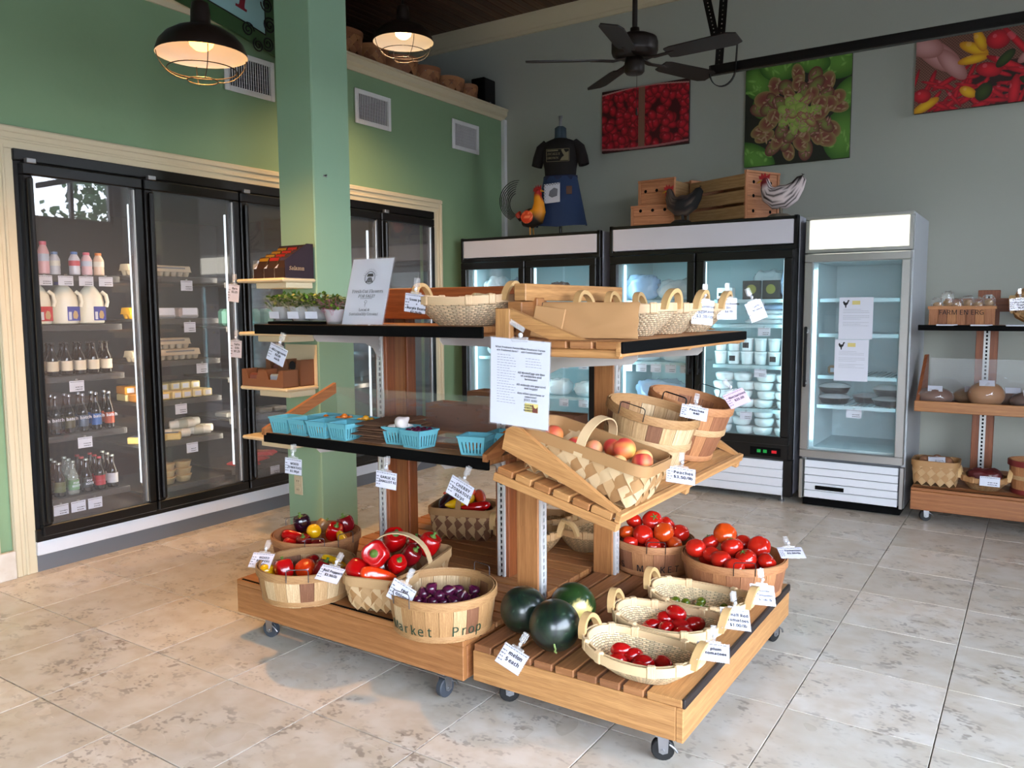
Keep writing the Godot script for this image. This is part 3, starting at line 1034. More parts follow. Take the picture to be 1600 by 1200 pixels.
func fridges() -> void:
	double_fridge("black two-door glass fridge under the mannequin, beside the green wall", -4.375, -2.985, 2.03)
	double_fridge("black two-door glass fridge below the wooden crates, full of white tubs and wrapped packages", -2.90, -1.445, 2.05)
	# single white fridge with a lit header
	var w := 0.675
	var o := thing("white_display_fridge", "white single-door display fridge with a lit header and nearly empty shelves", "fridge", Vector3(-1.0525, 0, -5.85))
	var liner := mat("white_liner", Color(0.70, 0.80, 0.82), 0.35)
	fridge_shell(o, w, 2.03, 0.05, 0.78, mat("white_cabinet", Color(0.66, 0.67, 0.68), 0.45), liner, 0.42, 1.72)
	var g := G.new()
	g.box(Vector3(0, 2.02, -0.01), Vector3(w, 0.02, 0.05), 0.002)
	g.box(Vector3(0, 1.795, -0.01), Vector3(w, 0.024, 0.05), 0.002)
	for s in [-1, 1]:
		g.box(Vector3(s * (w / 2 - 0.012), 1.905, -0.01), Vector3(0.024, 0.20, 0.05), 0.002)
		board(o, "grille_frame", Vector3(s * (w / 2 - 0.012), 0.20, -0.01), Vector3(0.024, 0.28, 0.05), M.aluminium)
	part(o, "header_frame", g, M.aluminium)
	part(o, "header_panel_light", G.new().box(Vector3(0, 1.907, -0.008), Vector3(w - 0.05, 0.20, 0.03), 0.003), glow("header_light", Color(1.0, 0.99, 0.93), 0.75))
	var l := AreaLight3D.new()
	l.name = "header_light"
	l.area_size = Vector2(0.6, 0.18)
	l.light_energy = 0.12
	l.light_color = Color(1.0, 0.98, 0.92)
	l.shadow_enabled = true
	o.add_child(l)
	l.position = Vector3(0, 1.907, 0.02)
	l.rotation.y = PI
	fridge_door(o, -w / 2 + 0.004, w / 2 - 0.004, 0.36, 1.775, 0.055, M.aluminium, -1.0)
	for k in 5:
		board(o, "grille_slat", Vector3(0, 0.092 + k * 0.054, -0.005), Vector3(w - 0.07, 0.05, 0.014), M.white_metal, Vector3(-0.25, 0, 0), 0.003)
	part(o, "grille_back", G.new().box(Vector3(0, 0.20, -0.09), Vector3(w - 0.05, 0.28, 0.02)), M.grey_metal)
	part(o, "name_plate", G.new().box(Vector3(-0.13, 0.145, 0.012), Vector3(0.19, 0.028, 0.006), 0.002), M.black_matte)
	part(o, "base_skirt", G.new().box(Vector3(0, 0.03, -0.36), Vector3(w - 0.04, 0.045, 0.66), 0.002), M.black_matte)
	for y in [1.47, 1.225, 0.93, 0.72, 0.43]:
		if y < 0.5:
			continue
		wire_shelf(o, y, -w / 2 + 0.08, w / 2 - 0.08, -0.11, -0.66, liner)
	fridge_light(o, Vector3(-w / 2 + 0.045, 1.07, -0.05), 1.2, 0.12, -0.6)
	fridge_light(o, Vector3(w / 2 - 0.045, 1.07, -0.05), 1.2, 0.06, 0.6)

func rack() -> void:
	# bread rack at the right edge of the picture
	var o := thing("bread_rack", "wooden wall rack on casters holding bread baskets and wrapped loaves", "display rack", Vector3(0.16, 0, -6.22))
	var hw := 0.82
	var zf := 0.47
	board(o, "base_fascia", Vector3(0, 0.155, zf - 0.0125), Vector3(hw * 2, 0.125, 0.025), M.oak_dark)
	board(o, "base_end", Vector3(-hw + 0.0125, 0.155, 0), Vector3(0.025, 0.125, zf * 2 - 0.06), M.oak_dark)
	board(o, "base_end", Vector3(hw - 0.0125, 0.155, 0), Vector3(0.025, 0.125, zf * 2 - 0.06), M.oak_dark)
	for k in 8:
		board(o, "deck_slat", Vector3(0, 0.228, zf - 0.055 - k * 0.115), Vector3(hw * 2, 0.02, 0.105), M.oak_dark)
	part(o, "grip_strip", G.new().box(Vector3(0, 0.2395, zf - 0.012), Vector3(hw * 2 - 0.03, 0.003, 0.009)), M.black_matte)
	for s in [[-0.74, 0.36], [0.74, 0.36], [-0.74, -0.36], [0.74, -0.36]]:
		caster(o, Vector3(s[0], 0, s[1]), 0.4)
	for x in [-0.46, 0.46]:
		board(o, "post", Vector3(x, 0.88, -0.15), Vector3(0.13, 1.28, 0.06), M.cherry)
		standard(o, Vector3(x, 0.25, -0.12), 1.24)
	# top shelf with a black edge, middle shelf with a wooden lip and slanted ends
	board(o, "shelf_board", Vector3(0, 1.277, 0.16), Vector3(hw * 2, 0.022, 0.50), M.oak_dark)
	part(o, "edge_strip", G.new().box(Vector3(0, 1.277, 0.415), Vector3(hw * 2 + 0.006, 0.036, 0.012), 0.003), M.black_matte)
	board(o, "back_board", Vector3(0, 1.42, -0.10), Vector3(hw * 2 - 0.2, 0.09, 0.02), M.cherry)
	board(o, "shelf_board", Vector3(0, 0.752, 0.16), Vector3(hw * 2, 0.02, 0.50), M.oak_dark)
	board(o, "lip", Vector3(0, 0.768, 0.418), Vector3(hw * 2 + 0.01, 0.07, 0.02), M.oak_mid)
	for s in [-1, 1]:
		var pl := PackedVector2Array([Vector2(0.408, 0.765), Vector2(0.408, 0.80), Vector2(0.02, 1.08), Vector2(-0.06, 1.08), Vector2(-0.06, 0.765)])
		part(o, "end_guard", G.new().prism(pl, 0.02, Transform3D(Basis(Vector3(0, 0, 1), Vector3(0, 1, 0), Vector3(-1, 0, 0)), Vector3(s * (hw - 0.01) + 0.01, 0, 0))), M.cherry)
	part(o, "clear_guard", G.new().box(Vector3(0, 0.91, -0.075), Vector3(hw * 2 - 0.06, 0.29, 0.004)), M.acrylic)

# ---------------------------------------------------------------- baskets
# round basket of upright staves; origin at the middle of its bottom
func stave_basket(o: Node3D, rt: float, rb: float, h: float, n: int, light: bool, hoops := [], seed_ := 1) -> void:
	var key := "st%.3f%.3f%.3f%d" % [rt, rb, h, n]
	if not cache.has(key):
		var g := G.new()
		var half := PI / n * 0.97
		var rows_o := []
		var rows_i := []
		for k in 5:
			var f := k / 4.0
			var r: float = lerp(rb, rt, pow(f, 0.85)) + 0.004 * sin(f * PI)
			var ro := PackedVector3Array()
			var ri := PackedVector3Array()
			for q in 3:
				var a: float = -(-half + half * q)
				ro.append(Vector3(cos(a) * r, f * h, sin(a) * r))
				ri.append(Vector3(cos(a) * (r - 0.0035), f * h, sin(a) * (r - 0.0035)))
			rows_o.append(ro)
			rows_i.append(ri)
		g.grid(rows_o, false, false, 1.0, 0.25)
		g.grid(rows_i, false, true, 1.0, 0.25)
		for e in [0, 2]:
			for k in 4:
				g.quad(rows_o[k][e], rows_o[k + 1][e], rows_i[k + 1][e], rows_i[k][e])
		for q in g.t.size():
			g.t[q] = Vector2(g.t[q].y * 1.4, g.t[q].x * 0.06 + 0.3)
		cache[key] = g.mesh()
	var r2 := RandomNumberGenerator.new()
	r2.seed = seed_
	for k in n:
		var m: StandardMaterial3D
		if light:
			m = M[["splint_0", "splint_1", "splint_2", "splint_0", "splint_1", "splint_2", "splint_0", "splint_3"][r2.randi() % 8]]
		else:
			m = M["stave_dark_%d" % (r2.randi() % 3)]
		put(o, "stave", cache[key], m, Vector3.ZERO, Vector3(0, TAU * k / n, 0))
	part(o, "bottom", G.new().lathe_hard([Vector2(0, 0.006), Vector2(rb, 0.006)], 24), M.splint_1 if light else M.stave_dark_0)
	var band: StandardMaterial3D = M.splint_1 if light else M.stave_dark_2
	hoop(o, "rim_band", rt + 0.001, h - 0.030, h + 0.002, 0.0045, band)
	hoop(o, "inner_band", rt - 0.008, h - 0.028, h + 0.001, 0.0035, band)
	hoop(o, "bottom_hoop", lerpf(rb, rt, 0.06) + 0.003, 0.004, 0.026, 0.004, band)
	for f in hoops:
		hoop(o, "middle_hoop", lerpf(rb, rt, pow(f, 0.85)) + 0.006, h * f - 0.013, h * f + 0.013, 0.004, M.splint_0)

func hoop(o: Node3D, called: String, r: float, y0: float, y1: float, th: float, m: Material) -> void:
	var g := G.new().lathe([Vector2(r - 0.0, y0), Vector2(r + th, y0 + 0.002), Vector2(r + th, y1 - 0.002), Vector2(r, y1)], 36, Vector3.ZERO, 1, 1, 6.0, 0.1)
	g.lathe([Vector2(r, y1), Vector2(r, y0)], 36, Vector3.ZERO, 1, 1, 6.0, 0.1)
	part(o, called, g, m)

func wire_handle(o: Node3D, at: Vector3, turn: float, w: float, h: float, lean := 0.0, m: Material = null) -> void:
	var p := []
	for a in [Vector2(-0.5, -0.35), Vector2(-0.5, 0.75), Vector2(-0.47, 0.93), Vector2(-0.40, 1.0), Vector2(0.40, 1.0), Vector2(0.47, 0.93), Vector2(0.5, 0.75), Vector2(0.5, -0.35)]:
		p.append(Vector3(a.x * w, a.y * h, lean * maxf(a.y, 0.0)))
	var k := part(o, "wire_handle", G.new().tube(p, 0.0017, 6), m if m else M.wire)
	k.position = at
	k.rotation.y = turn

# rounded rectangle, parameter s in metres along its edge: [point, tangent, outward]
func ring_point(s: float, hx: float, hz: float, r: float) -> Array:
	var lx := 2 * (hx - r)
	var lz := 2 * (hz - r)
	var arc := PI / 2 * r
	var per := 2 * lx + 2 * lz + 4 * arc
	s = fposmod(s, per)
	var seqs := [[lz, Vector3(hx, 0, -hz + r), 0.0], [arc, Vector3(hx - r, 0, hz - r), 0.0], [lx, Vector3(hx - r, 0, hz), 1.0], [arc, Vector3(-hx + r, 0, hz - r), 1.0], [lz, Vector3(-hx, 0, hz - r), 2.0], [arc, Vector3(-hx + r, 0, -hz + r), 2.0], [lx, Vector3(-hx + r, 0, -hz), 3.0], [arc, Vector3(hx - r, 0, -hz + r), 3.0]]
	for k in 8:
		var e: Array = seqs[k]
		if s <= e[0] or k == 7:
			var q: float = e[2] * PI / 2
			if k % 2 == 0:
				var out := Vector3(cos(q), 0, sin(q))
				var tn := Vector3(-sin(q), 0, cos(q))
				return [e[1] + tn * s, tn, out]
			var a: float = q + s / r
			return [e[1] + Vector3(cos(a), 0, sin(a)) * r, Vector3(-sin(a), 0, cos(a)), Vector3(cos(a), 0, sin(a))]
		s -= e[0]
	return []

# basket woven from wide flat splints on the slant; origin at the middle of its bottom
func splint_basket(o: Node3D, hx: float, hz: float, h: float, cr: float, n: int, mats: Array, taper := 0.8, rim_mat: Material = null, wfac := 0.93) -> void:
	var lx := 2 * (hx - cr)
	var lz := 2 * (hz - cr)
	var per := 2 * lx + 2 * lz + TAU * cr
	var pitch := per / n
	for fam in [1, -1]:
		for k in n:
			var path := []
			var sides := []
			var steps := 10
			for j in steps + 1:
				var q := lerpf(pitch * 0.26 / h, 1.0 - pitch * 0.25 / h, float(j) / steps)
				var s: float = k * pitch + fam * q * h
				var rp := ring_point(s, hx, hz, cr)
				var sc: float = lerp(taper, 1.0, sqrt(q))
				var off: float = 0.0022 * fam * cos(PI * 2.0 * q * h / pitch)
				var pt: Vector3 = rp[0] * Vector3(sc, 1, sc) + Vector3(0, q * h + 0.002, 0) + rp[2] * off
				path.append(pt)
				sides.append((rp[1] * 0.7071 - Vector3.UP * 0.7071 * fam).normalized())
			part(o, "splint", G.new().ribbon(path, sides, pitch * 0.7071 * wfac, 0.0014, 0.5), mats[(k * 2) % mats.size()] if fam > 0 else mats[(k * 2 + 1) % mats.size()])
	# bottom of crossing splints
	var nb := int(max(3, round(hx * 2 * taper / pitch * 1.3)))
	for k in nb:
		var wx := hx * 2 * taper / nb
		board(o, "bottom_splint", Vector3(-hx * taper + wx * (k + 0.5), 0.003, 0), Vector3(wx * 0.94, 0.0016, hz * 2 * taper), mats[k % mats.size()], Vector3.ZERO, 0.0)
	# rim bands inside and outside
	for side in [[0.004, "rim_band"], [-0.004, "inner_band"]]:
		var path := []
		for j in 49:
			var rp := ring_point(per * j / 48.0, hx, hz, cr)
			path.append(rp[0] + rp[2] * side[0] + Vector3(0, h - 0.014, 0))
		part(o, side[1], G.new().ribbon(path, [Vector3.UP], 0.036, 0.003, 4.0), rim_mat if rim_mat else mats[0])

func bent_handle(o: Node3D, a: Vector3, b: Vector3, height: float, w: float, m: Material, called := "handle") -> void:
	var path := []
	var across := (b - a).normalized()
	var side := across.cross(Vector3.UP).normalized()
	for k in 17:
		var f := k / 16.0
		var an := PI * f
		path.append((a + b) / 2 - across * cos(an) * a.distance_to(b) / 2 + Vector3.UP * (pow(sin(an), 0.75) * height))
	part(o, called, G.new().ribbon(path, [side], w, 0.005, 1.0), m)

func weave_material(called: String, col: Color) -> StandardMaterial3D:
	if not cache.has("weave"):
		var n := 64
		var hm := Image.create(n, n, false, Image.FORMAT_RGB8)
		var cm := Image.create(n, n, false, Image.FORMAT_RGB8)
		for y in n:
			for x in n:
				var row := int(y * 4.0 / n)
				var fy := fposmod(y * 4.0 / n, 1.0)
				var fx := fposmod(x * 2.0 / n + (0.5 if row % 2 else 0.0), 1.0)
				var hgt := clampf(sin(fx * PI), 0, 1) * clampf(sin(fy * PI) * 1.4, 0, 1)
				hm.set_pixel(x, y, Color(hgt, hgt, hgt))
				var v := 1.0 if (sin(fy * PI) > 0.32 and sin(fx * PI) > 0.14) else 0.62
				var tone := 1.0 - 0.10 * float((row * 3 + int(x * 2.0 / n + (0.5 if row % 2 else 0.0))) % 2)
				cm.set_pixel(x, y, Color(v * tone, v * tone * 0.985, v * tone * 0.95))
		cache["weave"] = [ImageTexture.create_from_image(hm), ImageTexture.create_from_image(cm)]
	var m := mat(called, col, 0.6)
	m.albedo_texture = cache["weave"][1]
	m.heightmap_enabled = true
	m.heightmap_texture = cache["weave"][0]
	m.heightmap_scale = 0.35
	m.uv1_scale = Vector3(1, 1, 1)
	return m

# oval bowl woven of fine splints with two wooden grips; long axis x, origin at the middle of its bottom
func woven_bowl(o: Node3D, rx: float, rz: float, h: float, tone: Color, called_mat: String, rise := 0.0) -> void:
	var prof := []
	for k in 9:
		var f := k / 8.0
		prof.append(Vector2(lerpf(0.55, 1.0, sin(f * PI / 2)), f * h))
	var outer := []
	var inner := []
	for row in prof.size():
		var ro := PackedVector3Array()
		var ri := PackedVector3Array()
		for q in 41:
			var a := -TAU * q / 40.0
			var lift: float = rise * pow(absf(cos(a)), 2.0) * row / 8.0
			var ex := signf(cos(a)) * pow(absf(cos(a)), 0.85)
			var ez := signf(sin(a)) * pow(absf(sin(a)), 0.85)
			ro.append(Vector3(ex * rx * prof[row].x, prof[row].y + lift, ez * rz * prof[row].x))
			ri.append(Vector3(ex * (rx * prof[row].x - 0.007), maxf(prof[row].y, 0.007) + lift, ez * (rz * prof[row].x - 0.007)))
		outer.append(ro)
		inner.append(ri)
	var m := weave_material(called_mat, tone)
	part(o, "woven_body", G.new().grid(outer, true, false, 22.0, 4.0), m)
	part(o, "woven_lining", G.new().grid(inner, true, true, 22.0, 4.0), m)
	var bo := PackedVector3Array()
	var bc := PackedVector3Array()
	for q in 41:
		bo.append(inner[0][q])
		bc.append(Vector3(0, 0.007, 0))
	part(o, "woven_bottom", G.new().grid([bo, bc], true, true, 22.0, 3.0), m)
	var rimm: StandardMaterial3D = wood(called_mat + "_rim", tone * Color(1.0, 0.98, 0.94), M.splint_0.albedo_texture, 0.6, 4.0)
	for side in [0.004, -0.010]:
		var path := []
		for q in 41:
			var p: Vector3 = outer[8][q]
			var out := Vector3(p.x / rx, 0, p.z / rz).normalized()
			path.append(p + out * side + Vector3(0, -0.012, 0))
		part(o, "rim_band", G.new().ribbon(path, [Vector3.UP], 0.03, 0.005, 4.0), rimm)
	for a in [0.62, 1.15, 2.0, 2.52, -0.62, -1.15, -2.0, -2.52]:
		var ex := signf(cos(a)) * pow(absf(cos(a)), 0.85)
		var ez := signf(sin(a)) * pow(absf(sin(a)), 0.85)
		var p := Vector3(ex * rx, h - 0.012 + rise * pow(cos(a), 2.0), ez * rz)
		var out := Vector3(ex / rx, 0, ez / rz).normalized()
		var b := part(o, "binding", G.new().box(Vector3.ZERO, Vector3(0.03, 0.040, 0.024), 0.005), rimm)
		b.position = p - out * 0.003
		b.rotation.y = atan2(out.x, out.z)
	for s in [-1, 1]:
		var path := []
		for k in 13:
			var an := PI * k / 12.0
			path.append(Vector3(s * (rx - 0.002 + 0.012 * sin(an)), h + rise - 0.02 + sin(an) * 0.065, -cos(an) * 0.052))
		part(o, "grip", G.new().ribbon(path, [Vector3.RIGHT], 0.026, 0.015), wood("grip_wood", Color(0.88, 0.74, 0.52), M.splint_0.albedo_texture, 0.5, 4.0))

# ---------------------------------------------------------------- price cards
func card_lines(g: G, w: float, y0: float, y1: float, rows: int, seed_: int, x0 := -0.45, x1 := 0.45) -> void:
	var r := RandomNumberGenerator.new()
	r.seed = seed_
	for k in rows:
		var y := lerpf(y0, y1, (k + 0.5) / rows)
		var x := x0 * w
		while x < x1 * w - 0.004:
			var l := r.randf_range(0.004, 0.011)
			l = minf(l, x1 * w - x)
			g.box(Vector3(x + l / 2, y, 0.0012), Vector3(l, absf(y1 - y0) / rows * 0.32, 0.0004))
			x += l + 0.003

# hanging card in a clear sleeve under a clear clip; origin at the top middle of the card, card hangs down and faces +z
func price_tag(label: String, at: Vector3, rot: Vector3, lines: Array, w := 0.089, h := 0.066, clip := true, text_size := 0.014, tint := Color(0.83, 0.83, 0.88)) -> Node3D:
	var o := thing("price_tag", label, "price tag", at)
	o.rotation = rot
	part(o, "card", G.new().box(Vector3(0, -h / 2, 0), Vector3(w - 0.004, h - 0.004, 0.001)), mat("card_%.2f_%.2f" % [tint.r, tint.g], tint, 0.6))
	part(o, "sleeve", G.new().box(Vector3(0, -h / 2, 0), Vector3(w, h, 0.0024), 0.0008), clear("sleeve_film", Color(0.97, 0.97, 1.0), 0.06, 0.12))
	var g := G.new()
	card_lines(g, w, -0.012, -0.004, 1, int(at.x * 1000))
	card_lines(g, w, -h * 0.85, -h * 0.25, 4, int(at.z * 1000), -0.45, -0.28)
	part(o, "small_print", g, M.grey_ink)
	for k in lines.size():
		lettering(o, lines[k], text_size, Transform3D(Basis.IDENTITY, Vector3(0.008, -0.024 - k * text_size * 1.15, 0.0016)), M.ink, false, true)
	if clip:
		g = G.new()
		g.box(Vector3(0, 0.001, 0.0), Vector3(0.05, 0.012, 0.008), 0.003)
		g.tube([Vector3(0, 0.004, 0), Vector3(0.003, 0.016, 0.004), Vector3(-0.002, 0.03, 0)], 0.006, 8)
		for s in [-1, 1]:
			g.box(Vector3(0.0, 0.043, 0.007 * s), Vector3(0.018, 0.034, 0.003), 0.001)
		part(o, "clip", g, M.clip_plastic)
		part(o, "swivel", G.new().ball(func(a, p): return Vector3(cos(a) * cos(p), sin(p), sin(a) * cos(p)) * 0.006, 8, 6, Vector3(0.002, 0.017, 0.008)), M.paper)
	return o

func price_card(label: String, at: Vector3, rot: Vector3, w := 0.075, h := 0.055, group := "") -> Node3D:
	var o := thing("price_card", label, "price tag", at, 0.0, group)
	o.rotation = rot
	part(o, "card", G.new().box(Vector3(0, -h / 2, 0), Vector3(w, h, 0.0012)), M.paper)
	var g := G.new()
	card_lines(g, w, -h * 0.18, -h * 0.06, 1, int(at.z * 977))
	card_lines(g, w, -h * 0.92, -h * 0.5, 2, int(at.y * 977) + 3, -0.1, 0.4)
	part(o, "print", g, M.ink)
	part(o, "clip", G.new().box(Vector3(0, 0.004, 0), Vector3(0.016, 0.014, 0.006), 0.002), M.clip_plastic)
	return o

# ---------------------------------------------------------------- lamps, fan, bar
func pendant(label: String, at: Vector3, warm: Color, energy: float, glow_e: float) -> void:
	# origin at the middle of the shade's rim
	var o := thing("pendant_lamp", label, "lamp", at)
	var prof_o := [Vector2(0.205, 0.0), Vector2(0.204, 0.012), Vector2(0.190, 0.05), Vector2(0.16, 0.085), Vector2(0.115, 0.113), Vector2(0.07, 0.128), Vector2(0.052, 0.135), Vector2(0.045, 0.15), Vector2(0.043, 0.20), Vector2(0.038, 0.235), Vector2(0.02, 0.245), Vector2(0.0, 0.247)]
	part(o, "shade", G.new().lathe(prof_o, 40), M.bronze)
	var prof_i := []
	for p in [Vector2(0.04, 0.125), Vector2(0.068, 0.122), Vector2(0.112, 0.107), Vector2(0.157, 0.08), Vector2(0.187, 0.046), Vector2(0.201, 0.008), Vector2(0.205, 0.0)]:
		prof_i.append(p)
	part(o, "shade_lining", G.new().lathe(prof_i, 40), mat("lamp_enamel", Color(0.90, 0.88, 0.84), 0.4))
	part(o, "rod", G.new().tube([Vector3(0, 0.245, 0), Vector3(0, 4.18 - at.y, 0)], 0.009, 10), M.bronze)
	part(o, "ceiling_canopy", G.new().lathe_hard([Vector2(0.0, 4.15 - at.y), Vector2(0.05, 4.15 - at.y), Vector2(0.06, 4.18 - at.y)], 20), M.bronze)
	part(o, "bulb", G.new().lathe([Vector2(0.0, 0.022), Vector2(0.03, 0.026), Vector2(0.052, 0.045), Vector2(0.058, 0.07), Vector2(0.045, 0.10), Vector2(0.025, 0.12), Vector2(0.0, 0.125)], 20), glow("bulb_light_%.2f" % warm.b, warm, glow_e))
	var g := G.new()
	for k in 4:
		var a := TAU * k / 4 + 0.5
		var p := []
		for j in 9:
			var f := j / 8.0
			p.append(Vector3(cos(a), 0, sin(a)) * lerpf(0.20, 0.068, pow(f, 1.7)) + Vector3(0, -0.115 * sin(f * PI / 2), 0))
		g.tube(p, 0.0022, 6)
	for r in [[0.068, -0.115], [0.155, -0.066]]:
		var p := []
		for j in 28:
			p.append(Vector3(cos(TAU * j / 28) * r[0], r[1], sin(TAU * j / 28) * r[0]))
		g.tube(p, 0.0025, 6, true)
	part(o, "wire_cage", g, M.bronze)
	var l := SpotLight3D.new()
	l.name = "lamp_light"
	l.light_color = warm
	l.light_energy = energy
	l.light_size = 0.055
	l.spot_range = 14.0
	l.spot_attenuation = 2.0
	l.spot_angle = 68.0
	l.spot_angle_attenuation = 1.0
	l.shadow_enabled = true
	o.add_child(l)
	l.position = Vector3(0, 0.065, 0)
	l.rotation.x = -PI / 2

func ceiling_things() -> void:
	pendant("dark bronze caged pendant lamp glowing warmly before the green wall", Vector3(-3.34, 2.60, -2.46), Color(1.0, 0.72, 0.38), 4.5, 5.0)
	pendant("dark bronze caged pendant lamp hanging below the plank ceiling", Vector3(-3.74, 3.23, -4.365), Color(1.0, 0.82, 0.60), 4.0, 5.0)
	# five-bladed fan
	var o := thing("ceiling_fan", "dark bronze five-blade ceiling fan with pull chain", "fan", Vector3(-2.165, 2.93, -4.69))
	part(o, "down_rod", G.new().tube([Vector3(0, 0.14, 0), Vector3(0, 1.25, 0)], 0.016, 12), M.bronze)
	part(o, "ceiling_canopy", G.new().lathe_hard([Vector2(0, 1.17), Vector2(0.05, 1.17), Vector2(0.075, 1.25)], 20), M.bronze)
	part(o, "motor", G.new().lathe([Vector2(0.0, 0.015), Vector2(0.10, 0.015), Vector2(0.135, 0.03), Vector2(0.142, 0.05), Vector2(0.142, 0.10), Vector2(0.135, 0.125), Vector2(0.10, 0.142), Vector2(0.03, 0.15), Vector2(0.028, 0.19), Vector2(0.0, 0.19)], 32), M.bronze)
	part(o, "switch_housing", G.new().lathe([Vector2(0.0, -0.085), Vector2(0.05, -0.083), Vector2(0.062, -0.07), Vector2(0.062, -0.02), Vector2(0.05, 0.02), Vector2(0.0, 0.02)], 24), M.bronze)
	part(o, "pull_chain", G.new().tube([Vector3(0.03, -0.08, 0.03), Vector3(0.03, -0.30, 0.03)], 0.0015, 5).lathe([Vector2(0, -0.345), Vector2(0.008, -0.335), Vector2(0.006, -0.30), Vector2(0, -0.30)], 8, Vector3(0.03, 0, 0.03)), M.bronze)
	for k in 5:
		var an := deg_to_rad(-5.0 + 72.0 * k)
		var b := Node3D.new()
		b.name = "blade"
		o.add_child(b, true)
		b.rotation.y = an
		var pl := PackedVector2Array([Vector2(0.22, -0.05), Vector2(0.26, -0.062), Vector2(0.62, -0.072), Vector2(0.67, -0.05), Vector2(0.67, 0.05), Vector2(0.62, 0.072), Vector2(0.26, 0.062), Vector2(0.22, 0.05)])
		var bl := part(b, "paddle", G.new().prism(pl, 0.007, Transform3D(Basis(Vector3.RIGHT, PI / 2), Vector3(0, 0.004, 0))), mat("blade_brown", Color(0.12, 0.09, 0.075), 0.5))
		bl.rotation.x = -0.22
		part(b, "blade_iron", G.new().ribbon([Vector3(0.06, 0.01, 0), Vector3(0.13, -0.005, 0), Vector3(0.19, -0.002, 0), Vector3(0.27, 0.0, 0)], [Vector3.BACK], 0.04, 0.006), M.bronze)
	# black bar under the ceiling on a punched strap
	o = thing("hanging_bar", "long black steel bar hung on punched metal straps", "bar", Vector3(-1.90, 2.965, -5.3))
	part(o, "square_tube", G.new().box(Vector3(1.75, 0, 0), Vector3(3.5, 0.062, 0.045), 0.004), M.black_metal)
	for s in [[-0.085, 0.04, 1], [0.04, 0.045, 2]]:
		var a := Vector3(s[0] * 2.7 + 0.01, 1.21, -0.02)
		var bb := Vector3(s[1], -0.03 if s[2] == 2 else 0.14, -0.02)
		var st := part(o, "strap", G.new().ribbon([a, bb], [Vector3.RIGHT], 0.055, 0.003), M.black_metal)
		var hg := G.new()
		for k in 44:
			var p := a.lerp(bb, (k + 0.5) / 44.0)
			hg.lathe_hard([Vector2(0, 0.0), Vector2(0.004, 0.0)], 6)
			for q in range(hg.v.size() - 14, hg.v.size()):
				hg.v[q] = p + Vector3(hg.v[q].x, hg.v[q].z, 0.0022)
		part(st, "punched_hole", hg, mat("hole_light", Color(0.62, 0.60, 0.55), 0.8)).set_meta("kind", "stuff")
	var lp := []
	for k in 15:
		var an := PI * k / 14.0
		lp.append(Vector3(0.095 - cos(an) * 0.085, -0.02 - sin(an) * 0.10, 0.04))
	lp.push_front(Vector3(0.01, 0.02, 0.04))
	lp.append(Vector3(0.19, 0.16, 0.04))
	part(o, "hook_strap", G.new().ribbon(lp, [Vector3.BACK], 0.022, 0.005), M.black_metal)

# ---------------------------------------------------------------- vents, sign, posters
func vent(label: String, at: Vector3) -> void:
	var o := thing("wall_vent", label, "vent", at, PI / 2)
	var w := 0.41
	var h := 0.262
	var g := G.new()
	for s in [-1, 1]:
		g.box(Vector3(s * (w / 2 - 0.0175), 0, 0.006), Vector3(0.035, h, 0.012), 0.003)
		g.box(Vector3(0, s * (h / 2 - 0.0175), 0.006), Vector3(w - 0.07, 0.035, 0.012), 0.003)
	part(o, "frame", g, M.white_paint)
	g = G.new()
	for s in [-1, 1]:
		g.box(Vector3(s * 0.163, 0, -0.17), Vector3(0.003, 0.216, 0.33))
		g.box(Vector3(0, s * 0.108, -0.17), Vector3(0.326, 0.003, 0.33))
	g.box(Vector3(0, 0, -0.335), Vector3(0.326, 0.216, 0.003))
	part(o, "duct", g, M.grey_metal)
	var sl := G.new().box(Vector3.ZERO, Vector3(0.0045, h - 0.07, 0.010)).mesh()
	for k in 18:
		put(o, "louvre", sl, M.white_paint, Vector3(-w / 2 + 0.044 + k * 0.0189, 0, 0.005), Vector3(0, -0.5, 0))
	for k in 7:
		part(o, "rear_bar", G.new().box(Vector3(0, -h / 2 + 0.05 + k * 0.027, -0.003), Vector3(w - 0.07, 0.003, 0.003)), M.grey_metal)

func wall_things() -> void:
	vent("white louvred vent half hidden behind the column under the painted sign", Vector3(-4.515, 2.975, -3.69))
	vent("white louvred vent just right of the green column", Vector3(-4.515, 2.985, -4.885))
	vent("white louvred vent nearest the corner with the pale wall", Vector3(-4.515, 2.985, -6.115))
	arch_sign()
	poster("tomato_poster", "canvas poster of red plum tomatoes behind the fan", Vector3(-3.008, 3.084, -6.74), 0.825, 0.542, paint_tomatoes())
	poster("lettuce_poster", "square canvas poster of a red and green lettuce", Vector3(-1.703, 2.962, -6.74), 0.815, 0.806, paint_lettuce())
	poster("pepper_poster", "canvas poster of hands holding red and yellow chili peppers", Vector3(-0.44, 3.094, -6.74), 0.833, 0.54, paint_peppers())
	# black sensor knob on the column
	var k := thing("coat_hook", "small dark hook screwed to the light side of the column", "hook", Vector3(-3.579, 2.20, -3.45))
	part(k, "plate", G.new().box(Vector3(0.002, 0, 0), Vector3(0.004, 0.012, 0.03), 0.001), M.steel)
	part(k, "peg", G.new().tube([Vector3(0, 0, 0.006), Vector3(0.02, 0.002, 0.006)], 0.004, 8), M.black_metal)

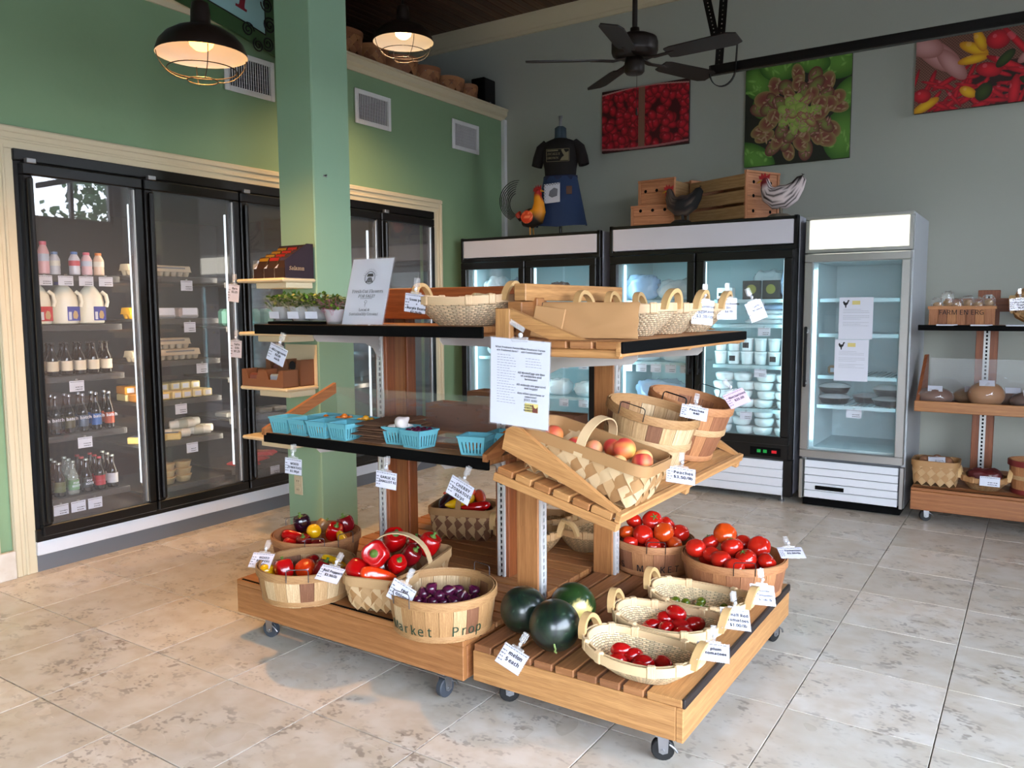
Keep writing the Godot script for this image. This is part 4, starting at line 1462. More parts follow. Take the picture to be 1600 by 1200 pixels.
func arch_sign() -> void:
	var o := thing("arched_sign", "arched dark green shop sign with red lettering on a pale blue panel", "sign", Vector3(-4.45, 3.0, -1.9), PI / 2)
	# local x runs to -z of the shop
	var arc := func(x: float, up: float) -> Vector2: return Vector2(x, 0.36 - 0.062 * x * x + up)
	var outer := PackedVector2Array()
	var inner := PackedVector2Array()
	var line := PackedVector2Array()
	for k in 25:
		outer.append(arc.call(-2.1 + 4.2 * k / 24.0, 0.0))
	for k in 25:
		outer.append(arc.call(2.1 - 4.2 * k / 24.0, 0.70))
	for k in 25:
		inner.append(arc.call(-1.86 + 3.72 * k / 24.0, 0.105))
		line.append(arc.call(-1.87 + 3.74 * k / 24.0, 0.097))
	for k in 25:
		inner.append(arc.call(1.86 - 3.72 * k / 24.0, 0.60))
		line.append(arc.call(1.87 - 3.74 * k / 24.0, 0.608))
	part(o, "board", G.new().prism(outer, 0.018), mat("sign_green", Color(0.18, 0.30, 0.16), 0.5))
	part(o, "outline", G.new().prism(line, 0.002, Transform3D(Basis.IDENTITY, Vector3(0, 0, 0.0181))), M.ink)
	part(o, "panel", G.new().prism(inner, 0.002, Transform3D(Basis.IDENTITY, Vector3(0, 0, 0.0195))), mat("sign_blue", Color(0.58, 0.74, 0.74), 0.5))
	var word := "MARKET"
	for k in 6:
		var x := 1.69 - 0.19 * (5 - k)
		var sl := atan(-0.124 * x)
		var xf := Transform3D(Basis(Vector3.BACK, sl), Vector3(x, 0.36 - 0.062 * x * x + 0.265, 0.0225))
		lettering(o, word[k], 0.27, xf, mat("sign_red", Color(0.50, 0.10, 0.16), 0.5), true, true)
	for s in [-1, 1]:
		var g := G.new()
		var swirls := [[Vector2(1.72, 0.20), 0.05, 0.0], [Vector2(1.80, 0.12), 0.045, 2.0], [Vector2(1.88, 0.15), 0.05, 4.0], [Vector2(1.90, 0.27), 0.055, 1.0], [Vector2(1.88, 0.40), 0.05, 3.0]]
		for w in swirls:
			var pth := []
			for j in 30:
				var a: float = w[2] + j * 0.42
				var r: float = w[1] * (1.0 - j / 34.0)
				pth.append(Vector3(s * (w[0].x + cos(a) * r), w[0].y + 0.04 + sin(a) * r, 0.024))
			g.tube(pth, 0.0045, 5)
		part(o, "scroll", g, M.ink)

func poster(called: String, label: String, at: Vector3, w: float, h: float, tex: Texture2D) -> void:
	var o := thing(called, label, "poster", at)
	var m := mat(called + "_print", Color(1, 1, 1), 0.6)
	m.albedo_texture = tex
	var g := G.new()
	g.quad(Vector3(-w / 2, -h / 2, 0.0155), Vector3(w / 2, -h / 2, 0.0155), Vector3(w / 2, h / 2, 0.0155), Vector3(-w / 2, h / 2, 0.0155))
	part(o, "canvas_edge", G.new().box(Vector3.ZERO, Vector3(w, h, 0.03), 0.002), mat("canvas_edge", Color(0.25, 0.2, 0.18), 0.8))
	part(o, "print", g, m)

func ell(im: Image, cx: float, cy: float, rx: float, ry: float, ang: float, c0: Color, c1: Color, spot := 0.0) -> void:
	var w := im.get_width()
	var h := im.get_height()
	var R := maxf(rx, ry) + 1
	var ca := cos(ang)
	var sa := sin(ang)
	for y in range(maxi(0, int(cy - R)), mini(h, int(cy + R) + 1)):
		for x in range(maxi(0, int(cx - R)), mini(w, int(cx + R) + 1)):
			var dx := x - cx
			var dy := y - cy
			var u := (dx * ca + dy * sa) / rx
			var v := (-dx * sa + dy * ca) / ry
			var d := u * u + v * v
			if d < 1.0:
				var c := c0.lerp(c1, d)
				var hx := (dx / R) + 0.3
				var hy := (dy / R) + 0.35
				if spot > 0.0 and hx * hx + hy * hy < 0.03:
					c = c.lerp(Color(0.95, 0.75, 0.75), spot)
				im.set_pixel(x, y, c)

func paint_tomatoes() -> Texture2D:
	var im := Image.create(330, 216, false, Image.FORMAT_RGB8)
	im.fill(Color(0.28, 0.03, 0.06))
	var r := RandomNumberGenerator.new()
	r.seed = 4
	for k in 210:
		ell(im, r.randf_range(-5, 335), r.randf_range(-5, 221), r.randf_range(17, 21), r.randf_range(13, 16), r.randf_range(0, 3.1), Color(0.82, 0.12, 0.2), Color(0.42, 0.02, 0.07), 0.25)
	for y in 216:
		for x in range(143, 168):
			im.set_pixel(x, y, Color(0.48, 0.33, 0.26).lerp(Color(0.62, 0.44, 0.36), absf(sin(x * 0.5 + y * 0.01)) * 0.4))
	for x in 330:
		var yb := int(205 + 7 * sin(x / 330.0 * PI)) - 4
		var yt := int(16 - 12 * sin(x / 330.0 * PI))
		for y in range(yb, 216):
			im.set_pixel(x, y, Color(0.66, 0.42, 0.42) if y < yb + 7 else Color(0.25, 0.07, 0.08))
		for y in range(0, maxi(0, yt)):
			im.set_pixel(x, y, Color(0.72, 0.5, 0.48) if y > yt - 6 else Color(0.2, 0.08, 0.07))
	return ImageTexture.create_from_image(im)

func paint_lettuce() -> Texture2D:
	var im := Image.create(320, 320, false, Image.FORMAT_RGB8)
	im.fill(Color(0.11, 0.12, 0.07))
	var r := RandomNumberGenerator.new()
	r.seed = 9
	for a in [[40, 60, 60, 45], [280, 30, 70, 50], [300, 250, 60, 80], [30, 290, 75, 40], [100, 20, 60, 40], [200, 15, 60, 35], [310, 130, 40, 60], [60, 130, 38, 42]]:
		ell(im, a[0], a[1], a[2], a[3], r.randf(), Color(0.40, 0.60, 0.24), Color(0.20, 0.36, 0.11))
		for k in 8:
			ell(im, a[0] + r.randf_range(-1, 1) * a[2] * 0.6, a[1] + r.randf_range(-1, 1) * a[3] * 0.6, r.randf_range(8, 20), r.randf_range(3, 6), r.randf_range(0, 3), Color(0.52, 0.70, 0.34), Color(0.36, 0.55, 0.2))
	for ring in 5:
		var R := 118.0 - ring * 25
		var n := 15 - ring * 2
		for k in n:
			var an := TAU * k / n + ring * 0.4 + r.randf_range(-0.15, 0.15)
			var c0 := Color(0.50, 0.24, 0.22)
			var c1 := Color(0.58, 0.52, 0.30)
			var pick := r.randf()
			if ring > 2:
				c0 = Color(0.66, 0.72, 0.36)
				c1 = Color(0.55, 0.28, 0.26) if pick > 0.6 else Color(0.52, 0.62, 0.26)
			elif pick > 0.6:
				c0 = Color(0.50, 0.55, 0.27)
				c1 = Color(0.42, 0.18, 0.19)
			ell(im, 165 + cos(an) * R, 168 + sin(an) * R, r.randf_range(28, 38) - ring * 3, r.randf_range(18, 27) - ring * 2, an + r.randf_range(-0.6, 0.6), c0, c1)
			for j in 5:
				ell(im, 165 + cos(an) * R + r.randf_range(-18, 18), 168 + sin(an) * R + r.randf_range(-16, 16), r.randf_range(5, 12), r.randf_range(2, 4), r.randf_range(0, 3), Color(0.72, 0.55, 0.48), c1)
	return ImageTexture.create_from_image(im)

func paint_peppers() -> Texture2D:
	var im := Image.create(340, 220, false, Image.FORMAT_RGB8)
	for y in 220:
		for x in 340:
			var k := float((x / 4 + y / 4) % 2)
			im.set_pixel(x, y, Color(0.36, 0.22, 0.18).lerp(Color(0.50, 0.34, 0.28), k))
	var r := RandomNumberGenerator.new()
	r.seed = 5
	ell(im, 260, 170, 130, 70, 0.0, Color(0.17, 0.12, 0.09), Color(0.22, 0.10, 0.08))
	for k in 60:
		ell(im, r.randf_range(0, 340), r.randf_range(110, 220), r.randf_range(18, 42), r.randf_range(4, 8), r.randf_range(-1.4, 1.0), Color(0.80, 0.10, 0.16), Color(0.5, 0.02, 0.08), 0.3)
	for a in [[60, 60, 75, 32, 0.7], [95, 90, 60, 22, 0.9], [320, 40, 55, 26, -0.9], [300, 85, 48, 16, -0.6], [25, 30, 50, 30, 0.4]]:
		ell(im, a[0], a[1], a[2], a[3], a[4], Color(0.80, 0.60, 0.58), Color(0.60, 0.38, 0.36))
	for a in [[150, 55, 42, 15, 0.5], [165, 35, 34, 14, 1.2], [150, 85, 40, 13, -0.1], [30, 200, 40, 14, -0.5], [140, 175, 25, 14, 0.6]]:
		ell(im, a[0], a[1], a[2], a[3], a[4], Color(0.92, 0.74, 0.12), Color(0.74, 0.46, 0.04), 0.3)
	for a in [[210, 40, 30, 26, 0.2], [235, 110, 60, 10, 0.5], [262, 60, 70, 9, 0.9], [190, 120, 34, 20, 0.3], [290, 140, 60, 9, 0.3], [255, 190, 14, 48, 0.1], [20, 170, 24, 20, 0.2]]:
		ell(im, a[0], a[1], a[2], a[3], a[4], Color(0.84, 0.12, 0.18), Color(0.55, 0.03, 0.08), 0.3)
	for a in [[230, 95, 30, 14, -0.8], [180, 180, 20, 26, 0.5], [300, 175, 40, 12, 0.6]]:
		ell(im, a[0], a[1], a[2], a[3], a[4], Color(0.22, 0.30, 0.10), Color(0.12, 0.16, 0.06))
	return ImageTexture.create_from_image(im)

# ---------------------------------------------------------------- on top of the wall and the fridges
func top_things() -> void:
	var dark := [M.stave_dark_0, M.stave_dark_1, M.stave_dark_2]
	var spots := [[-4.70, 0.155, 0.20, "tallest brown splint basket on the ledge, next to the column"], [-5.03, 0.135, 0.17, "second brown splint basket on the ledge from the column"], [-5.36, 0.165, 0.155, "third brown splint basket on the ledge, with a dark rim"], [-5.70, 0.14, 0.16, "fourth brown splint basket on the ledge from the column"], [-6.035, 0.15, 0.145, "fifth brown splint basket on the ledge from the column"], [-6.325, 0.11, 0.15, "smallest brown splint basket on the ledge, nearest the black speaker"]]
	for k in spots.size():
		var s: Array = spots[k]
		var o := thing("splint_basket", s[3], "basket", Vector3(-4.66, 3.35, s[0]), k * 0.4, "baskets along the ledge")
		splint_basket(o, s[1], s[1], s[2], s[1] * 0.85, 12 if s[1] > 0.13 else 10, dark, 0.86, dark[(k + 1) % 3], 0.86)
	var sp := thing("loudspeaker", "black box loudspeaker on the end of the ledge", "speaker", Vector3(-4.60, 3.35, -6.53))
	part(sp, "cabinet", G.new().box(Vector3(0, 0.125, 0), Vector3(0.15, 0.25, 0.19), 0.006), M.black_matte)
	part(sp, "grille", G.new().box(Vector3(0.078, 0.125, 0), Vector3(0.008, 0.23, 0.17), 0.004), mat("grille_cloth", Color(0.02, 0.02, 0.022), 0.9))
	part(sp, "badge", G.new().box(Vector3(0.083, 0.03, 0), Vector3(0.003, 0.008, 0.02)), M.steel)
	mannequin()
	rooster()
	crates()
	hens()

func mannequin() -> void:
	# dress form on a pole, wearing a shirt and an apron; origin at its base on the fridge
	var o := thing("dress_form", "mannequin torso wearing a dark brown printed shirt and a blue denim apron", "mannequin", Vector3(-3.60, 2.03, -6.28), 0.32)
	part(o, "base", G.new().lathe([Vector2(0, 0.0), Vector2(0.12, 0.0), Vector2(0.12, 0.008), Vector2(0.04, 0.02), Vector2(0.015, 0.04), Vector2(0.0, 0.04)], 24), M.black_metal)
	part(o, "pole", G.new().tube([Vector3(0, 0.03, 0), Vector3(0, 0.30, 0)], 0.012, 10), M.black_metal)
	var body := G.new()
	var rows := []
	for s in [[0.30, 0.14, 0.10], [0.36, 0.155, 0.115], [0.46, 0.15, 0.11], [0.54, 0.125, 0.09], [0.62, 0.13, 0.095], [0.70, 0.15, 0.11], [0.78, 0.15, 0.10], [0.825, 0.13, 0.075], [0.85, 0.075, 0.06], [0.87, 0.052, 0.052], [0.95, 0.05, 0.05], [0.965, 0.03, 0.03], [0.97, 0.0, 0.0]]:
		rows.append(Vector3(s[0], s[1], s[2]))
	part(o, "form", stack(rows), mat("form_cloth", Color(0.22, 0.28, 0.32), 0.85))
	part(o, "finial", G.new().lathe([Vector2(0.012, 0.968), Vector2(0.014, 0.985), Vector2(0.011, 1.0), Vector2(0.019, 1.055), Vector2(0.0, 1.06)], 14), M.steel)
	var shirt := mat("shirt_brown", Color(0.075, 0.055, 0.05), 0.9)
	rows = []
	for s in [[0.50, 0.142, 0.108], [0.54, 0.138, 0.105], [0.60, 0.142, 0.108], [0.68, 0.158, 0.118], [0.75, 0.165, 0.112], [0.80, 0.158, 0.098], [0.835, 0.13, 0.08], [0.852, 0.085, 0.066], [0.858, 0.064, 0.06]]:
		rows.append(Vector3(s[0], s[1], s[2]))
	var sh := part(o, "shirt", stack(rows), shirt)
	for s in [-1, 1]:
		part(sh, "sleeve", G.new().loft([Vector3(s * 0.115, 0.815, 0), Vector3(s * 0.165, 0.77, 0.005), Vector3(s * 0.195, 0.69, 0.01), Vector3(s * 0.212, 0.625, 0.01)], [Vector2(0.05, 0.05), Vector2(0.058, 0.055), Vector2(0.055, 0.05), Vector2(0.056, 0.046)], 14), shirt)
	# the print on the chest
	var pm := mat("shirt_print", Color(0.46, 0.43, 0.33), 0.9)
	var pr := Node3D.new()
	pr.name = "chest_print"
	sh.add_child(pr)
	pr.position = Vector3(0, 0.70, 0.118)
	var fr := G.new()
	for s in [-1, 1]:
		fr.box(Vector3(0, s * 0.052, 0.001), Vector3(0.20, 0.003, 0.002))
		fr.box(Vector3(s * 0.10, 0, 0.001), Vector3(0.003, 0.105, 0.002))
	fr.box(Vector3(-0.045, 0.04, 0.001), Vector3(0.095, 0.009, 0.002))
	fr.prism(PackedVector2Array([Vector2(0.03, 0.045), Vector2(0.05, 0.05), Vector2(0.07, 0.02), Vector2(0.095, 0.03), Vector2(0.095, -0.045), Vector2(0.02, -0.045), Vector2(0.035, -0.02), Vector2(0.055, -0.005), Vector2(0.04, 0.02)]), 0.002)
	part(pr, "picture", fr, pm)
	lettering(pr, "LOCALLY", 0.026, Transform3D(Basis.IDENTITY, Vector3(-0.042, 0.012, 0.002)), pm, true, true)
	lettering(pr, "GROWN", 0.026, Transform3D(Basis.IDENTITY, Vector3(-0.048, -0.022, 0.002)), pm, true, true)
	# denim apron, wider to the hem
	var ap := G.new()
	var rr := []
	for k in 9:
		var f := k / 8.0
		var row := PackedVector3Array()
		for q in 23:
			var an := PI * (-0.62 + 1.24 * q / 22.0)
			var w := lerpf(0.15, 0.235, f) + 0.008 * sin(q * 1.7) * f
			row.append(Vector3(sin(an) * w, 0.525 - f * 0.44 + 0.02 * absf(sin(an)) * f, cos(an) * lerpf(0.118, 0.165, f)))
		rr.append(row)
	ap.grid(rr, false, true)
	var denim := mat("denim", Color(0.13, 0.20, 0.33), 0.9)
	var apr := part(o, "apron", ap, denim)
	part(apr, "waistband", G.new().tube([Vector3(-0.15, 0.52, 0.0), Vector3(-0.11, 0.515, 0.085), Vector3(0, 0.512, 0.122), Vector3(0.11, 0.515, 0.085), Vector3(0.15, 0.52, 0.0)], 0.005, 8, false, 0.022), mat("denim_dark", Color(0.10, 0.13, 0.24), 0.9))
	var pk := Node3D.new()
	pk.name = "printed_patch"
	apr.add_child(pk)
	pk.position = Vector3(-0.045, 0.375, 0.150)
	pk.rotation = Vector3(-0.14, -0.2, 0.06)
	part(pk, "cloth", G.new().box(Vector3.ZERO, Vector3(0.15, 0.17, 0.003)), M.paper)
	var ck := G.new()
	for k in 12:
		ck.box(Vector3(-0.069 + k * 0.0126, 0.080 if k % 2 else 0.0735, 0.002), Vector3(0.008, 0.007, 0.001))
		ck.box(Vector3(-0.072 if k % 2 else -0.066, -0.08 + k * 0.0136, 0.002), Vector3(0.006, 0.008, 0.001))
	part(pk, "checks", ck, M.ink)
	part(pk, "drawing", G.new().prism(PackedVector2Array([Vector2(0.0, -0.04), Vector2(0.05, -0.03), Vector2(0.055, 0.03), Vector2(0.02, 0.045), Vector2(-0.02, 0.02), Vector2(-0.03, -0.02)]), 0.001, Transform3D(Basis.IDENTITY, Vector3(0, 0, 0.0018))), mat("drawing_grey", Color(0.45, 0.46, 0.50), 0.9))
	var pc := part(apr, "side_patch", G.new().box(Vector3(0.085, 0.40, 0.128), Vector3(0.05, 0.07, 0.004), 0.001), mat("patch_mixed", Color(0.36, 0.25, 0.2), 0.9))
	pc.rotation.y = 0.12

# body of stacked ellipses: rows of Vector3(height, half width, half depth)
func stack(rows: Array, seg := 28) -> G:
	var out := []
	for s in rows:
		var row := PackedVector3Array()
		for q in seg + 1:
			var a := -TAU * (q % seg) / seg
			row.append(Vector3(cos(a) * s.y, s.x, sin(a) * s.z))
		out.append(row)
	return G.new().grid(out, true)

func rooster() -> void:
	# tin rooster, head to the right; origin under its feet
	var o := thing("rooster_figure", "painted metal rooster with a yellow neck and long black tail feathers", "figurine", Vector3(-3.74, 2.03, -6.02), 0.0)
	var g := G.new()
	g.loft([Vector3(-0.16, 0.20, 0), Vector3(-0.12, 0.185, 0), Vector3(-0.06, 0.165, 0), Vector3(0.0, 0.16, 0), Vector3(0.05, 0.175, 0), Vector3(0.075, 0.22, 0), Vector3(0.075, 0.28, 0), Vector3(0.065, 0.33, 0), Vector3(0.062, 0.365, 0), Vector3(0.075, 0.39, 0), Vector3(0.085, 0.405, 0)], [Vector2(0.012, 0.012), Vector2(0.04, 0.045), Vector2(0.066, 0.075), Vector2(0.072, 0.088), Vector2(0.068, 0.085), Vector2(0.055, 0.065), Vector2(0.042, 0.048), Vector2(0.032, 0.036), Vector2(0.028, 0.03), Vector2(0.024, 0.026), Vector2(0.004, 0.006)], 20, Vector3(-1, 0.35, 0))
	g.paint(0, func(p: Vector3) -> Color:
		if p.y > 0.335:
			return lin(0.62, 0.05, 0.07)
		if p.x > 0.015 and p.y > 0.20 - 0.03 * absf(sin(p.z * 90.0)):
			return lin(0.85, 0.55, 0.08)
		if p.x < -0.03 and p.y > 0.185 + 0.02 * sin(p.x * 120.0):
			return lin(0.62, 0.16, 0.08)
		return lin(0.05, 0.05, 0.055))
	part(o, "body", g, M.painted)
	g = G.new()
	g.prism(PackedVector2Array([Vector2(0.02, 0.385), Vector2(0.03, 0.42), Vector2(0.035, 0.405), Vector2(0.048, 0.435), Vector2(0.055, 0.41), Vector2(0.07, 0.44), Vector2(0.076, 0.412), Vector2(0.095, 0.435), Vector2(0.098, 0.40), Vector2(0.06, 0.38)]), 0.008, Transform3D(Basis.IDENTITY, Vector3(0, 0, -0.004)))
	g.prism(PackedVector2Array([Vector2(0.085, 0.38), Vector2(0.102, 0.37), Vector2(0.10, 0.335), Vector2(0.088, 0.33), Vector2(0.082, 0.36)]), 0.012, Transform3D(Basis.IDENTITY, Vector3(0, 0, -0.006)))
	part(o, "comb", g, mat("comb_red", Color(0.62, 0.05, 0.08), 0.5))
	part(o, "beak", G.new().loft([Vector3(0.095, 0.388, 0), Vector3(0.112, 0.384, 0), Vector3(0.128, 0.376, 0)], [Vector2(0.009, 0.01), Vector2(0.006, 0.007), Vector2(0.001, 0.001)], 8), mat("beak_yellow", Color(0.78, 0.55, 0.15), 0.5))
	for s in [-1, 1]:
		var w := G.new()
		w.ball(func(a, p): return Vector3(cos(a) * cos(p) * 0.062, sin(p) * 0.055, sin(a) * cos(p) * 0.012), 18, 10, Vector3(-0.005, 0.165, s * 0.068))
		w.paint(0, func(p: Vector3) -> Color: return lin(0.78, 0.24, 0.10) if sin(p.x * 260.0) * sin(p.y * 260.0) > -0.35 else lin(0.92, 0.52, 0.36))
		part(o, "wing", w, M.painted)
		part(o, "eye", G.new().ball(func(a, p): return Vector3(cos(a) * cos(p), sin(p), sin(a) * cos(p)) * 0.004, 8, 6, Vector3(0.08, 0.392, s * 0.022)), M.ink)
		part(o, "leg", G.new().tube([Vector3(0.0, 0.09, s * 0.025), Vector3(0.005, 0.0, s * 0.03)], 0.006, 8).tube([Vector3(-0.015, 0.004, s * 0.03), Vector3(0.04, 0.004, s * 0.035)], 0.005, 6), mat("leg_yellow", Color(0.72, 0.48, 0.12), 0.5))
	for k in 7:
		var path := []
		for j in 12:
			var f := j / 11.0
			var an := 0.5 + f * (2.3 + k * 0.08)
			var R := 0.105 + k * 0.012
			path.append(Vector3(-0.15 - sin(an) * R * 1.1 + 0.04 - f * 0.03, 0.20 - cos(an) * R + R * 0.85 - k * 0.006, (k - 3) * 0.007))
		part(o, "tail_feather", G.new().ribbon(path, [Vector3.BACK], 0.010, 0.004), M.black_metal)

func crate(o: Node3D, w: float, h: float, d: float, rows: int, holes: Array, dip := 0.0) -> void:
	# slatted crate: end panel of boards facing +z with finger holes, slatted sides; origin at the middle of its bottom
	var t := 0.012
	for s in [-1, 1]:
		var eg := Node3D.new()
		eg.name = "end_panel"
		o.add_child(eg, true)
		eg.position = Vector3(0, 0, s * (d / 2 - t))
		var bh := (h - 0.02) / 2
		for k in 2:
			board(eg, "end_plank", Vector3(0, 0.01 + bh * (k + 0.5), 0), Vector3(w - 0.04, bh - 0.002, t), M.crate_pine)
		for q in [-1, 1]:
			board(eg, "corner_post", Vector3(q * (w / 2 - 0.012), h / 2, s * 0.006), Vector3(0.022, h, 0.02), M.crate_pine)
		board(eg, "top_rail", Vector3(0, h - 0.008, s * 0.008), Vector3(w, 0.018, 0.026), M.crate_pine)
		board(eg, "bottom_rail", Vector3(0, 0.008, s * 0.006), Vector3(w - 0.02, 0.016, 0.022), M.crate_pine)
		for p in holes:
			var hg := part(eg, "finger_hole", G.new().lathe_hard([Vector2(0, 0), Vector2(0.013, 0)], 12), M.black_matte)
			hg.position = Vector3(p.x, p.y, s * (t / 2 + 0.0008))
			hg.rotation.x = s * PI / 2
	for s in [-1, 1]:
		var sh := (h - 0.02) / rows
		for k in rows:
			board(o, "side_slat", Vector3(s * (w / 2 - 0.004), 0.01 + sh * (k + 0.5) - 0.004, 0), Vector3(0.008, sh - 0.022, d - 0.01), M.crate_side)
	board(o, "bottom_board", Vector3(0, 0.006, 0), Vector3(w - 0.03, 0.01, d - 0.03), M.crate_side)

func crates() -> void:
	var o := thing("wooden_crate", "small wooden crate with three finger holes standing lowest on the fridge", "crate", Vector3(-2.60, 2.05, -6.12), 0.05)
	crate(o, 0.36, 0.165, 0.30, 1, [Vector2(-0.10, 0.125), Vector2(0.0, 0.125), Vector2(0.10, 0.125)])
	o = thing("wooden_crate", "wooden crate with a curved side stacked on the small crate", "crate", Vector3(-2.56, 2.217, -6.16), -0.12)
	crate(o, 0.33, 0.20, 0.30, 1, [Vector2(-0.10, 0.115), Vector2(0.0, 0.115), Vector2(0.11, 0.115)])
	o = thing("wooden_crate", "large slatted wooden crate lying lengthways between the two hens", "crate", Vector3(-2.03, 2.0505, -6.22), 1.12)
	crate(o, 0.36, 0.36, 0.58, 3, [Vector2(-0.09, 0.28), Vector2(0.09, 0.28), Vector2(-0.09, 0.18), Vector2(0.09, 0.18), Vector2(-0.09, 0.07), Vector2(0.09, 0.07)])

func hen(o: Node3D, body: Callable, base_mat: Material) -> void:
	var g := G.new()
	g.loft([Vector3(0.155, 0.30, 0), Vector3(0.145, 0.27, 0), Vector3(0.12, 0.22, 0), Vector3(0.08, 0.175, 0), Vector3(0.03, 0.15, 0), Vector3(-0.03, 0.15, 0), Vector3(-0.075, 0.175, 0), Vector3(-0.095, 0.215, 0), Vector3(-0.10, 0.255, 0), Vector3(-0.105, 0.28, 0), Vector3(-0.115, 0.295, 0)], [Vector2(0.004, 0.012), Vector2(0.014, 0.035), Vector2(0.035, 0.05), Vector2(0.062, 0.072), Vector2(0.078, 0.088), Vector2(0.076, 0.085), Vector2(0.058, 0.062), Vector2(0.036, 0.042), Vector2(0.027, 0.031), Vector2(0.022, 0.024), Vector2(0.003, 0.006)], 36, Vector3(0.35, 1, 0))
	g.paint(0, body)
	part(o, "body", g, M.painted_matte)
	var red := mat("comb_red", Color(0.62, 0.05, 0.08), 0.5)
	part(o, "comb", G.new().prism(PackedVector2Array([Vector2(-0.145, 0.285), Vector2(-0.15, 0.31), Vector2(-0.135, 0.305), Vector2(-0.13, 0.33), Vector2(-0.115, 0.31), Vector2(-0.105, 0.33), Vector2(-0.095, 0.305), Vector2(-0.07, 0.32), Vector2(-0.075, 0.285), Vector2(-0.10, 0.275)]), 0.012, Transform3D(Basis.IDENTITY, Vector3(0, 0, -0.006))), red)
	part(o, "wattle", G.new().prism(PackedVector2Array([Vector2(-0.135, 0.265), Vector2(-0.115, 0.27), Vector2(-0.11, 0.235), Vector2(-0.125, 0.225), Vector2(-0.135, 0.235)]), 0.02, Transform3D(Basis.IDENTITY, Vector3(0, 0, -0.01))), red)
	part(o, "beak", G.new().loft([Vector3(-0.13, 0.272, 0), Vector3(-0.15, 0.266, 0), Vector3(-0.165, 0.256, 0)], [Vector2(0.008, 0.008), Vector2(0.005, 0.006), Vector2(0.001, 0.001)], 8), mat("beak_yellow", Color(0.78, 0.55, 0.15), 0.5))
	for s in [-1, 1]:
		part(o, "leg", G.new().tube([Vector3(0.01, 0.075, s * 0.022), Vector3(0.012, 0.02, s * 0.025)], 0.009, 8), base_mat)
	part(o, "stand", G.new().lathe([Vector2(0.0, 0.0), Vector2(0.085, 0.0), Vector2(0.085, 0.012), Vector2(0.06, 0.028), Vector2(0.0, 0.032)], 24), base_mat)

func hens() -> void:
	var dark := mat("hen_stand", Color(0.10, 0.09, 0.08), 0.7)
	var o := thing("hen_figure", "dark brown and black carved hen with a red comb before the crates", "figurine", Vector3(-2.335, 2.05, -5.93), 0.15)
	hen(o, func(p: Vector3) -> Color:
		if p.x > 0.09 or (p.y > 0.10 and p.y < 0.20 and absf(p.z) > 0.045 and p.x > -0.055 and p.x < 0.075):
			return lin(0.07, 0.065, 0.065)
		if sin(p.x * 400.0 + 3.0 * sin(p.y * 200.0)) > 0.2:
			return lin(0.34, 0.29, 0.25)
		return lin(0.22, 0.18, 0.16), dark)
	o.scale = Vector3(0.92, 0.92, 0.92)
	o = thing("hen_figure", "white carved hen with dark feather stripes standing at the fridge corner", "figurine", Vector3(-1.61, 2.05, -5.97), 0.1)
	hen(o, func(p: Vector3) -> Color:
		if p.x < -0.085 and p.y > 0.24:
			return lin(0.45, 0.10, 0.12)
		return lin(0.16, 0.13, 0.13) if sin(p.y * 330.0 + sin(p.x * 90.0) * 2.2 + p.x * 90.0) > 0.45 else lin(0.80, 0.74, 0.73), mat("hen_stand_light", Color(0.42, 0.38, 0.32), 0.7))

# ---------------------------------------------------------------- fruit and vegetables
func gloss(called: String, col: Color, rough := 0.2) -> StandardMaterial3D:
	var m := mat(called, col, rough)
	m.clearcoat_enabled = rough < 0.3
	m.clearcoat = 0.5
	m.clearcoat_roughness = 0.1
	return m

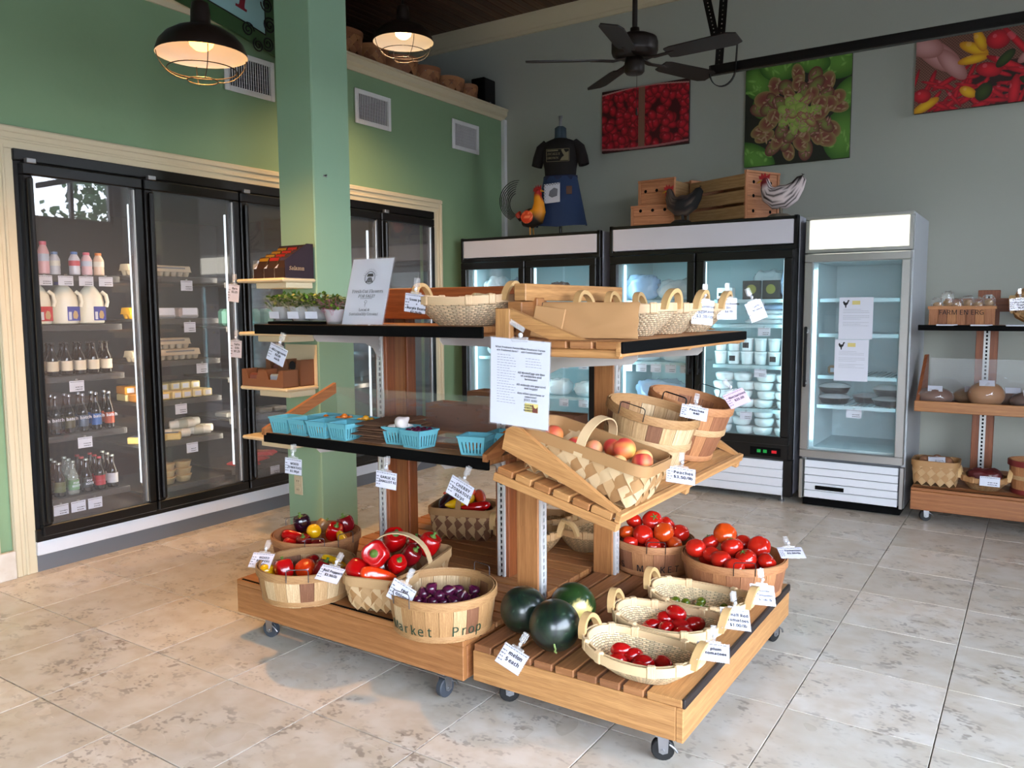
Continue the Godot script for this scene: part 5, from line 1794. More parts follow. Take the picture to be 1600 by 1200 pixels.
func shape(called: String) -> Mesh:
	if cache.has(called):
		return cache[called]
	var g := G.new()
	match called:
		"pepper":
			g.ball(func(a, p):
				var w := cos(p)
				var lobe := 0.90 + 0.13 * absf(cos(a * 2.0 + 0.4 * sin(a)))
				var r := pow(maxf(w, 0.0), 0.55) * lobe * (1.0 - 0.14 * (0.5 - 0.5 * sin(p)))
				var y := sin(p) * 1.02 - (0.22 * exp(-pow((1.0 - sin(p)) * 9.0, 2.0)) if p > 0 else -0.14 * exp(-pow((1.0 + sin(p)) * 7.0, 2.0)))
				return Vector3(cos(a) * r, y, sin(a) * r), 32, 20)
		"pepper_long":
			g.ball(func(a, p):
				var w := cos(p)
				var r := pow(maxf(w, 0.0), 0.65) * (0.95 + 0.08 * cos(a * 3.0)) * (0.78 + 0.22 * sin(p)) * 0.8
				return Vector3(cos(a) * r + 0.10 * sin(p * 1.3), sin(p) * 1.55, sin(a) * r), 28, 18)
		"tomato":
			g.ball(func(a, p):
				var r := cos(p) * (1.0 + 0.035 * cos(a * 6.0 + 1.0) * (0.5 + 0.5 * sin(p)))
				var y := sin(p) * 0.86 - 0.12 * exp(-pow((1.0 - sin(p)) * 8.0, 2.0))
				return Vector3(cos(a) * r, y, sin(a) * r), 30, 18)
		"plum":
			g.ball(func(a, p): return Vector3(sin(p) * 1.42, cos(p) * cos(a) * (1.0 - 0.08 * sin(p)), cos(p) * sin(a) * (1.0 - 0.08 * sin(p))), 20, 14)
		"round":
			g.ball(func(a, p): return Vector3(cos(p) * cos(a), sin(p) * 0.94, cos(p) * sin(a)), 18, 12)
		"peach":
			g.ball(func(a, p):
				var d := fposmod(a + PI, TAU) - PI
				var r := cos(p) * (1.0 - 0.13 * exp(-d * d * 16.0))
				return Vector3(cos(a) * r, sin(p) * 0.94 - 0.12 * exp(-pow((1.0 - sin(p)) * 7.0, 2.0)), sin(a) * r), 32, 18)
			g.paint(0, func(q: Vector3) -> Color:
				var k := clampf(0.5 + q.x * 0.45 + q.y * 0.35 + 0.25 * sin(q.z * 5.0 + q.x * 3.0), 0, 1)
				return lin(0.88, 0.62, 0.30).lerp(lin(0.80, 0.25, 0.24), k))
		"peach_pale":
			g.ball(func(a, p):
				var d := fposmod(a + PI, TAU) - PI
				var r := cos(p) * (1.0 - 0.10 * exp(-d * d * 16.0))
				return Vector3(cos(a) * r, sin(p) * 0.94, sin(a) * r), 28, 16)
			g.paint(0, func(q: Vector3) -> Color:
				var k := clampf(0.25 + q.x * 0.4 + 0.25 * sin(q.z * 4.0), 0, 1)
				return lin(0.93, 0.74, 0.46).lerp(lin(0.86, 0.42, 0.34), k))
		"onion":
			g.ball(func(a, p):
				var r := cos(p) * (1.0 + 0.02 * cos(a * 9.0))
				var y := sin(p) * 0.92 + (0.42 * pow(maxf(sin(p), 0.0), 10.0))
				return Vector3(cos(a) * r, y, sin(a) * r), 20, 16)
			g.paint(0, func(q: Vector3) -> Color:
				var k := 0.5 + 0.5 * sin(atan2(q.z, q.x) * 8.0 + q.y * 2.0)
				return lin(0.22, 0.06, 0.16).lerp(lin(0.36, 0.11, 0.24), k) if q.y < 1.05 else lin(0.52, 0.36, 0.30))
		"melon", "melon_patch":
			var nz := FastNoiseLite.new()
			nz.seed = 3
			nz.frequency = 2.2
			nz.fractal_octaves = 4
			g.ball(func(a, p): return Vector3(cos(p) * cos(a), sin(p), cos(p) * sin(a)), 64, 40)
			g.paint(0, func(q: Vector3) -> Color:
				var st := nz.get_noise_3d(q.x, q.y * 0.4, q.z)
				var an := atan2(q.z, q.x)
				var k := clampf(0.45 + 0.35 * sin(an * 9.0 + st * 5.0) + st, 0, 1)
				var c := lin(0.055, 0.10, 0.085).lerp(lin(0.13, 0.20, 0.14), k * 0.7)
				if nz.get_noise_3d(q.x * 9.0, q.y * 9.0, q.z * 9.0) > 0.5:
					c = lin(0.24, 0.30, 0.24)
				if called == "melon_patch":
					c = c.lerp(lin(0.14, 0.26, 0.08), 0.5)
					var d: float = (q - Vector3(0.72, -0.05, 0.65).normalized()).length() + nz.get_noise_3d(q.x * 4.0, q.y * 4.0, q.z * 4.0) * 0.25
					c = c.lerp(lin(0.82, 0.74, 0.44), smoothstep(0.62, 0.42, d))
				return c)
		"garlic":
			g.ball(func(a, p):
				var r := cos(p) * (0.95 + 0.08 * absf(cos(a * 3.0)))
				return Vector3(cos(a) * r, sin(p) * 0.8 + 0.6 * pow(maxf(sin(p), 0.0), 14.0), sin(a) * r), 24, 16)
		"squash":
			g.ball(func(a, p): return Vector3(sin(p) * 3.0, cos(p) * cos(a) * (1.0 + 0.3 * sin(p)) + 0.25 * sin(p) * sin(p), cos(p) * sin(a) * (1.0 + 0.3 * sin(p))), 18, 16)
	cache[called] = g.mesh()
	return cache[called]

func stem_mesh(kind: String) -> Mesh:
	if not cache.has("stem" + kind):
		var g := G.new()
		if kind == "pepper":
			g.lathe([Vector2(0.30, 0.78), Vector2(0.26, 0.86), Vector2(0.14, 0.92), Vector2(0.11, 1.08), Vector2(0.15, 1.22), Vector2(0.0, 1.24)], 10)
		else:
			for k in 5:
				var a := TAU * k / 5
				var d := Vector3(cos(a), 0, sin(a))
				g.ribbon([d * 0.03 + Vector3(0, 0.77, 0), d * 0.2 + Vector3(0, 0.80, 0), d * 0.36 + Vector3(0, 0.76, 0)], [d.cross(Vector3.UP)], 0.09, 0.02)
			g.tube([Vector3(0, 0.72, 0), Vector3(0.03, 0.92, 0)], 0.045, 6)
		cache["stem" + kind] = g.mesh()
	return cache["stem" + kind]

func fruit(called: String, label: String, category: String, group: String, kind: String, m: Material, at: Vector3, r: float, rot := Vector3.ZERO, stem := "") -> Node3D:
	var o: Node3D
	if stem == "":
		var mi := MeshInstance3D.new()
		mi.mesh = shape(kind)
		mi.material_override = m
		o = mi
	else:
		o = Node3D.new()
	o.name = numbered(called)
	add_child(o)
	o.position = at
	o.rotation = rot
	o.scale = Vector3(r, r, r)
	tag(o, label, category, group)
	if stem != "":
		put(o, "flesh", shape(kind), m)
		put(o, "stem", stem_mesh(stem), gloss("stem_green", Color(0.30, 0.42, 0.14), 0.6))
	return o

func berry_box_mesh() -> Mesh:
	if cache.has("berrybox"):
		return cache["berrybox"]
	var g := G.new()
	var ht := 0.056
	var hb := 0.044
	var h := 0.072
	for k in 4:
		var b := Basis(Vector3.UP, PI / 2 * k)
		var at := func(u: float, y: float) -> Vector3: return b * Vector3(u * lerpf(hb, ht, y / h), y, lerpf(hb, ht, y / h))
		# solid band above, tines between slots, solid foot
		var strips := [[-1.0, 1.0, 0.050, h], [-1.0, 1.0, 0.0, 0.008]]
		for j in 7:
			strips.append([-1.0 + j * 0.2857 + (0.0 if j == 0 else 0.05), -1.0 + (j + 1) * 0.2857 - (0.0 if j == 6 else 0.05), 0.008, 0.050])
		for s in strips:
			var p := [at.call(s[0], s[2]), at.call(s[1], s[2]), at.call(s[1], s[3]), at.call(s[0], s[3])]
			var inn: Vector3 = b * Vector3(0, 0, -0.0022)
			g.quad(p[0], p[1], p[2], p[3])
			g.quad(p[1] + inn, p[0] + inn, p[3] + inn, p[2] + inn)
			g.quad(p[0], p[3], p[3] + inn, p[0] + inn)
			g.quad(p[1], p[1] + inn, p[2] + inn, p[2])
		var q0: Vector3 = at.call(-1.0, h)
		var q1: Vector3 = at.call(1.0, h)
		var o: Vector3 = b * Vector3(0, 0, 0.004)
		g.quad(q0 + o - Vector3(0, 0.006, 0), q1 + o - Vector3(0, 0.006, 0), q1 + o, q0 + o)
		g.quad(q0 + o, q1 + o, q1 - o, q0 - o)
	g.box(Vector3(0, 0.003, 0), Vector3(hb * 2, 0.004, hb * 2))
	cache["berrybox"] = g.mesh()
	return cache["berrybox"]

func berry_box(label: String, at: Vector3, turn: float) -> void:
	var o := MeshInstance3D.new()
	o.name = numbered("berry_box")
	o.mesh = berry_box_mesh()
	o.material_override = mat("pulp_blue", Color(0.38, 0.66, 0.71), 0.85)
	add_child(o)
	o.position = at
	o.rotation.y = turn
	tag(o, label, "berry box", "blue pulp boxes on the middle shelf")

func curved_text(o: Node3D, text: String, r: float, y: float, a0: float, step: float, size: float, m: Material, lean := 0.0) -> void:
	var h := part_holder(o, "painted_name")
	for k in text.length():
		if text[k] == " ":
			continue
		var a := a0 + step * k
		var b := Basis(Vector3.UP, a) * Basis(Vector3.RIGHT, lean)
		lettering(h, text[k], size, Transform3D(b, Vector3(sin(a) * r, y, cos(a) * r)), m)

func part_holder(o: Node3D, called: String) -> Node3D:
	var h := Node3D.new()
	h.name = called
	o.add_child(h, true)
	return h

func produce_a() -> void:
	var Y := 0.2485
	# round stave baskets of mixed peppers
	var o := thing("stave_basket", "low round stave basket of mixed peppers overhanging the gondola's front left corner", "basket", Vector3(-2.485, Y, -2.235), 0.4)
	stave_basket(o, 0.196, 0.172, 0.135, 22, true, [], 5)
	wire_handle(o, Vector3(sin(0.25) * 0.2, 0.125, cos(0.25) * 0.2), 0.25, 0.085, 0.038)
	wire_handle(o, Vector3(sin(3.4) * 0.2, 0.125, cos(3.4) * 0.2), 3.4, 0.085, 0.045)
	o = thing("stave_basket", "brown round stave basket of peppers standing before the green column", "basket", Vector3(-2.775, Y, -2.56), 1.0)
	stave_basket(o, 0.20, 0.175, 0.135, 22, false, [], 8)
	wire_handle(o, Vector3(sin(0.5) * 0.204, 0.125, cos(0.5) * 0.204), 0.5, 0.085, 0.04)
	wire_handle(o, Vector3(sin(3.5) * 0.204, 0.125, cos(3.5) * 0.204), 3.5, 0.085, 0.045)
	var red := gloss("pepper_red", Color(0.66, 0.03, 0.045), 0.18)
	var dred := gloss("pepper_dark_red", Color(0.42, 0.03, 0.06), 0.2)
	var orange := gloss("pepper_orange", Color(0.84, 0.22, 0.05), 0.2)
	var yellow := gloss("pepper_yellow", Color(0.86, 0.66, 0.05), 0.22)
	var purple := gloss("pepper_purple", Color(0.11, 0.035, 0.10), 0.18)
	var tan := gloss("pepper_tan", Color(0.55, 0.42, 0.27), 0.3)
	var front := [[-2.628, 0.340, -2.151, 0.030, yellow, "plum", "yellow lemon-shaped pepper at the left rim of the front pepper basket"], [-2.560, 0.350, -2.181, 0.044, red, "pepper", "blocky red bell pepper behind the wire handle of the front basket"], [-2.497, 0.350, -2.238, 0.043, orange, "tomato", "orange red tomato in the middle of the front pepper basket"], [-2.554, 0.345, -2.322, 0.038, dred, "tomato", "dark red tomato at the back of the front pepper basket"], [-2.420, 0.350, -2.262, 0.044, dred, "pepper", "dark red bell pepper beside the orange red tomato"], [-2.440, 0.355, -2.345, 0.038, yellow, "pepper_long", "yellow green pepper at the back right of the front basket"]]
	for f in front:
		fruit("bell_pepper" if f[5] != "tomato" else "tomato", f[6], "pepper" if f[5] != "tomato" else "tomato", "mixed peppers in the front basket", f[5], f[4], Vector3(f[0], f[1], f[2]), f[3], Vector3(rng.randf_range(-0.5, 0.5), rng.randf() * 6, rng.randf_range(-0.6, 0.6)) if f[5] != "pepper_long" else Vector3(0.2, 0.3, 1.4), "pepper" if f[5] == "pepper" else "")
	var rear := [[-2.915, 0.395, -2.60, 0.045, purple, "pepper", "dark purple bell pepper on top of the rear basket"], [-2.885, 0.352, -2.53, 0.042, red, "pepper_long", "long red pepper lying under the purple one"], [-2.807, 0.380, -2.575, 0.035, yellow, "round", "round yellow pepper in the middle of the rear basket"], [-2.840, 0.380, -2.66, 0.036, tan, "pepper", "pale tan pepper at the back of the rear basket"], [-2.725, 0.376, -2.625, 0.045, red, "pepper", "glossy red bell pepper in the right half of the rear basket"], [-2.725, 0.398, -2.70, 0.043, dred, "pepper", "red bell pepper highest at the right back of the rear basket"], [-2.648, 0.360, -2.60, 0.024, yellow, "squash", "long yellow pepper lying by the right rim of the rear basket"], [-2.794, 0.345, -2.50, 0.038, dred, "pepper", "dark red pepper with green stem at the front of the rear basket"], [-2.862, 0.335, -2.475, 0.034, red, "tomato", "red pepper low at the left front of the rear basket"], [-2.730, 0.335, -2.52, 0.034, dred, "tomato", "dark red pepper low at the right front of the rear basket"]]
	for f in rear:
		fruit("bell_pepper", f[6], "pepper", "mixed peppers in the rear basket", f[5], f[4], Vector3(f[0], f[1], f[2]), f[3], Vector3(rng.randf_range(-0.5, 0.5), rng.randf() * 6, rng.randf_range(-0.6, 0.6)) if f[5] != "pepper_long" else Vector3(0.1, 0.4, 1.5), "pepper" if f[5] == "pepper" else "")
	# slanting splint basket with big red peppers
	o = thing("splint_basket", "long splint basket with an arched handle heaped with big red bell peppers", "basket", Vector3(-2.145, Y, -2.425), 0.25)
	splint_basket(o, 0.135, 0.25, 0.145, 0.05, 30, [M.splint_0, M.splint_0, M.splint_2, M.splint_1], 0.78, M.splint_0, 0.9)
	bent_handle(o, Vector3(-0.139, 0.11, 0), Vector3(0.139, 0.11, 0), 0.15, 0.030, M.splint_2)
	var rect := [[-2.135, 0.462, -2.275, 0.058, red, Vector3(1.25, 0.55, 0.0), "biggest red bell pepper showing its green stem to the front"], [-2.215, 0.455, -2.47, 0.052, red, Vector3(0.4, 2, 0.5), "red bell pepper highest behind the basket handle"], [-2.115, 0.425, -2.575, 0.052, red, Vector3(0.3, 1, -0.4), "red bell pepper at the far right end of the splint basket"], [-2.105, 0.415, -2.445, 0.045, dred, Vector3(0.3, 3, 0.7), "dark red bell pepper just behind the arched handle"], [-2.19, 0.395, -2.235, 0.050, red, Vector3(1.2, -0.7, 0.8), "shiny red bell pepper at the front left corner of the splint basket"], [-2.105, 0.385, -2.255, 0.048, orange, Vector3(0.2, 0.9, 1.35), "orange red pepper lying at the front of the splint basket"], [-2.085, 0.41, -2.34, 0.040, red, Vector3(0.6, 0.4, -0.5), "small red pepper squeezed in front of the arched handle"], [-2.19, 0.41, -2.575, 0.045, red, Vector3(0.2, 2, 0.2), "red bell pepper at the back left of the splint basket"], [-2.20, 0.38, -2.37, 0.05, dred, Vector3(0.4, 5, 0.3), "dark red pepper low in the middle of the splint basket"]]
	for f in rect:
		fruit("bell_pepper", f[6], "pepper", "red peppers in the splint basket", "pepper" if f[4] != orange else "pepper_long", f[4], Vector3(f[0], f[1], f[2]), f[3], f[5], "pepper" if f[4] != orange else "")
	# onions
	o = thing("stave_basket", "pale round stave basket of red onions with green painted letters", "basket", Vector3(-1.805, Y, -2.275), 0.2)
	stave_basket(o, 0.197, 0.175, 0.15, 24, true, [], 3)
	wire_handle(o, Vector3(sin(-0.35) * 0.2, 0.14, cos(-0.35) * 0.2), -0.35, 0.085, 0.038)
	wire_handle(o, Vector3(sin(2.75) * 0.2, 0.14, cos(2.75) * 0.2), 2.75, 0.085, 0.045)
	curved_text(o, "Market  Prop", 0.1885, 0.045, -0.62, 0.165, 0.05, mat("green_paint", Color(0.06, 0.20, 0.12), 0.7), 0.16)
	var on := [[-1.859, 0.375, -2.272, 0.023], [-1.888, 0.355, -2.261, 0.023], [-1.829, 0.350, -2.281, 0.025], [-1.813, 0.360, -2.317, 0.025], [-1.784, 0.360, -2.344, 0.023], [-1.759, 0.345, -2.335, 0.025], [-1.747, 0.350, -2.393, 0.023], [-1.778, 0.330, -2.307, 0.025], [-1.845, 0.330, -2.264, 0.023], [-1.901, 0.330, -2.244, 0.022], [-1.732, 0.330, -2.376, 0.023], [-1.815, 0.325, -2.291, 0.023], [-1.738, 0.330, -2.333, 0.023], [-1.871, 0.320, -2.255, 0.022], [-1.86, 0.30, -2.35, 0.026], [-1.80, 0.285, -2.36, 0.026], [-1.84, 0.285, -2.21, 0.026], [-1.77, 0.285, -2.25, 0.026], [-1.90, 0.285, -2.29, 0.026], [-1.73, 0.285, -2.32, 0.026]]
	for f in on:
		fruit("red_onion", "small glossy red onion heaped in the lettered stave basket", "onion", "red onions in the basket", "onion", gloss_v("onion_skin", 0.25), Vector3(f[0], f[1], f[2]), f[3], Vector3(rng.randf_range(-1, 1), rng.randf() * 6, rng.randf_range(-1, 1)))
	# blue pulp boxes on the middle shelf
	var S := 0.8705
	var boxes := [[-2.80, -2.43, 0.05, "leftmost blue pulp berry box at the end of the middle shelf"], [-2.675, -2.425, -0.04, "second blue pulp berry box from the left on the middle shelf"], [-2.555, -2.42, 0.03, "third blue pulp berry box from the left on the middle shelf"], [-2.432, -2.425, -0.05, "blue pulp berry box touching the folded paper bags"], [-2.685, -2.555, 0.0, "blue pulp box of orange tomatoes behind the second front box"], [-2.565, -2.55, 0.05, "blue pulp box heaped with orange tomatoes in the rear row"], [-2.44, -2.555, -0.04, "blue pulp box of yellow tomatoes right in the rear row"], [-2.165, -2.47, 0.1, "blue pulp box holding white garlic beside the paper bags"], [-2.045, -2.44, -0.1, "blue pulp box of small purple shallots right of the garlic"], [-1.765, -2.44, 0.25, "blue pulp box standing alone near the right end of the shelf"], [-1.715, -2.57, 0.2, "blue pulp box behind the lone one at the right shelf end"]]
	for b in boxes:
		berry_box(b[3], Vector3(b[0], S, b[1]), b[2])
	var co := gloss("cherry_orange", Color(0.82, 0.42, 0.10), 0.25)
	var cy := gloss("cherry_yellow", Color(0.83, 0.58, 0.12), 0.25)
	for b in [[-2.675, -2.425, 0.045, 6, co, "second front box"], [-2.555, -2.42, 0.04, 5, cy, "third front box"], [-2.685, -2.555, 0.055, 7, co, "rear box behind the second"], [-2.565, -2.55, 0.068, 8, co, "heaped rear box"], [-2.44, -2.555, 0.068, 8, cy, "right rear box"], [-1.715, -2.57, 0.058, 6, co, "right end box"], [-1.765, -2.44, 0.035, 5, co, "lone right box"]]:
		for k in b[3]:
			var a: float = TAU * k / b[3] + 0.3
			var rr := 0.0 if k == 0 else 0.029
			fruit("cherry_tomato", "small orange cherry tomato in the %s of the blue row" % b[5], "tomato", "cherry tomatoes in the %s" % b[5], "round", b[4], Vector3(b[0] + cos(a) * rr, S + b[2] - 0.008 + (0.012 if k == 0 else 0.0), b[1] + sin(a) * rr), 0.0145)
	for k in 4:
		fruit("garlic_bulb", "white garlic bulb in the blue box by the paper bags", "garlic", "garlic bulbs in the blue box", "garlic", mat("garlic_white", Color(0.86, 0.82, 0.80), 0.6), Vector3(-2.19 + (k % 2) * 0.048, S + 0.055 + (0.03 if k == 3 else 0.0), -2.49 + (k / 2) * 0.045), 0.026 if k < 3 else 0.030, Vector3(0.3 * k, k, 0.4))
	for k in 8:
		fruit("shallot", "small purple brown shallot in the blue box right of the garlic", "shallot", "shallots in the blue box", "onion", gloss_v("onion_skin", 0.25), Vector3(-2.075 + (k % 3) * 0.03, S + 0.062, -2.47 + (k / 3) * 0.03), 0.0145, Vector3(k, k * 2, 1.2))
	# folded kraft bags between the boxes
	for k in 6:
		var b := thing("paper_bag", ["lowest", "second lowest", "third lowest", "third highest", "second highest", "topmost"][k] + " folded brown paper bag of the crumpled stack on the middle shelf", "paper bag", Vector3(-2.285 + 0.012 * sin(k * 2.1), S + k * 0.0135, -2.56 + 0.01 * cos(k * 3.0)), 0.06 * sin(k * 1.7), "folded paper bags on the middle shelf")
		part(b, "bag", crumple(0.16, 0.30, 0.012, k), M.kraft_dark)
	var ab := thing("acrylic_tray", "clear plastic lid lying on the shelf behind the garlic box", "tray", Vector3(-2.0, S, -2.62), 0.1)
	part(ab, "lid", G.new().box(Vector3(0, 0.012, 0), Vector3(0.16, 0.024, 0.11), 0.006), M.acrylic)
	# brown cardboard cartons on the far side shelf
	for b in [[-2.41, -3.16, 0.26, 0.22, "plain brown carton behind the middle shelf, left of the taller one"], [-2.16, -3.14, 0.22, 0.295, "taller brown carton with punched holes behind the document sign"], [-1.86, -3.20, 0.26, 0.20, "brown paper carton on the far shelf seen between the posts"]]:
		var c := thing("cardboard_carton", b[4], "box", Vector3(b[0], 0.7305, b[1]), 0.03)
		carton(c, b[2], b[3], 0.14)
	# baskets on the far side of the deck
	o = thing("splint_basket", "checked light and dark splint basket of squash at the far side of the deck", "basket", Vector3(-2.44, Y, -3.28), 0.3)
	splint_basket(o, 0.17, 0.13, 0.16, 0.05, 20, [M.splint_0, M.splint_3, M.splint_0, M.splint_3], 0.8, M.splint_1, 0.95)
	bent_handle(o, Vector3(0, 0.12, -0.134), Vector3(0, 0.12, 0.134), 0.13, 0.028, M.splint_1)
	for f in [[-2.52, 0.44, -3.33, 0.032, orange, 0.2], [-2.45, 0.425, -3.24, 0.03, yellow, 1.2], [-2.40, 0.43, -3.35, 0.03, orange, 2.3], [-2.36, 0.41, -3.25, 0.026, red, 0.6], [-2.53, 0.42, -3.22, 0.03, purple, 1.9]]:
		fruit("summer_squash", "squash or pepper heaped in the checked basket behind the posts", "squash", "squash in the checked basket", "squash", f[4], Vector3(f[0], f[1], f[2]), f[3], Vector3(0, f[5], 0.1))
	for b in [[-2.10, -3.50, 0.3, "empty woven bowl at the far side of the deck beside the checked basket"], [-2.02, -3.22, 0.2, "dim woven bowl seen on the deck between the two front posts"], [-1.80, -3.42, 1.45, "dim woven bowl of red fruit on the deck left of the rear post"]]:
		o = thing("woven_bowl", b[3], "basket", Vector3(b[0], Y, b[1]), b[2])
		woven_bowl(o, 0.17, 0.12, 0.10, Color(0.80, 0.66, 0.48), "wicker_tan", 0.02)
	for k in 3:
		fruit("leafy_husk", "green and red produce in the empty looking far woven bowl", "vegetable", "produce in the far bowls", "plum", [mat("husk", Color(0.55, 0.62, 0.28), 0.5), red, mat("husk", Color(0.55, 0.62, 0.28), 0.5)][k], Vector3(-2.18 + k * 0.05, 0.33, -3.47 + 0.02 * k), 0.03, Vector3(0, k, 0.5))
	# top shelf: slanted notice, woven bowl
	var T := 1.3525
	flower_sign(T)
	o = thing("woven_bowl", "pale woven bowl with wooden grips on the gondola's top shelf", "basket", Vector3(-1.875, T, -2.53), 0.06)
	woven_bowl(o, 0.205, 0.135, 0.105, Color(0.93, 0.83, 0.70), "wicker_pale", 0.01)
	for k in 9:
		fruit("purple_bean", "pale bean pod piled in the top shelf woven bowl", "bean", "beans in the top shelf bowl", "squash", mat("bean_pale", Color(0.78, 0.70, 0.55), 0.5), Vector3(-1.84 + 0.018 * (k % 4), T + 0.105 + 0.004 * (k % 3), -2.58 + 0.022 * (k / 3)), 0.010, Vector3(0, k * 0.7, 0.1))
	microgreens(T)
	# hanging price tags
	price_tag("hanging tag with mixed tomatoes price at the left end of the middle shelf", Vector3(-2.64, 0.785, -2.318), Vector3(0, 0.15, -0.05), ["MIXED", "TOMATOES", "$3.50pt"], 0.092, 0.072)
	price_tag("hanging tag with garlic and shallot prices under the middle shelf", Vector3(-2.11, 0.785, -2.318), Vector3(0, 0.15, -0.08), ["GARLIC $2", "SHALLOT $2"], 0.098, 0.07)
	price_tag("hanging tag reading cherry tomatoes under the right end of the middle shelf", Vector3(-1.735, 0.79, -2.318), Vector3(0, 0.1, -0.42), ["CHERRY", "TOMATOES", "$3/pt"], 0.105, 0.078, true, 0.017)
	price_tag("price tag reading red onions clipped to the onion basket", Vector3(-1.845, 0.442, -2.115), Vector3(-0.15, 0.25, -0.42), ["red", "onions", "$2.00/lb"], 0.10, 0.078, true, 0.018)
	price_tag("price tag lying on the rim between pepper basket and splint basket", Vector3(-2.22, 0.435, -2.135), Vector3(-0.9, 0.3, -0.15), ["Bell Peppers", "$3.50/lb"], 0.105, 0.07, true, 0.015)
	price_tag("price tag sticking out left from the front pepper basket over the floor", Vector3(-2.665, 0.405, -2.17), Vector3(-0.9, 0.55, -0.1), ["MIXED", "PEPPERS", "$4/lb"], 0.095, 0.075)
	price_tag("price tag on the top shelf woven bowl reading snow peas and purple beans", Vector3(-2.015, 1.475, -2.40), Vector3(0, 0.1, -0.12), ["Snow peas", "+", "Purple Beans", "$7.25/lb"], 0.10, 0.075, true, 0.014)
	price_tag("tilted price tag hanging from the left end of the top shelf", Vector3(-2.70, 1.262, -2.315), Vector3(-0.1, 0.1, -0.35), ["Microgreens", "$4.00", "each"], 0.105, 0.078)

func gloss_v(called: String, rough: float) -> StandardMaterial3D:
	var m := vmat(called, rough)
	m.clearcoat_enabled = true
	m.clearcoat = 0.4
	m.clearcoat_roughness = 0.15
	return m

# flat folded paper with wrinkles
func crumple(w: float, d: float, h: float, seed_: int) -> G:
	var nz := FastNoiseLite.new()
	nz.seed = seed_ + 40
	nz.frequency = 14.0
	var g := G.new()
	var top := []
	var bot := []
	for r in 15:
		var a := PackedVector3Array()
		var b := PackedVector3Array()
		for q in 11:
			var x := (q / 10.0 - 0.5) * w
			var z := (0.5 - r / 14.0) * d
			var edge := 1.0 if (q > 0 and q < 10 and r > 0 and r < 14) else 0.35
			a.append(Vector3(x + nz.get_noise_2d(z, 3) * 0.006, h * edge + nz.get_noise_2d(x, z) * 0.005, z))
			b.append(Vector3(x + nz.get_noise_2d(z, 3) * 0.006, 0.001, z))
		top.append(a)
		bot.append(b)
	g.grid(top, false, false)
	g.grid(bot, false, true)
	for q in 10:
		g.quad(bot[0][q], bot[0][q + 1], top[0][q + 1], top[0][q])
		g.quad(bot[14][q + 1], bot[14][q], top[14][q], top[14][q + 1])
	for r in 14:
		g.quad(bot[r + 1][0], bot[r][0], top[r][0], top[r + 1][0])
		g.quad(bot[r][10], bot[r + 1][10], top[r + 1][10], top[r][10])
	return g

func carton(o: Node3D, w: float, h: float, d: float) -> void:
	var g := G.new()
	g.box(Vector3(0, h / 2, d / 2), Vector3(w, h, 0.005))
	g.box(Vector3(0, h / 2, -d / 2), Vector3(w, h, 0.005))
	for s in [-1, 1]:
		g.box(Vector3(s * w / 2, h / 2, 0), Vector3(0.005, h, d - 0.005))
	g.box(Vector3(0, 0.003, 0), Vector3(w, 0.005, d))
	part(o, "box_walls", g, M.cardboard)
	part(o, "flap", G.new().box(Vector3(0, h - 0.004, d / 2 - 0.035), Vector3(w - 0.01, 0.004, 0.06)), M.cardboard)
	for k in 4:
		var hl := part(o, "punched_hole", G.new().lathe_hard([Vector2(0, 0), Vector2(0.006, 0)], 8), M.kraft_dark)
		hl.position = Vector3((k % 2 - 0.5) * w * 0.5, h * (0.35 + 0.35 * (k / 2)), d / 2 + 0.0032)
		hl.rotation.x = PI / 2

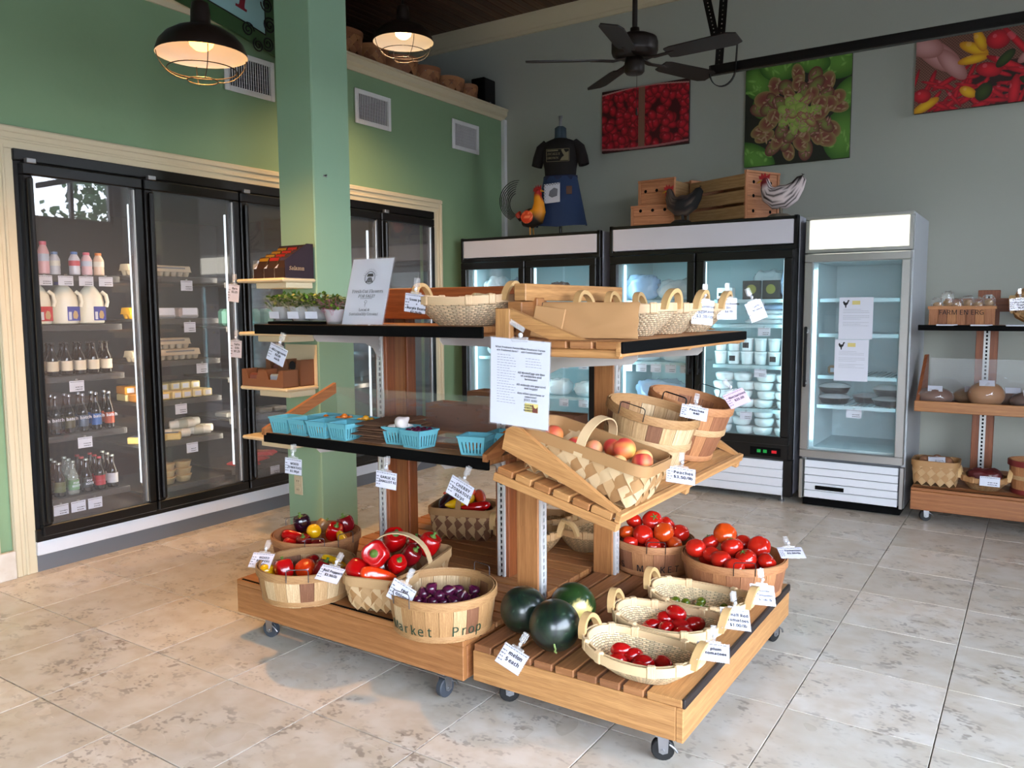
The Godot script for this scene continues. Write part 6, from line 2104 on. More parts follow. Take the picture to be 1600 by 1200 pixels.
func flower_sign(T: float) -> void:
	var o := thing("acrylic_sign_holder", "slanted white notice about fresh cut flowers on the top shelf", "sign", Vector3(-2.29, T, -2.395), 0.05)
	var s := Node3D.new()
	s.name = "sheet_holder"
	o.add_child(s)
	s.rotation.x = -0.30
	s.position = Vector3(0, 0.002, 0.01)
	part(s, "sheet", G.new().box(Vector3(0, 0.14, 0), Vector3(0.212, 0.278, 0.001)), M.paper)
	part(s, "acrylic_front", G.new().box(Vector3(0, 0.142, 0.0028), Vector3(0.218, 0.284, 0.002)), clear("acrylic_clear", Color(1, 1, 1), 0.02, 0.05))
	part(s, "acrylic_back", G.new().box(Vector3(0, 0.142, -0.0028), Vector3(0.218, 0.284, 0.002)), M.acrylic)
	part(o, "foot", G.new().box(Vector3(0, 0.0015, -0.04), Vector3(0.218, 0.003, 0.09)), M.acrylic)
	var face := func(y: float) -> Transform3D: return Transform3D(Basis.IDENTITY, Vector3(0, y, 0.0014))
	lettering(s, "Fresh Cut Flowers", 0.019, face.call(0.140), M.grey_ink, true)
	lettering(s, "FOR SALE!", 0.017, face.call(0.120), M.ink, true, false, HORIZONTAL_ALIGNMENT_CENTER, 0.2)
	part(s, "underline", G.new().box(Vector3(0, 0.109, 0.001), Vector3(0.062, 0.0012, 0.0006)), M.ink)
	lettering(s, "Local &", 0.016, face.call(0.062), M.grey_ink, true)
	lettering(s, "Sustainably Grown!", 0.016, face.call(0.044), M.grey_ink, true)
	var fl := G.new()
	for k in 8:
		fl.box(Vector3(cos(TAU * k / 8) * 0.006, 0.096 + sin(TAU * k / 8) * 0.006, 0.001), Vector3(0.0025, 0.0025, 0.0006))
	fl.box(Vector3(0, 0.082, 0.001), Vector3(0.001, 0.016, 0.0006))
	fl.box(Vector3(-0.003, 0.083, 0.001), Vector3(0.005, 0.0012, 0.0006), 0.0, Transform3D(Basis.IDENTITY, Vector3.ZERO))
	part(s, "flower_mark", fl, M.grey_ink)
	# round field emblem: hat, rows, laurel and rays
	var em := G.new()
	var ring := []
	for k in 40:
		ring.append(Vector3(cos(TAU * k / 40) * 0.026, 0.198 + sin(TAU * k / 40) * 0.026, 0.0012))
	em.tube(ring, 0.0011, 4, true)
	em.prism(PackedVector2Array([Vector2(-0.017, 0.203), Vector2(0.017, 0.203), Vector2(0.013, 0.215), Vector2(-0.013, 0.215)]), 0.0006, Transform3D(Basis.IDENTITY, Vector3(0, 0, 0.0008)))
	for k in 4:
		var x := -0.0135 + k * 0.009
		em.prism(PackedVector2Array([Vector2(x * 0.45 - 0.0015, 0.199), Vector2(x * 0.45 + 0.0015, 0.199), Vector2(x * 1.15 + 0.0036, 0.177), Vector2(x * 1.15 - 0.0036, 0.177)]), 0.0006, Transform3D(Basis.IDENTITY, Vector3(0, 0, 0.0008)))
	for k in 11:
		var a := 0.25 + (PI - 0.5) * k / 10.0
		em.tube([Vector3(cos(a) * 0.030, 0.2 + sin(a) * 0.030, 0.0012), Vector3(cos(a) * 0.037, 0.2 + sin(a) * 0.037, 0.0012)], 0.0006, 4)
	part(s, "emblem", em, M.ink)

func microgreens(T: float) -> void:
	var pk := thing("black_tray", "black plastic tray under the tubs of microgreens", "tray", Vector3(-2.70, T, -2.45), 0.0)
	part(pk, "tray", G.new().box(Vector3(0, 0.006, 0), Vector3(0.34, 0.012, 0.11), 0.004), M.black_matte)
	var greens := [mat("leaf_a", Color(0.22, 0.36, 0.07), 0.5), mat("leaf_b", Color(0.36, 0.49, 0.12), 0.5)]
	for k in greens.size():
		greens[k].backlight_enabled = true
		greens[k].backlight = Color(0.2, 0.3, 0.05)
	var spots := [[-2.82, -2.45, "leftmost clear tub of microgreens with a white label"], [-2.695, -2.44, "second clear tub of microgreens with a white label"], [-2.60, -2.45, "third clear tub of microgreens with a white label"], [-2.475, -2.43, "clear tub of pink stemmed microgreens next to the white notice"]]
	for k in 4:
		var y := T + (0.0125 if k < 3 else 0.0)
		var o := thing("microgreens_tub", spots[k][2], "plant", Vector3(spots[k][0], y, spots[k][1]), 0.1 * k, "tubs of microgreens")
		part(o, "tub", G.new().lathe([Vector2(0.0, 0.002), Vector2(0.042, 0.002), Vector2(0.046, 0.02), Vector2(0.055, 0.062), Vector2(0.058, 0.064)], 20), M.tub_plastic)
		part(o, "soil", G.new().lathe([Vector2(0.0, 0.004), Vector2(0.040, 0.004), Vector2(0.043, 0.016), Vector2(0.0, 0.018)], 16), mat("soil", Color(0.16, 0.10, 0.07), 0.9))
		if k < 3:
			var lb := part(o, "label", G.new().box(Vector3(0, 0.034, 0.053), Vector3(0.062, 0.030, 0.001)), M.paper)
			lb.rotation.x = 0.12
			var pg := G.new()
			card_lines(pg, 0.06, 0.026, 0.036, 1, k, -0.2, 0.3)
			for q in pg.v.size():
				pg.v[q].z += 0.0535
			part(o, "label_print", pg, M.ink)
		var r := RandomNumberGenerator.new()
		r.seed = 60 + k
		var st := G.new()
		var la := G.new()
		var lb2 := G.new()
		for j in 170:
			var a := r.randf() * TAU
			var rr := sqrt(r.randf()) * 0.036
			var b := Vector3(cos(a) * rr, 0.016, sin(a) * rr)
			var t := Vector3(cos(a) * rr * 2.1 + r.randf_range(-0.02, 0.02), r.randf_range(0.075, 0.125) - rr * 0.5, sin(a) * rr * 2.1 + r.randf_range(-0.02, 0.02))
			st.tube([b, b.lerp(t, 0.5) + Vector3(0, 0.01, 0), t], 0.0008, 3)
			for s in [-1, 1]:
				var g := la if r.randf() < 0.6 else lb2
				var d := Vector3(r.randf_range(-1, 1), r.randf_range(-0.2, 0.5), r.randf_range(-1, 1)).normalized()
				var sd := d.cross(Vector3.UP).normalized()
				var L := r.randf_range(0.014, 0.024)
				g.quad(t, t + d * L * 0.5 + sd * L * 0.42, t + d * L, t + d * L * 0.5 - sd * L * 0.42)
				g.quad(t, t + d * L * 0.5 - sd * L * 0.42 + Vector3(0, 0.0006, 0), t + d * L + Vector3(0, 0.0006, 0), t + d * L * 0.5 + sd * L * 0.42 + Vector3(0, 0.0006, 0))
		part(o, "stems", st, mat("stem_pink", Color(0.72, 0.44, 0.52), 0.6) if k == 3 else mat("stem_pale", Color(0.70, 0.66, 0.55), 0.6)).set_meta("kind", "stuff")
		part(o, "leaves", la, greens[0]).set_meta("kind", "stuff")
		part(o, "light_leaves", lb2, greens[1]).set_meta("kind", "stuff")

func produce_b() -> void:
	var Y := 0.2365
	var rt := gloss("tomato_red", Color(0.72, 0.12, 0.07), 0.16)
	var ro := gloss("tomato_orange", Color(0.76, 0.26, 0.07), 0.18)
	var rp := gloss("plum_red", Color(0.66, 0.045, 0.05), 0.16)
	var gr := gloss("tomatillo_green", Color(0.36, 0.44, 0.09), 0.25)
	# round baskets of tomatoes
	var o := thing("stave_basket", "brown round stave basket of big red tomatoes at the display's right rear corner", "basket", Vector3(-1.035, Y, -3.275), 0.3)
	stave_basket(o, 0.212, 0.185, 0.145, 24, false, [], 12)
	wire_handle(o, Vector3(sin(0.2) * 0.216, 0.135, cos(0.2) * 0.216), 0.2, 0.085, 0.04, 0.0, M.black_metal)
	wire_handle(o, Vector3(sin(3.3) * 0.2, 0.135, cos(3.3) * 0.2), 3.3, 0.085, 0.05, 0.0, M.black_metal)
	var ta := [[-1.187, 0.392, -3.235, 0.045], [-1.150, 0.405, -3.31, 0.038], [-1.115, 0.377, -3.225, 0.037], [-1.094, 0.445, -3.333, 0.050], [-1.042, 0.410, -3.270, 0.046], [-1.062, 0.375, -3.190, 0.044], [-0.952, 0.405, -3.35, 0.049], [-0.968, 0.385, -3.22, 0.045], [-0.992, 0.36, -3.15, 0.043], [-0.892, 0.375, -3.26, 0.041], [-1.036, 0.395, -3.40, 0.040], [-1.15, 0.33, -3.30, 0.045], [-1.04, 0.33, -3.28, 0.045], [-0.94, 0.33, -3.29, 0.045], [-1.08, 0.33, -3.38, 0.045], [-1.0, 0.33, -3.36, 0.042]]
	var na := ["at the left rim", "behind the left rim one", "low at the left front", "tinted orange on top", "with green stem in the middle", "at the front left", "largest at the right back", "with green stem at the front right", "lowest at the very front", "at the right rim", "at the back edge"]
	for k in ta.size():
		var f: Array = ta[k]
		fruit("tomato", ("tomato " + na[k] + " of the right rear basket") if k < na.size() else "red tomato buried under the heap of the right rear basket", "tomato", "tomatoes in the right rear basket", "tomato", ro if k == 3 else rt, Vector3(f[0], f[1], f[2]), f[3], Vector3(rng.randf_range(-0.7, 0.7), rng.randf() * 6, rng.randf_range(-0.7, 0.7)), "tomato" if k in [1, 4, 7] else "")
	o = thing("stave_basket", "brown stave basket lettered market, full of red and orange tomatoes, beside the rear post", "basket", Vector3(-1.425, Y, -3.345), 0.1)
	stave_basket(o, 0.178, 0.158, 0.14, 22, false, [], 21)
	curved_text(o, "S  MARKET", 0.1712, 0.042, -0.62, 0.19, 0.042, M.ink, 0.14)
	wire_handle(o, Vector3(sin(0.35) * 0.182, 0.13, cos(0.35) * 0.182), 0.35, 0.08, 0.038, 0.0, M.black_metal)
	wire_handle(o, Vector3(sin(3.5) * 0.17, 0.13, cos(3.5) * 0.17), 3.5, 0.08, 0.045, 0.0, M.black_metal)
	var tb := [[-1.545, 0.388, -3.31, 0.038], [-1.545, 0.425, -3.39, 0.040], [-1.458, 0.435, -3.40, 0.048], [-1.458, 0.395, -3.295, 0.047], [-1.380, 0.405, -3.345, 0.047], [-1.405, 0.415, -3.45, 0.038], [-1.335, 0.388, -3.43, 0.043], [-1.50, 0.362, -3.25, 0.036], [-1.395, 0.362, -3.26, 0.037], [-1.325, 0.362, -3.34, 0.035], [-1.49, 0.33, -3.37, 0.045], [-1.39, 0.33, -3.38, 0.045], [-1.45, 0.33, -3.30, 0.042]]
	var nb := ["tinted orange at the left rim", "at the left back", "highest with a green stem at the middle", "biggest red at the front", "tinted orange right of the middle", "at the back edge", "at the right back", "low at the left front", "low under the wire handle", "tinted orange low at the right"]
	for k in tb.size():
		var f: Array = tb[k]
		fruit("tomato", ("tomato " + nb[k] + " of the lettered market basket") if k < nb.size() else "tomato buried under the heap of the lettered market basket", "tomato", "tomatoes in the market basket", "tomato", ro if k in [0, 4, 9] else rt, Vector3(f[0], f[1], f[2]), f[3], Vector3(rng.randf_range(-0.7, 0.7), rng.randf() * 6, rng.randf_range(-0.7, 0.7)), "tomato" if k == 2 else "")
	# three woven bowls
	var bowls := [[-1.03, -2.335, -0.06, "nearest pale woven bowl with a few plum tomatoes"], [-1.06, -2.625, 0.08, "middle pale woven bowl with a heap of plum tomatoes"], [-1.045, -2.905, 0.0, "farthest pale woven bowl with a few small green tomatoes"]]
	for b in bowls:
		o = thing("woven_bowl", b[3], "basket", Vector3(b[0], Y, b[1]), b[2])
		woven_bowl(o, 0.198, 0.134, 0.078, Color(0.97, 0.88, 0.73), "wicker_white", 0.022)
	var pa := [[-1.106, 0.292, -2.334, 0.026, 0.3], [-1.065, 0.280, -2.345, 0.026, 1.0], [-1.025, 0.272, -2.325, 0.027, 0.2], [-1.105, 0.27, -2.297, 0.025, 0.5], [-0.968, 0.27, -2.360, 0.026, -0.5], [-1.02, 0.268, -2.285, 0.025, 0.1]]
	var npa := ["top left", "second from the left", "middle", "lowest left", "rightmost", "front"]
	for k in pa.size():
		var f: Array = pa[k]
		fruit("plum_tomato", npa[k] + " red plum tomato of the nearest woven bowl", "tomato", "plum tomatoes in the nearest bowl", "plum", rp, Vector3(f[0], f[1], f[2]), f[3], Vector3(rng.randf() * 6, f[4], rng.randf_range(-0.2, 0.2)))
	var pb := [[-1.060, 0.312, -2.728, 0.029, -0.2], [-0.990, 0.284, -2.735, 0.028, 1.1], [-1.095, 0.286, -2.722, 0.027, 0.5], [-1.125, 0.272, -2.668, 0.026, 0.8], [-1.072, 0.275, -2.665, 0.026, 1.4], [-1.030, 0.278, -2.705, 0.026, 0.1], [-1.006, 0.272, -2.655, 0.027, 0.5], [-1.13, 0.269, -2.61, 0.024, 0.2], [-1.06, 0.269, -2.605, 0.024, -0.4], [-1.07, 0.272, -2.735, 0.026, 0.7]]
	var npb := ["topmost", "rightmost", "back left", "left middle", "upright centre", "back right", "front right", "front left", "foremost", "buried rear"]
	for k in pb.size():
		var f: Array = pb[k]
		fruit("plum_tomato", npb[k] + " red plum tomato of the heap in the middle woven bowl", "tomato", "plum tomatoes in the middle bowl", "plum", rp, Vector3(f[0], f[1] - 0.004, f[2] + 0.03), f[3], Vector3(rng.randf() * 6, f[4], rng.randf_range(-0.2, 0.2)))
	for f in [[-1.155, 0.262, -2.98, 0.019], [-1.115, 0.262, -2.985, 0.018], [-1.065, 0.264, -3.02, 0.019], [-1.055, 0.262, -2.975, 0.019], [-1.02, 0.261, -2.955, 0.017], [-0.970, 0.262, -3.01, 0.018]]:
		fruit("green_tomato", "small yellow green tomato in the farthest woven bowl", "tomato", "green tomatoes in the farthest bowl", "round", gr, Vector3(f[0], f[1], f[2] + 0.05), f[3])
	# watermelons
	for w in [[-1.53, 0.322, -2.40, 0.085, "melon", Vector3(0.5, 0.4, 0.2), "left dark green watermelon resting against the front post"], [-1.355, 0.326, -2.325, 0.089, "melon", Vector3(1.95, 0.5, 0.0), "front dark green watermelon with a curly dry stem"], [-1.395, 0.322, -2.528, 0.085, "melon_patch", Vector3(0.0, 0.0, 0.1), "rear watermelon with a pale yellow ground spot"]]:
		var m := fruit("watermelon", w[6], "watermelon", "watermelons on the slats", w[4], gloss_v("melon_skin", 0.3), Vector3(w[0], w[1], w[2]), w[3], w[5], "")
		if w[2] == -2.325:
			part(m, "stem", G.new().tube([Vector3(0, 0.98, 0), Vector3(0.02, 1.06, 0.03), Vector3(0.06, 1.10, 0.14), Vector3(0.02, 1.08, 0.28), Vector3(0.08, 1.02, 0.40)], 0.04, 8), mat("dry_stem", Color(0.48, 0.55, 0.30), 0.7))
	# tilted shelf: splint basket of peaches and two tall empty stave baskets, all leaning with the shelf
	var tilt := Basis(Vector3.BACK, atan2(-0.11, 0.455))
	var base := Vector3(-1.5225, 0.885, -2.83)
	o = thing("splint_basket", "wide woven splint basket of peaches with an arched handle on the tilted shelf", "basket")
	o.transform = Transform3D(tilt * Basis(Vector3.UP, 0.03), base + tilt * Vector3(0.265, 0.001, 0.44))
	splint_basket(o, 0.235, 0.125, 0.155, 0.045, 24, [M.splint_2, M.splint_1, M.splint_0, M.splint_2, M.splint_2, M.splint_1], 0.80, M.splint_1, 0.92)
	bent_handle(o, Vector3(0.0, 0.12, -0.129), Vector3(0.0, 0.12, 0.129), 0.115, 0.032, M.splint_2)
	var pe := [[-1.414, 0.975, -2.42, 0.035, 0], [-1.43, 0.965, -2.37, 0.030, 0], [-1.241, 0.945, -2.393, 0.030, 1], [-1.195, 0.945, -2.44, 0.032, 0], [-1.125, 0.955, -2.385, 0.038, 0], [-1.071, 0.925, -2.415, 0.031, 1], [-1.045, 0.925, -2.35, 0.034, 0], [-1.120, 0.915, -2.33, 0.031, 1], [-1.316, 0.945, -2.404, 0.033, 0], [-1.37, 0.93, -2.36, 0.036, 0], [-1.28, 0.91, -2.37, 0.036, 0], [-1.18, 0.89, -2.38, 0.036, 0], [-1.10, 0.875, -2.40, 0.036, 0]]
	var npe := ["upper left red", "far left red", "pale one behind the handle", "red one right of the handle", "big red and yellow", "pale one beside the big", "rightmost blushing", "pale front", "half hidden left of the handle"]
	for k in pe.size():
		var f: Array = pe[k]
		fruit("peach", (npe[k] + " peach in the splint basket on the tilted shelf") if k < npe.size() else "peach buried low in the splint basket on the tilted shelf", "peach", "peaches in the splint basket", "peach_pale" if f[4] else "peach", vmat("peach_skin", 0.55), Vector3(f[0], f[1], f[2]), f[3], Vector3(rng.randf_range(-0.6, 0.6), rng.randf() * 6, rng.randf_range(-0.6, 0.6)))
	for b in [[0.285, 0.055, 0.172, "tall pale stave basket with wire handles behind the peaches", true, 31], [0.285, -0.335, 0.172, "tall brown stave basket at the far end of the tilted shelf", false, 33]]:
		o = thing("stave_basket", b[3], "basket")
		o.transform = Transform3D(tilt * Basis(Vector3.UP, 0.5), base + tilt * Vector3(b[0], 0.001, b[1]))
		stave_basket(o, b[2], 0.130, 0.235, 20, b[4], [0.55], b[5])
		wire_handle(o, Vector3(sin(-0.55) * 0.176, 0.225, cos(-0.55) * 0.176), -0.55, 0.10, 0.035, 0.0, M.black_metal)
		wire_handle(o, Vector3(sin(2.6) * 0.176, 0.225, cos(2.6) * 0.176), 2.6, 0.10, 0.045, 0.0, M.black_metal)
	# top shelf: kraft bags leaning, three woven bowls
	var T := 1.3145
	for k in 5:
		o = thing("kraft_bag", ["frontmost", "second", "third", "fourth", "rearmost"][k] + " flat kraft paper bag of the leaning stack on the top shelf", "paper bag", Vector3(-1.265 - k * 0.005, T, -2.385 - k * 0.009), 0.20, "kraft bags leaning on the top shelf")
		o.rotation.x = -0.30
		var nz := crumple(0.34, 0.125, 0.006, 9 + k)
		var bg := part(o, "bag", nz, M.kraft if k % 2 == 0 else M.kraft_dark)
		bg.position = Vector3(0, 0.064, 0)
		bg.rotation.x = PI / 2
	o = thing("printed_bag", "small kraft bag with a dark stamped print leaning at the left of the stack", "paper bag", Vector3(-1.40, T, -2.335), 0.25)
	o.rotation.x = -0.28
	o.rotation.z = -0.12
	part(o, "bag", G.new().box(Vector3(0, 0.056, 0), Vector3(0.11, 0.11, 0.008), 0.003), M.kraft)
	var sg := G.new()
	card_lines(sg, 0.1, 0.03, 0.05, 2, 5, -0.05, 0.25)
	for q in sg.v.size():
		sg.v[q].z += 0.0045
	part(o, "stamp", sg, M.ink)
	for b in [[-1.27, -2.70, 1.45, "woven bowl next to the leaning kraft bags on the top shelf"], [-1.27, -2.97, 1.55, "middle woven bowl on the top shelf with a price tag on its grip"], [-1.27, -3.24, 1.6, "end woven bowl on the top shelf above the black edge"]]:
		o = thing("woven_bowl", b[3], "basket", Vector3(b[0], T, b[1]), b[2] - PI / 2)
		woven_bowl(o, 0.185, 0.118, 0.105, Color(0.93, 0.83, 0.70), "wicker_pale", 0.012)
	doc_sign()
	# tags
	price_tag("price tag reading melon lying on the slats before the watermelons", Vector3(-1.43, 0.268, -2.205), Vector3(-0.65, 0.12, -0.32), ["melon", "5 each"], 0.105, 0.075, true, 0.019)
	price_tag("price tag standing out from the nearest woven bowl's grip", Vector3(-0.80, 0.385, -2.345), Vector3(-1.05, 0.45, -0.1), ["plum", "tomatoes"], 0.10, 0.07)
	price_tag("price tag on the middle woven bowl reading small red tomatoes", Vector3(-0.835, 0.385, -2.66), Vector3(-0.75, 0.75, -0.2), ["Small Red", "Tomatoes", "$1.00/lb"], 0.105, 0.078, true, 0.016)
	price_tag("price tag on the farthest woven bowl by the tomato basket", Vector3(-0.825, 0.385, -2.95), Vector3(-0.55, 0.85, -0.2), ["Green", "Tomatoes", "$3.00/lb"], 0.10, 0.078)
	price_tag("price tag sticking out past the right rear tomato basket", Vector3(-0.80, 0.46, -3.23), Vector3(-1.2, 0.5, 0.05), ["Tomatoes", "$3.50/lb"], 0.10, 0.07)
	price_tag("price tag at the lower end of the peach basket", Vector3(-1.00, 0.875, -2.57), Vector3(-0.85, 0.6, -0.2), ["Peaches", "$3.50/lb"], 0.10, 0.07, true, 0.017)
	price_tag("price tag across the rim between the two tall stave baskets", Vector3(-1.05, 1.055, -2.83), Vector3(-0.9, 0.6, -0.3), ["Peaches", "$40"], 0.10, 0.07)
	price_tag("pink price tag at the rim of the far tall stave basket", Vector3(-1.04, 1.075, -3.22), Vector3(-0.6, 0.65, 0.4), ["Nectarines", "$35.00"], 0.10, 0.072, true, 0.015, Color(0.82, 0.70, 0.78))
	price_tag("price tag hanging on the middle woven bowl of the top shelf", Vector3(-1.075, 1.445, -2.97), Vector3(-0.12, 0.6, -0.1), ["Japanese", "Eggplant", "$3.50/lb"], 0.082, 0.095, true, 0.017)
	price_tag("price tag hanging on the end woven bowl of the top shelf", Vector3(-1.075, 1.455, -3.24), Vector3(-0.1, 0.6, -0.02), ["Green Beans", "lbs.", "$4.00"], 0.082, 0.09, true, 0.014)
	price_tag("price tag sticking out right beyond the end woven bowl", Vector3(-1.02, 1.44, -3.40), Vector3(-0.2, 0.75, 0.35), ["Garlic", "$2 each"], 0.08, 0.085, true, 0.013)

func doc_sign() -> void:
	var o := thing("document_sheet", "white printed sheet about producer farms clipped to the display's front corner", "sign", Vector3(-1.395, 1.318, -2.175), 0.06)
	var s := Node3D.new()
	s.name = "sheet_sleeve"
	o.add_child(s)
	s.rotation = Vector3(0.10, 0.05, -0.075)
	part(s, "sheet", G.new().box(Vector3(0, -0.145, 0), Vector3(0.212, 0.288, 0.001)), M.paper)
	part(s, "sleeve", G.new().box(Vector3(0, -0.146, 0), Vector3(0.22, 0.296, 0.0026)), clear("sleeve_film", Color(0.97, 0.97, 1.0), 0.06, 0.12))
	var put_text := func(tx: String, x: float, y: float, size: float, left: bool):
		lettering(s, tx, size, Transform3D(Basis.IDENTITY, Vector3(x, -y, 0.0018)), M.ink, true, false, HORIZONTAL_ALIGNMENT_LEFT if left else HORIZONTAL_ALIGNMENT_CENTER)
	put_text.call("What Producer Farms", -0.045, 0.030, 0.0085, false)
	put_text.call("are Featured Here?", -0.045, 0.040, 0.0085, false)
	put_text.call("What Producer Farms", 0.045, 0.030, 0.0085, false)
	put_text.call("are Conventional?", 0.042, 0.040, 0.0085, false)
	put_text.call("All Meats/Eggs are free", 0.042, 0.108, 0.009, false)
	put_text.call("of antibiotics and", 0.042, 0.118, 0.009, false)
	put_text.call("hormones!", 0.042, 0.128, 0.009, false)
	put_text.call("All animals are pastured", 0.042, 0.148, 0.009, false)
	put_text.call("and happy!", 0.042, 0.158, 0.009, false)
	put_text.call("Any other questions or", 0.042, 0.176, 0.009, false)
	put_text.call("concerns?", 0.042, 0.186, 0.009, false)
	put_text.call("JUST ASK!", 0.042, 0.197, 0.010, false)
	var g := G.new()
	for k in 19:
		card_lines(g, 0.08, -0.057 - k * 0.0088, -0.053 - k * 0.0088, 1, k + 3, -0.5, 0.35 - 0.25 * float((k * 7) % 5 == 0))
	for q in g.v.size():
		g.v[q].x -= 0.042
	for k in 4:
		var st := g.v.size()
		card_lines(g, 0.08, -0.062 - k * 0.009, -0.058 - k * 0.009, 1, k + 50, -0.3, 0.4)
		for q in range(st, g.v.size()):
			g.v[q].x += 0.045
	part(s, "list_print", g, mat("faint_ink", Color(0.45, 0.45, 0.50), 0.8))
	part(s, "small_picture", G.new().box(Vector3(0.045, -0.222, 0.0008), Vector3(0.048, 0.030, 0.0012)), mat("picture_yellow", Color(0.80, 0.74, 0.46), 0.7))
	for k in 3:
		lettering(s, ["CLUCKS", "STREET", "MARKET"][k], 0.0075, Transform3D(Basis.IDENTITY, Vector3(0.034, -0.214 - k * 0.0085, 0.002)), M.ink, true, true)
	part(s, "small_hen", G.new().prism(PackedVector2Array([Vector2(0.05, -0.236), Vector2(0.068, -0.236), Vector2(0.068, -0.215), Vector2(0.062, -0.222), Vector2(0.055, -0.220), Vector2(0.051, -0.209), Vector2(0.048, -0.214)]), 0.0006, Transform3D(Basis.IDENTITY, Vector3(0, 0, 0.0014))), mat("hen_ink", Color(0.42, 0.22, 0.18), 0.8))
	var c := G.new()
	c.box(Vector3(0, 0.0, 0.003), Vector3(0.06, 0.016, 0.010), 0.003)
	c.box(Vector3(-0.03, 0.035, 0.006), Vector3(0.055, 0.016, 0.004), 0.001, Transform3D(Basis(Vector3.BACK, -0.5), Vector3(0, 0, 0)))
	c.box(Vector3(-0.03, 0.030, -0.004), Vector3(0.055, 0.016, 0.004), 0.001, Transform3D(Basis(Vector3.BACK, -0.5), Vector3(0, 0, 0)))
	c.tube([Vector3(0, 0, 0.002), Vector3(0.004, 0.02, 0.004)], 0.006, 8)
	part(o, "clip", c, M.clip_plastic)
	part(o, "swivel", G.new().ball(func(a, p): return Vector3(cos(a) * cos(p), sin(p), sin(a) * cos(p)) * 0.008, 10, 8, Vector3(0.006, 0.014, 0.01)), M.paper)

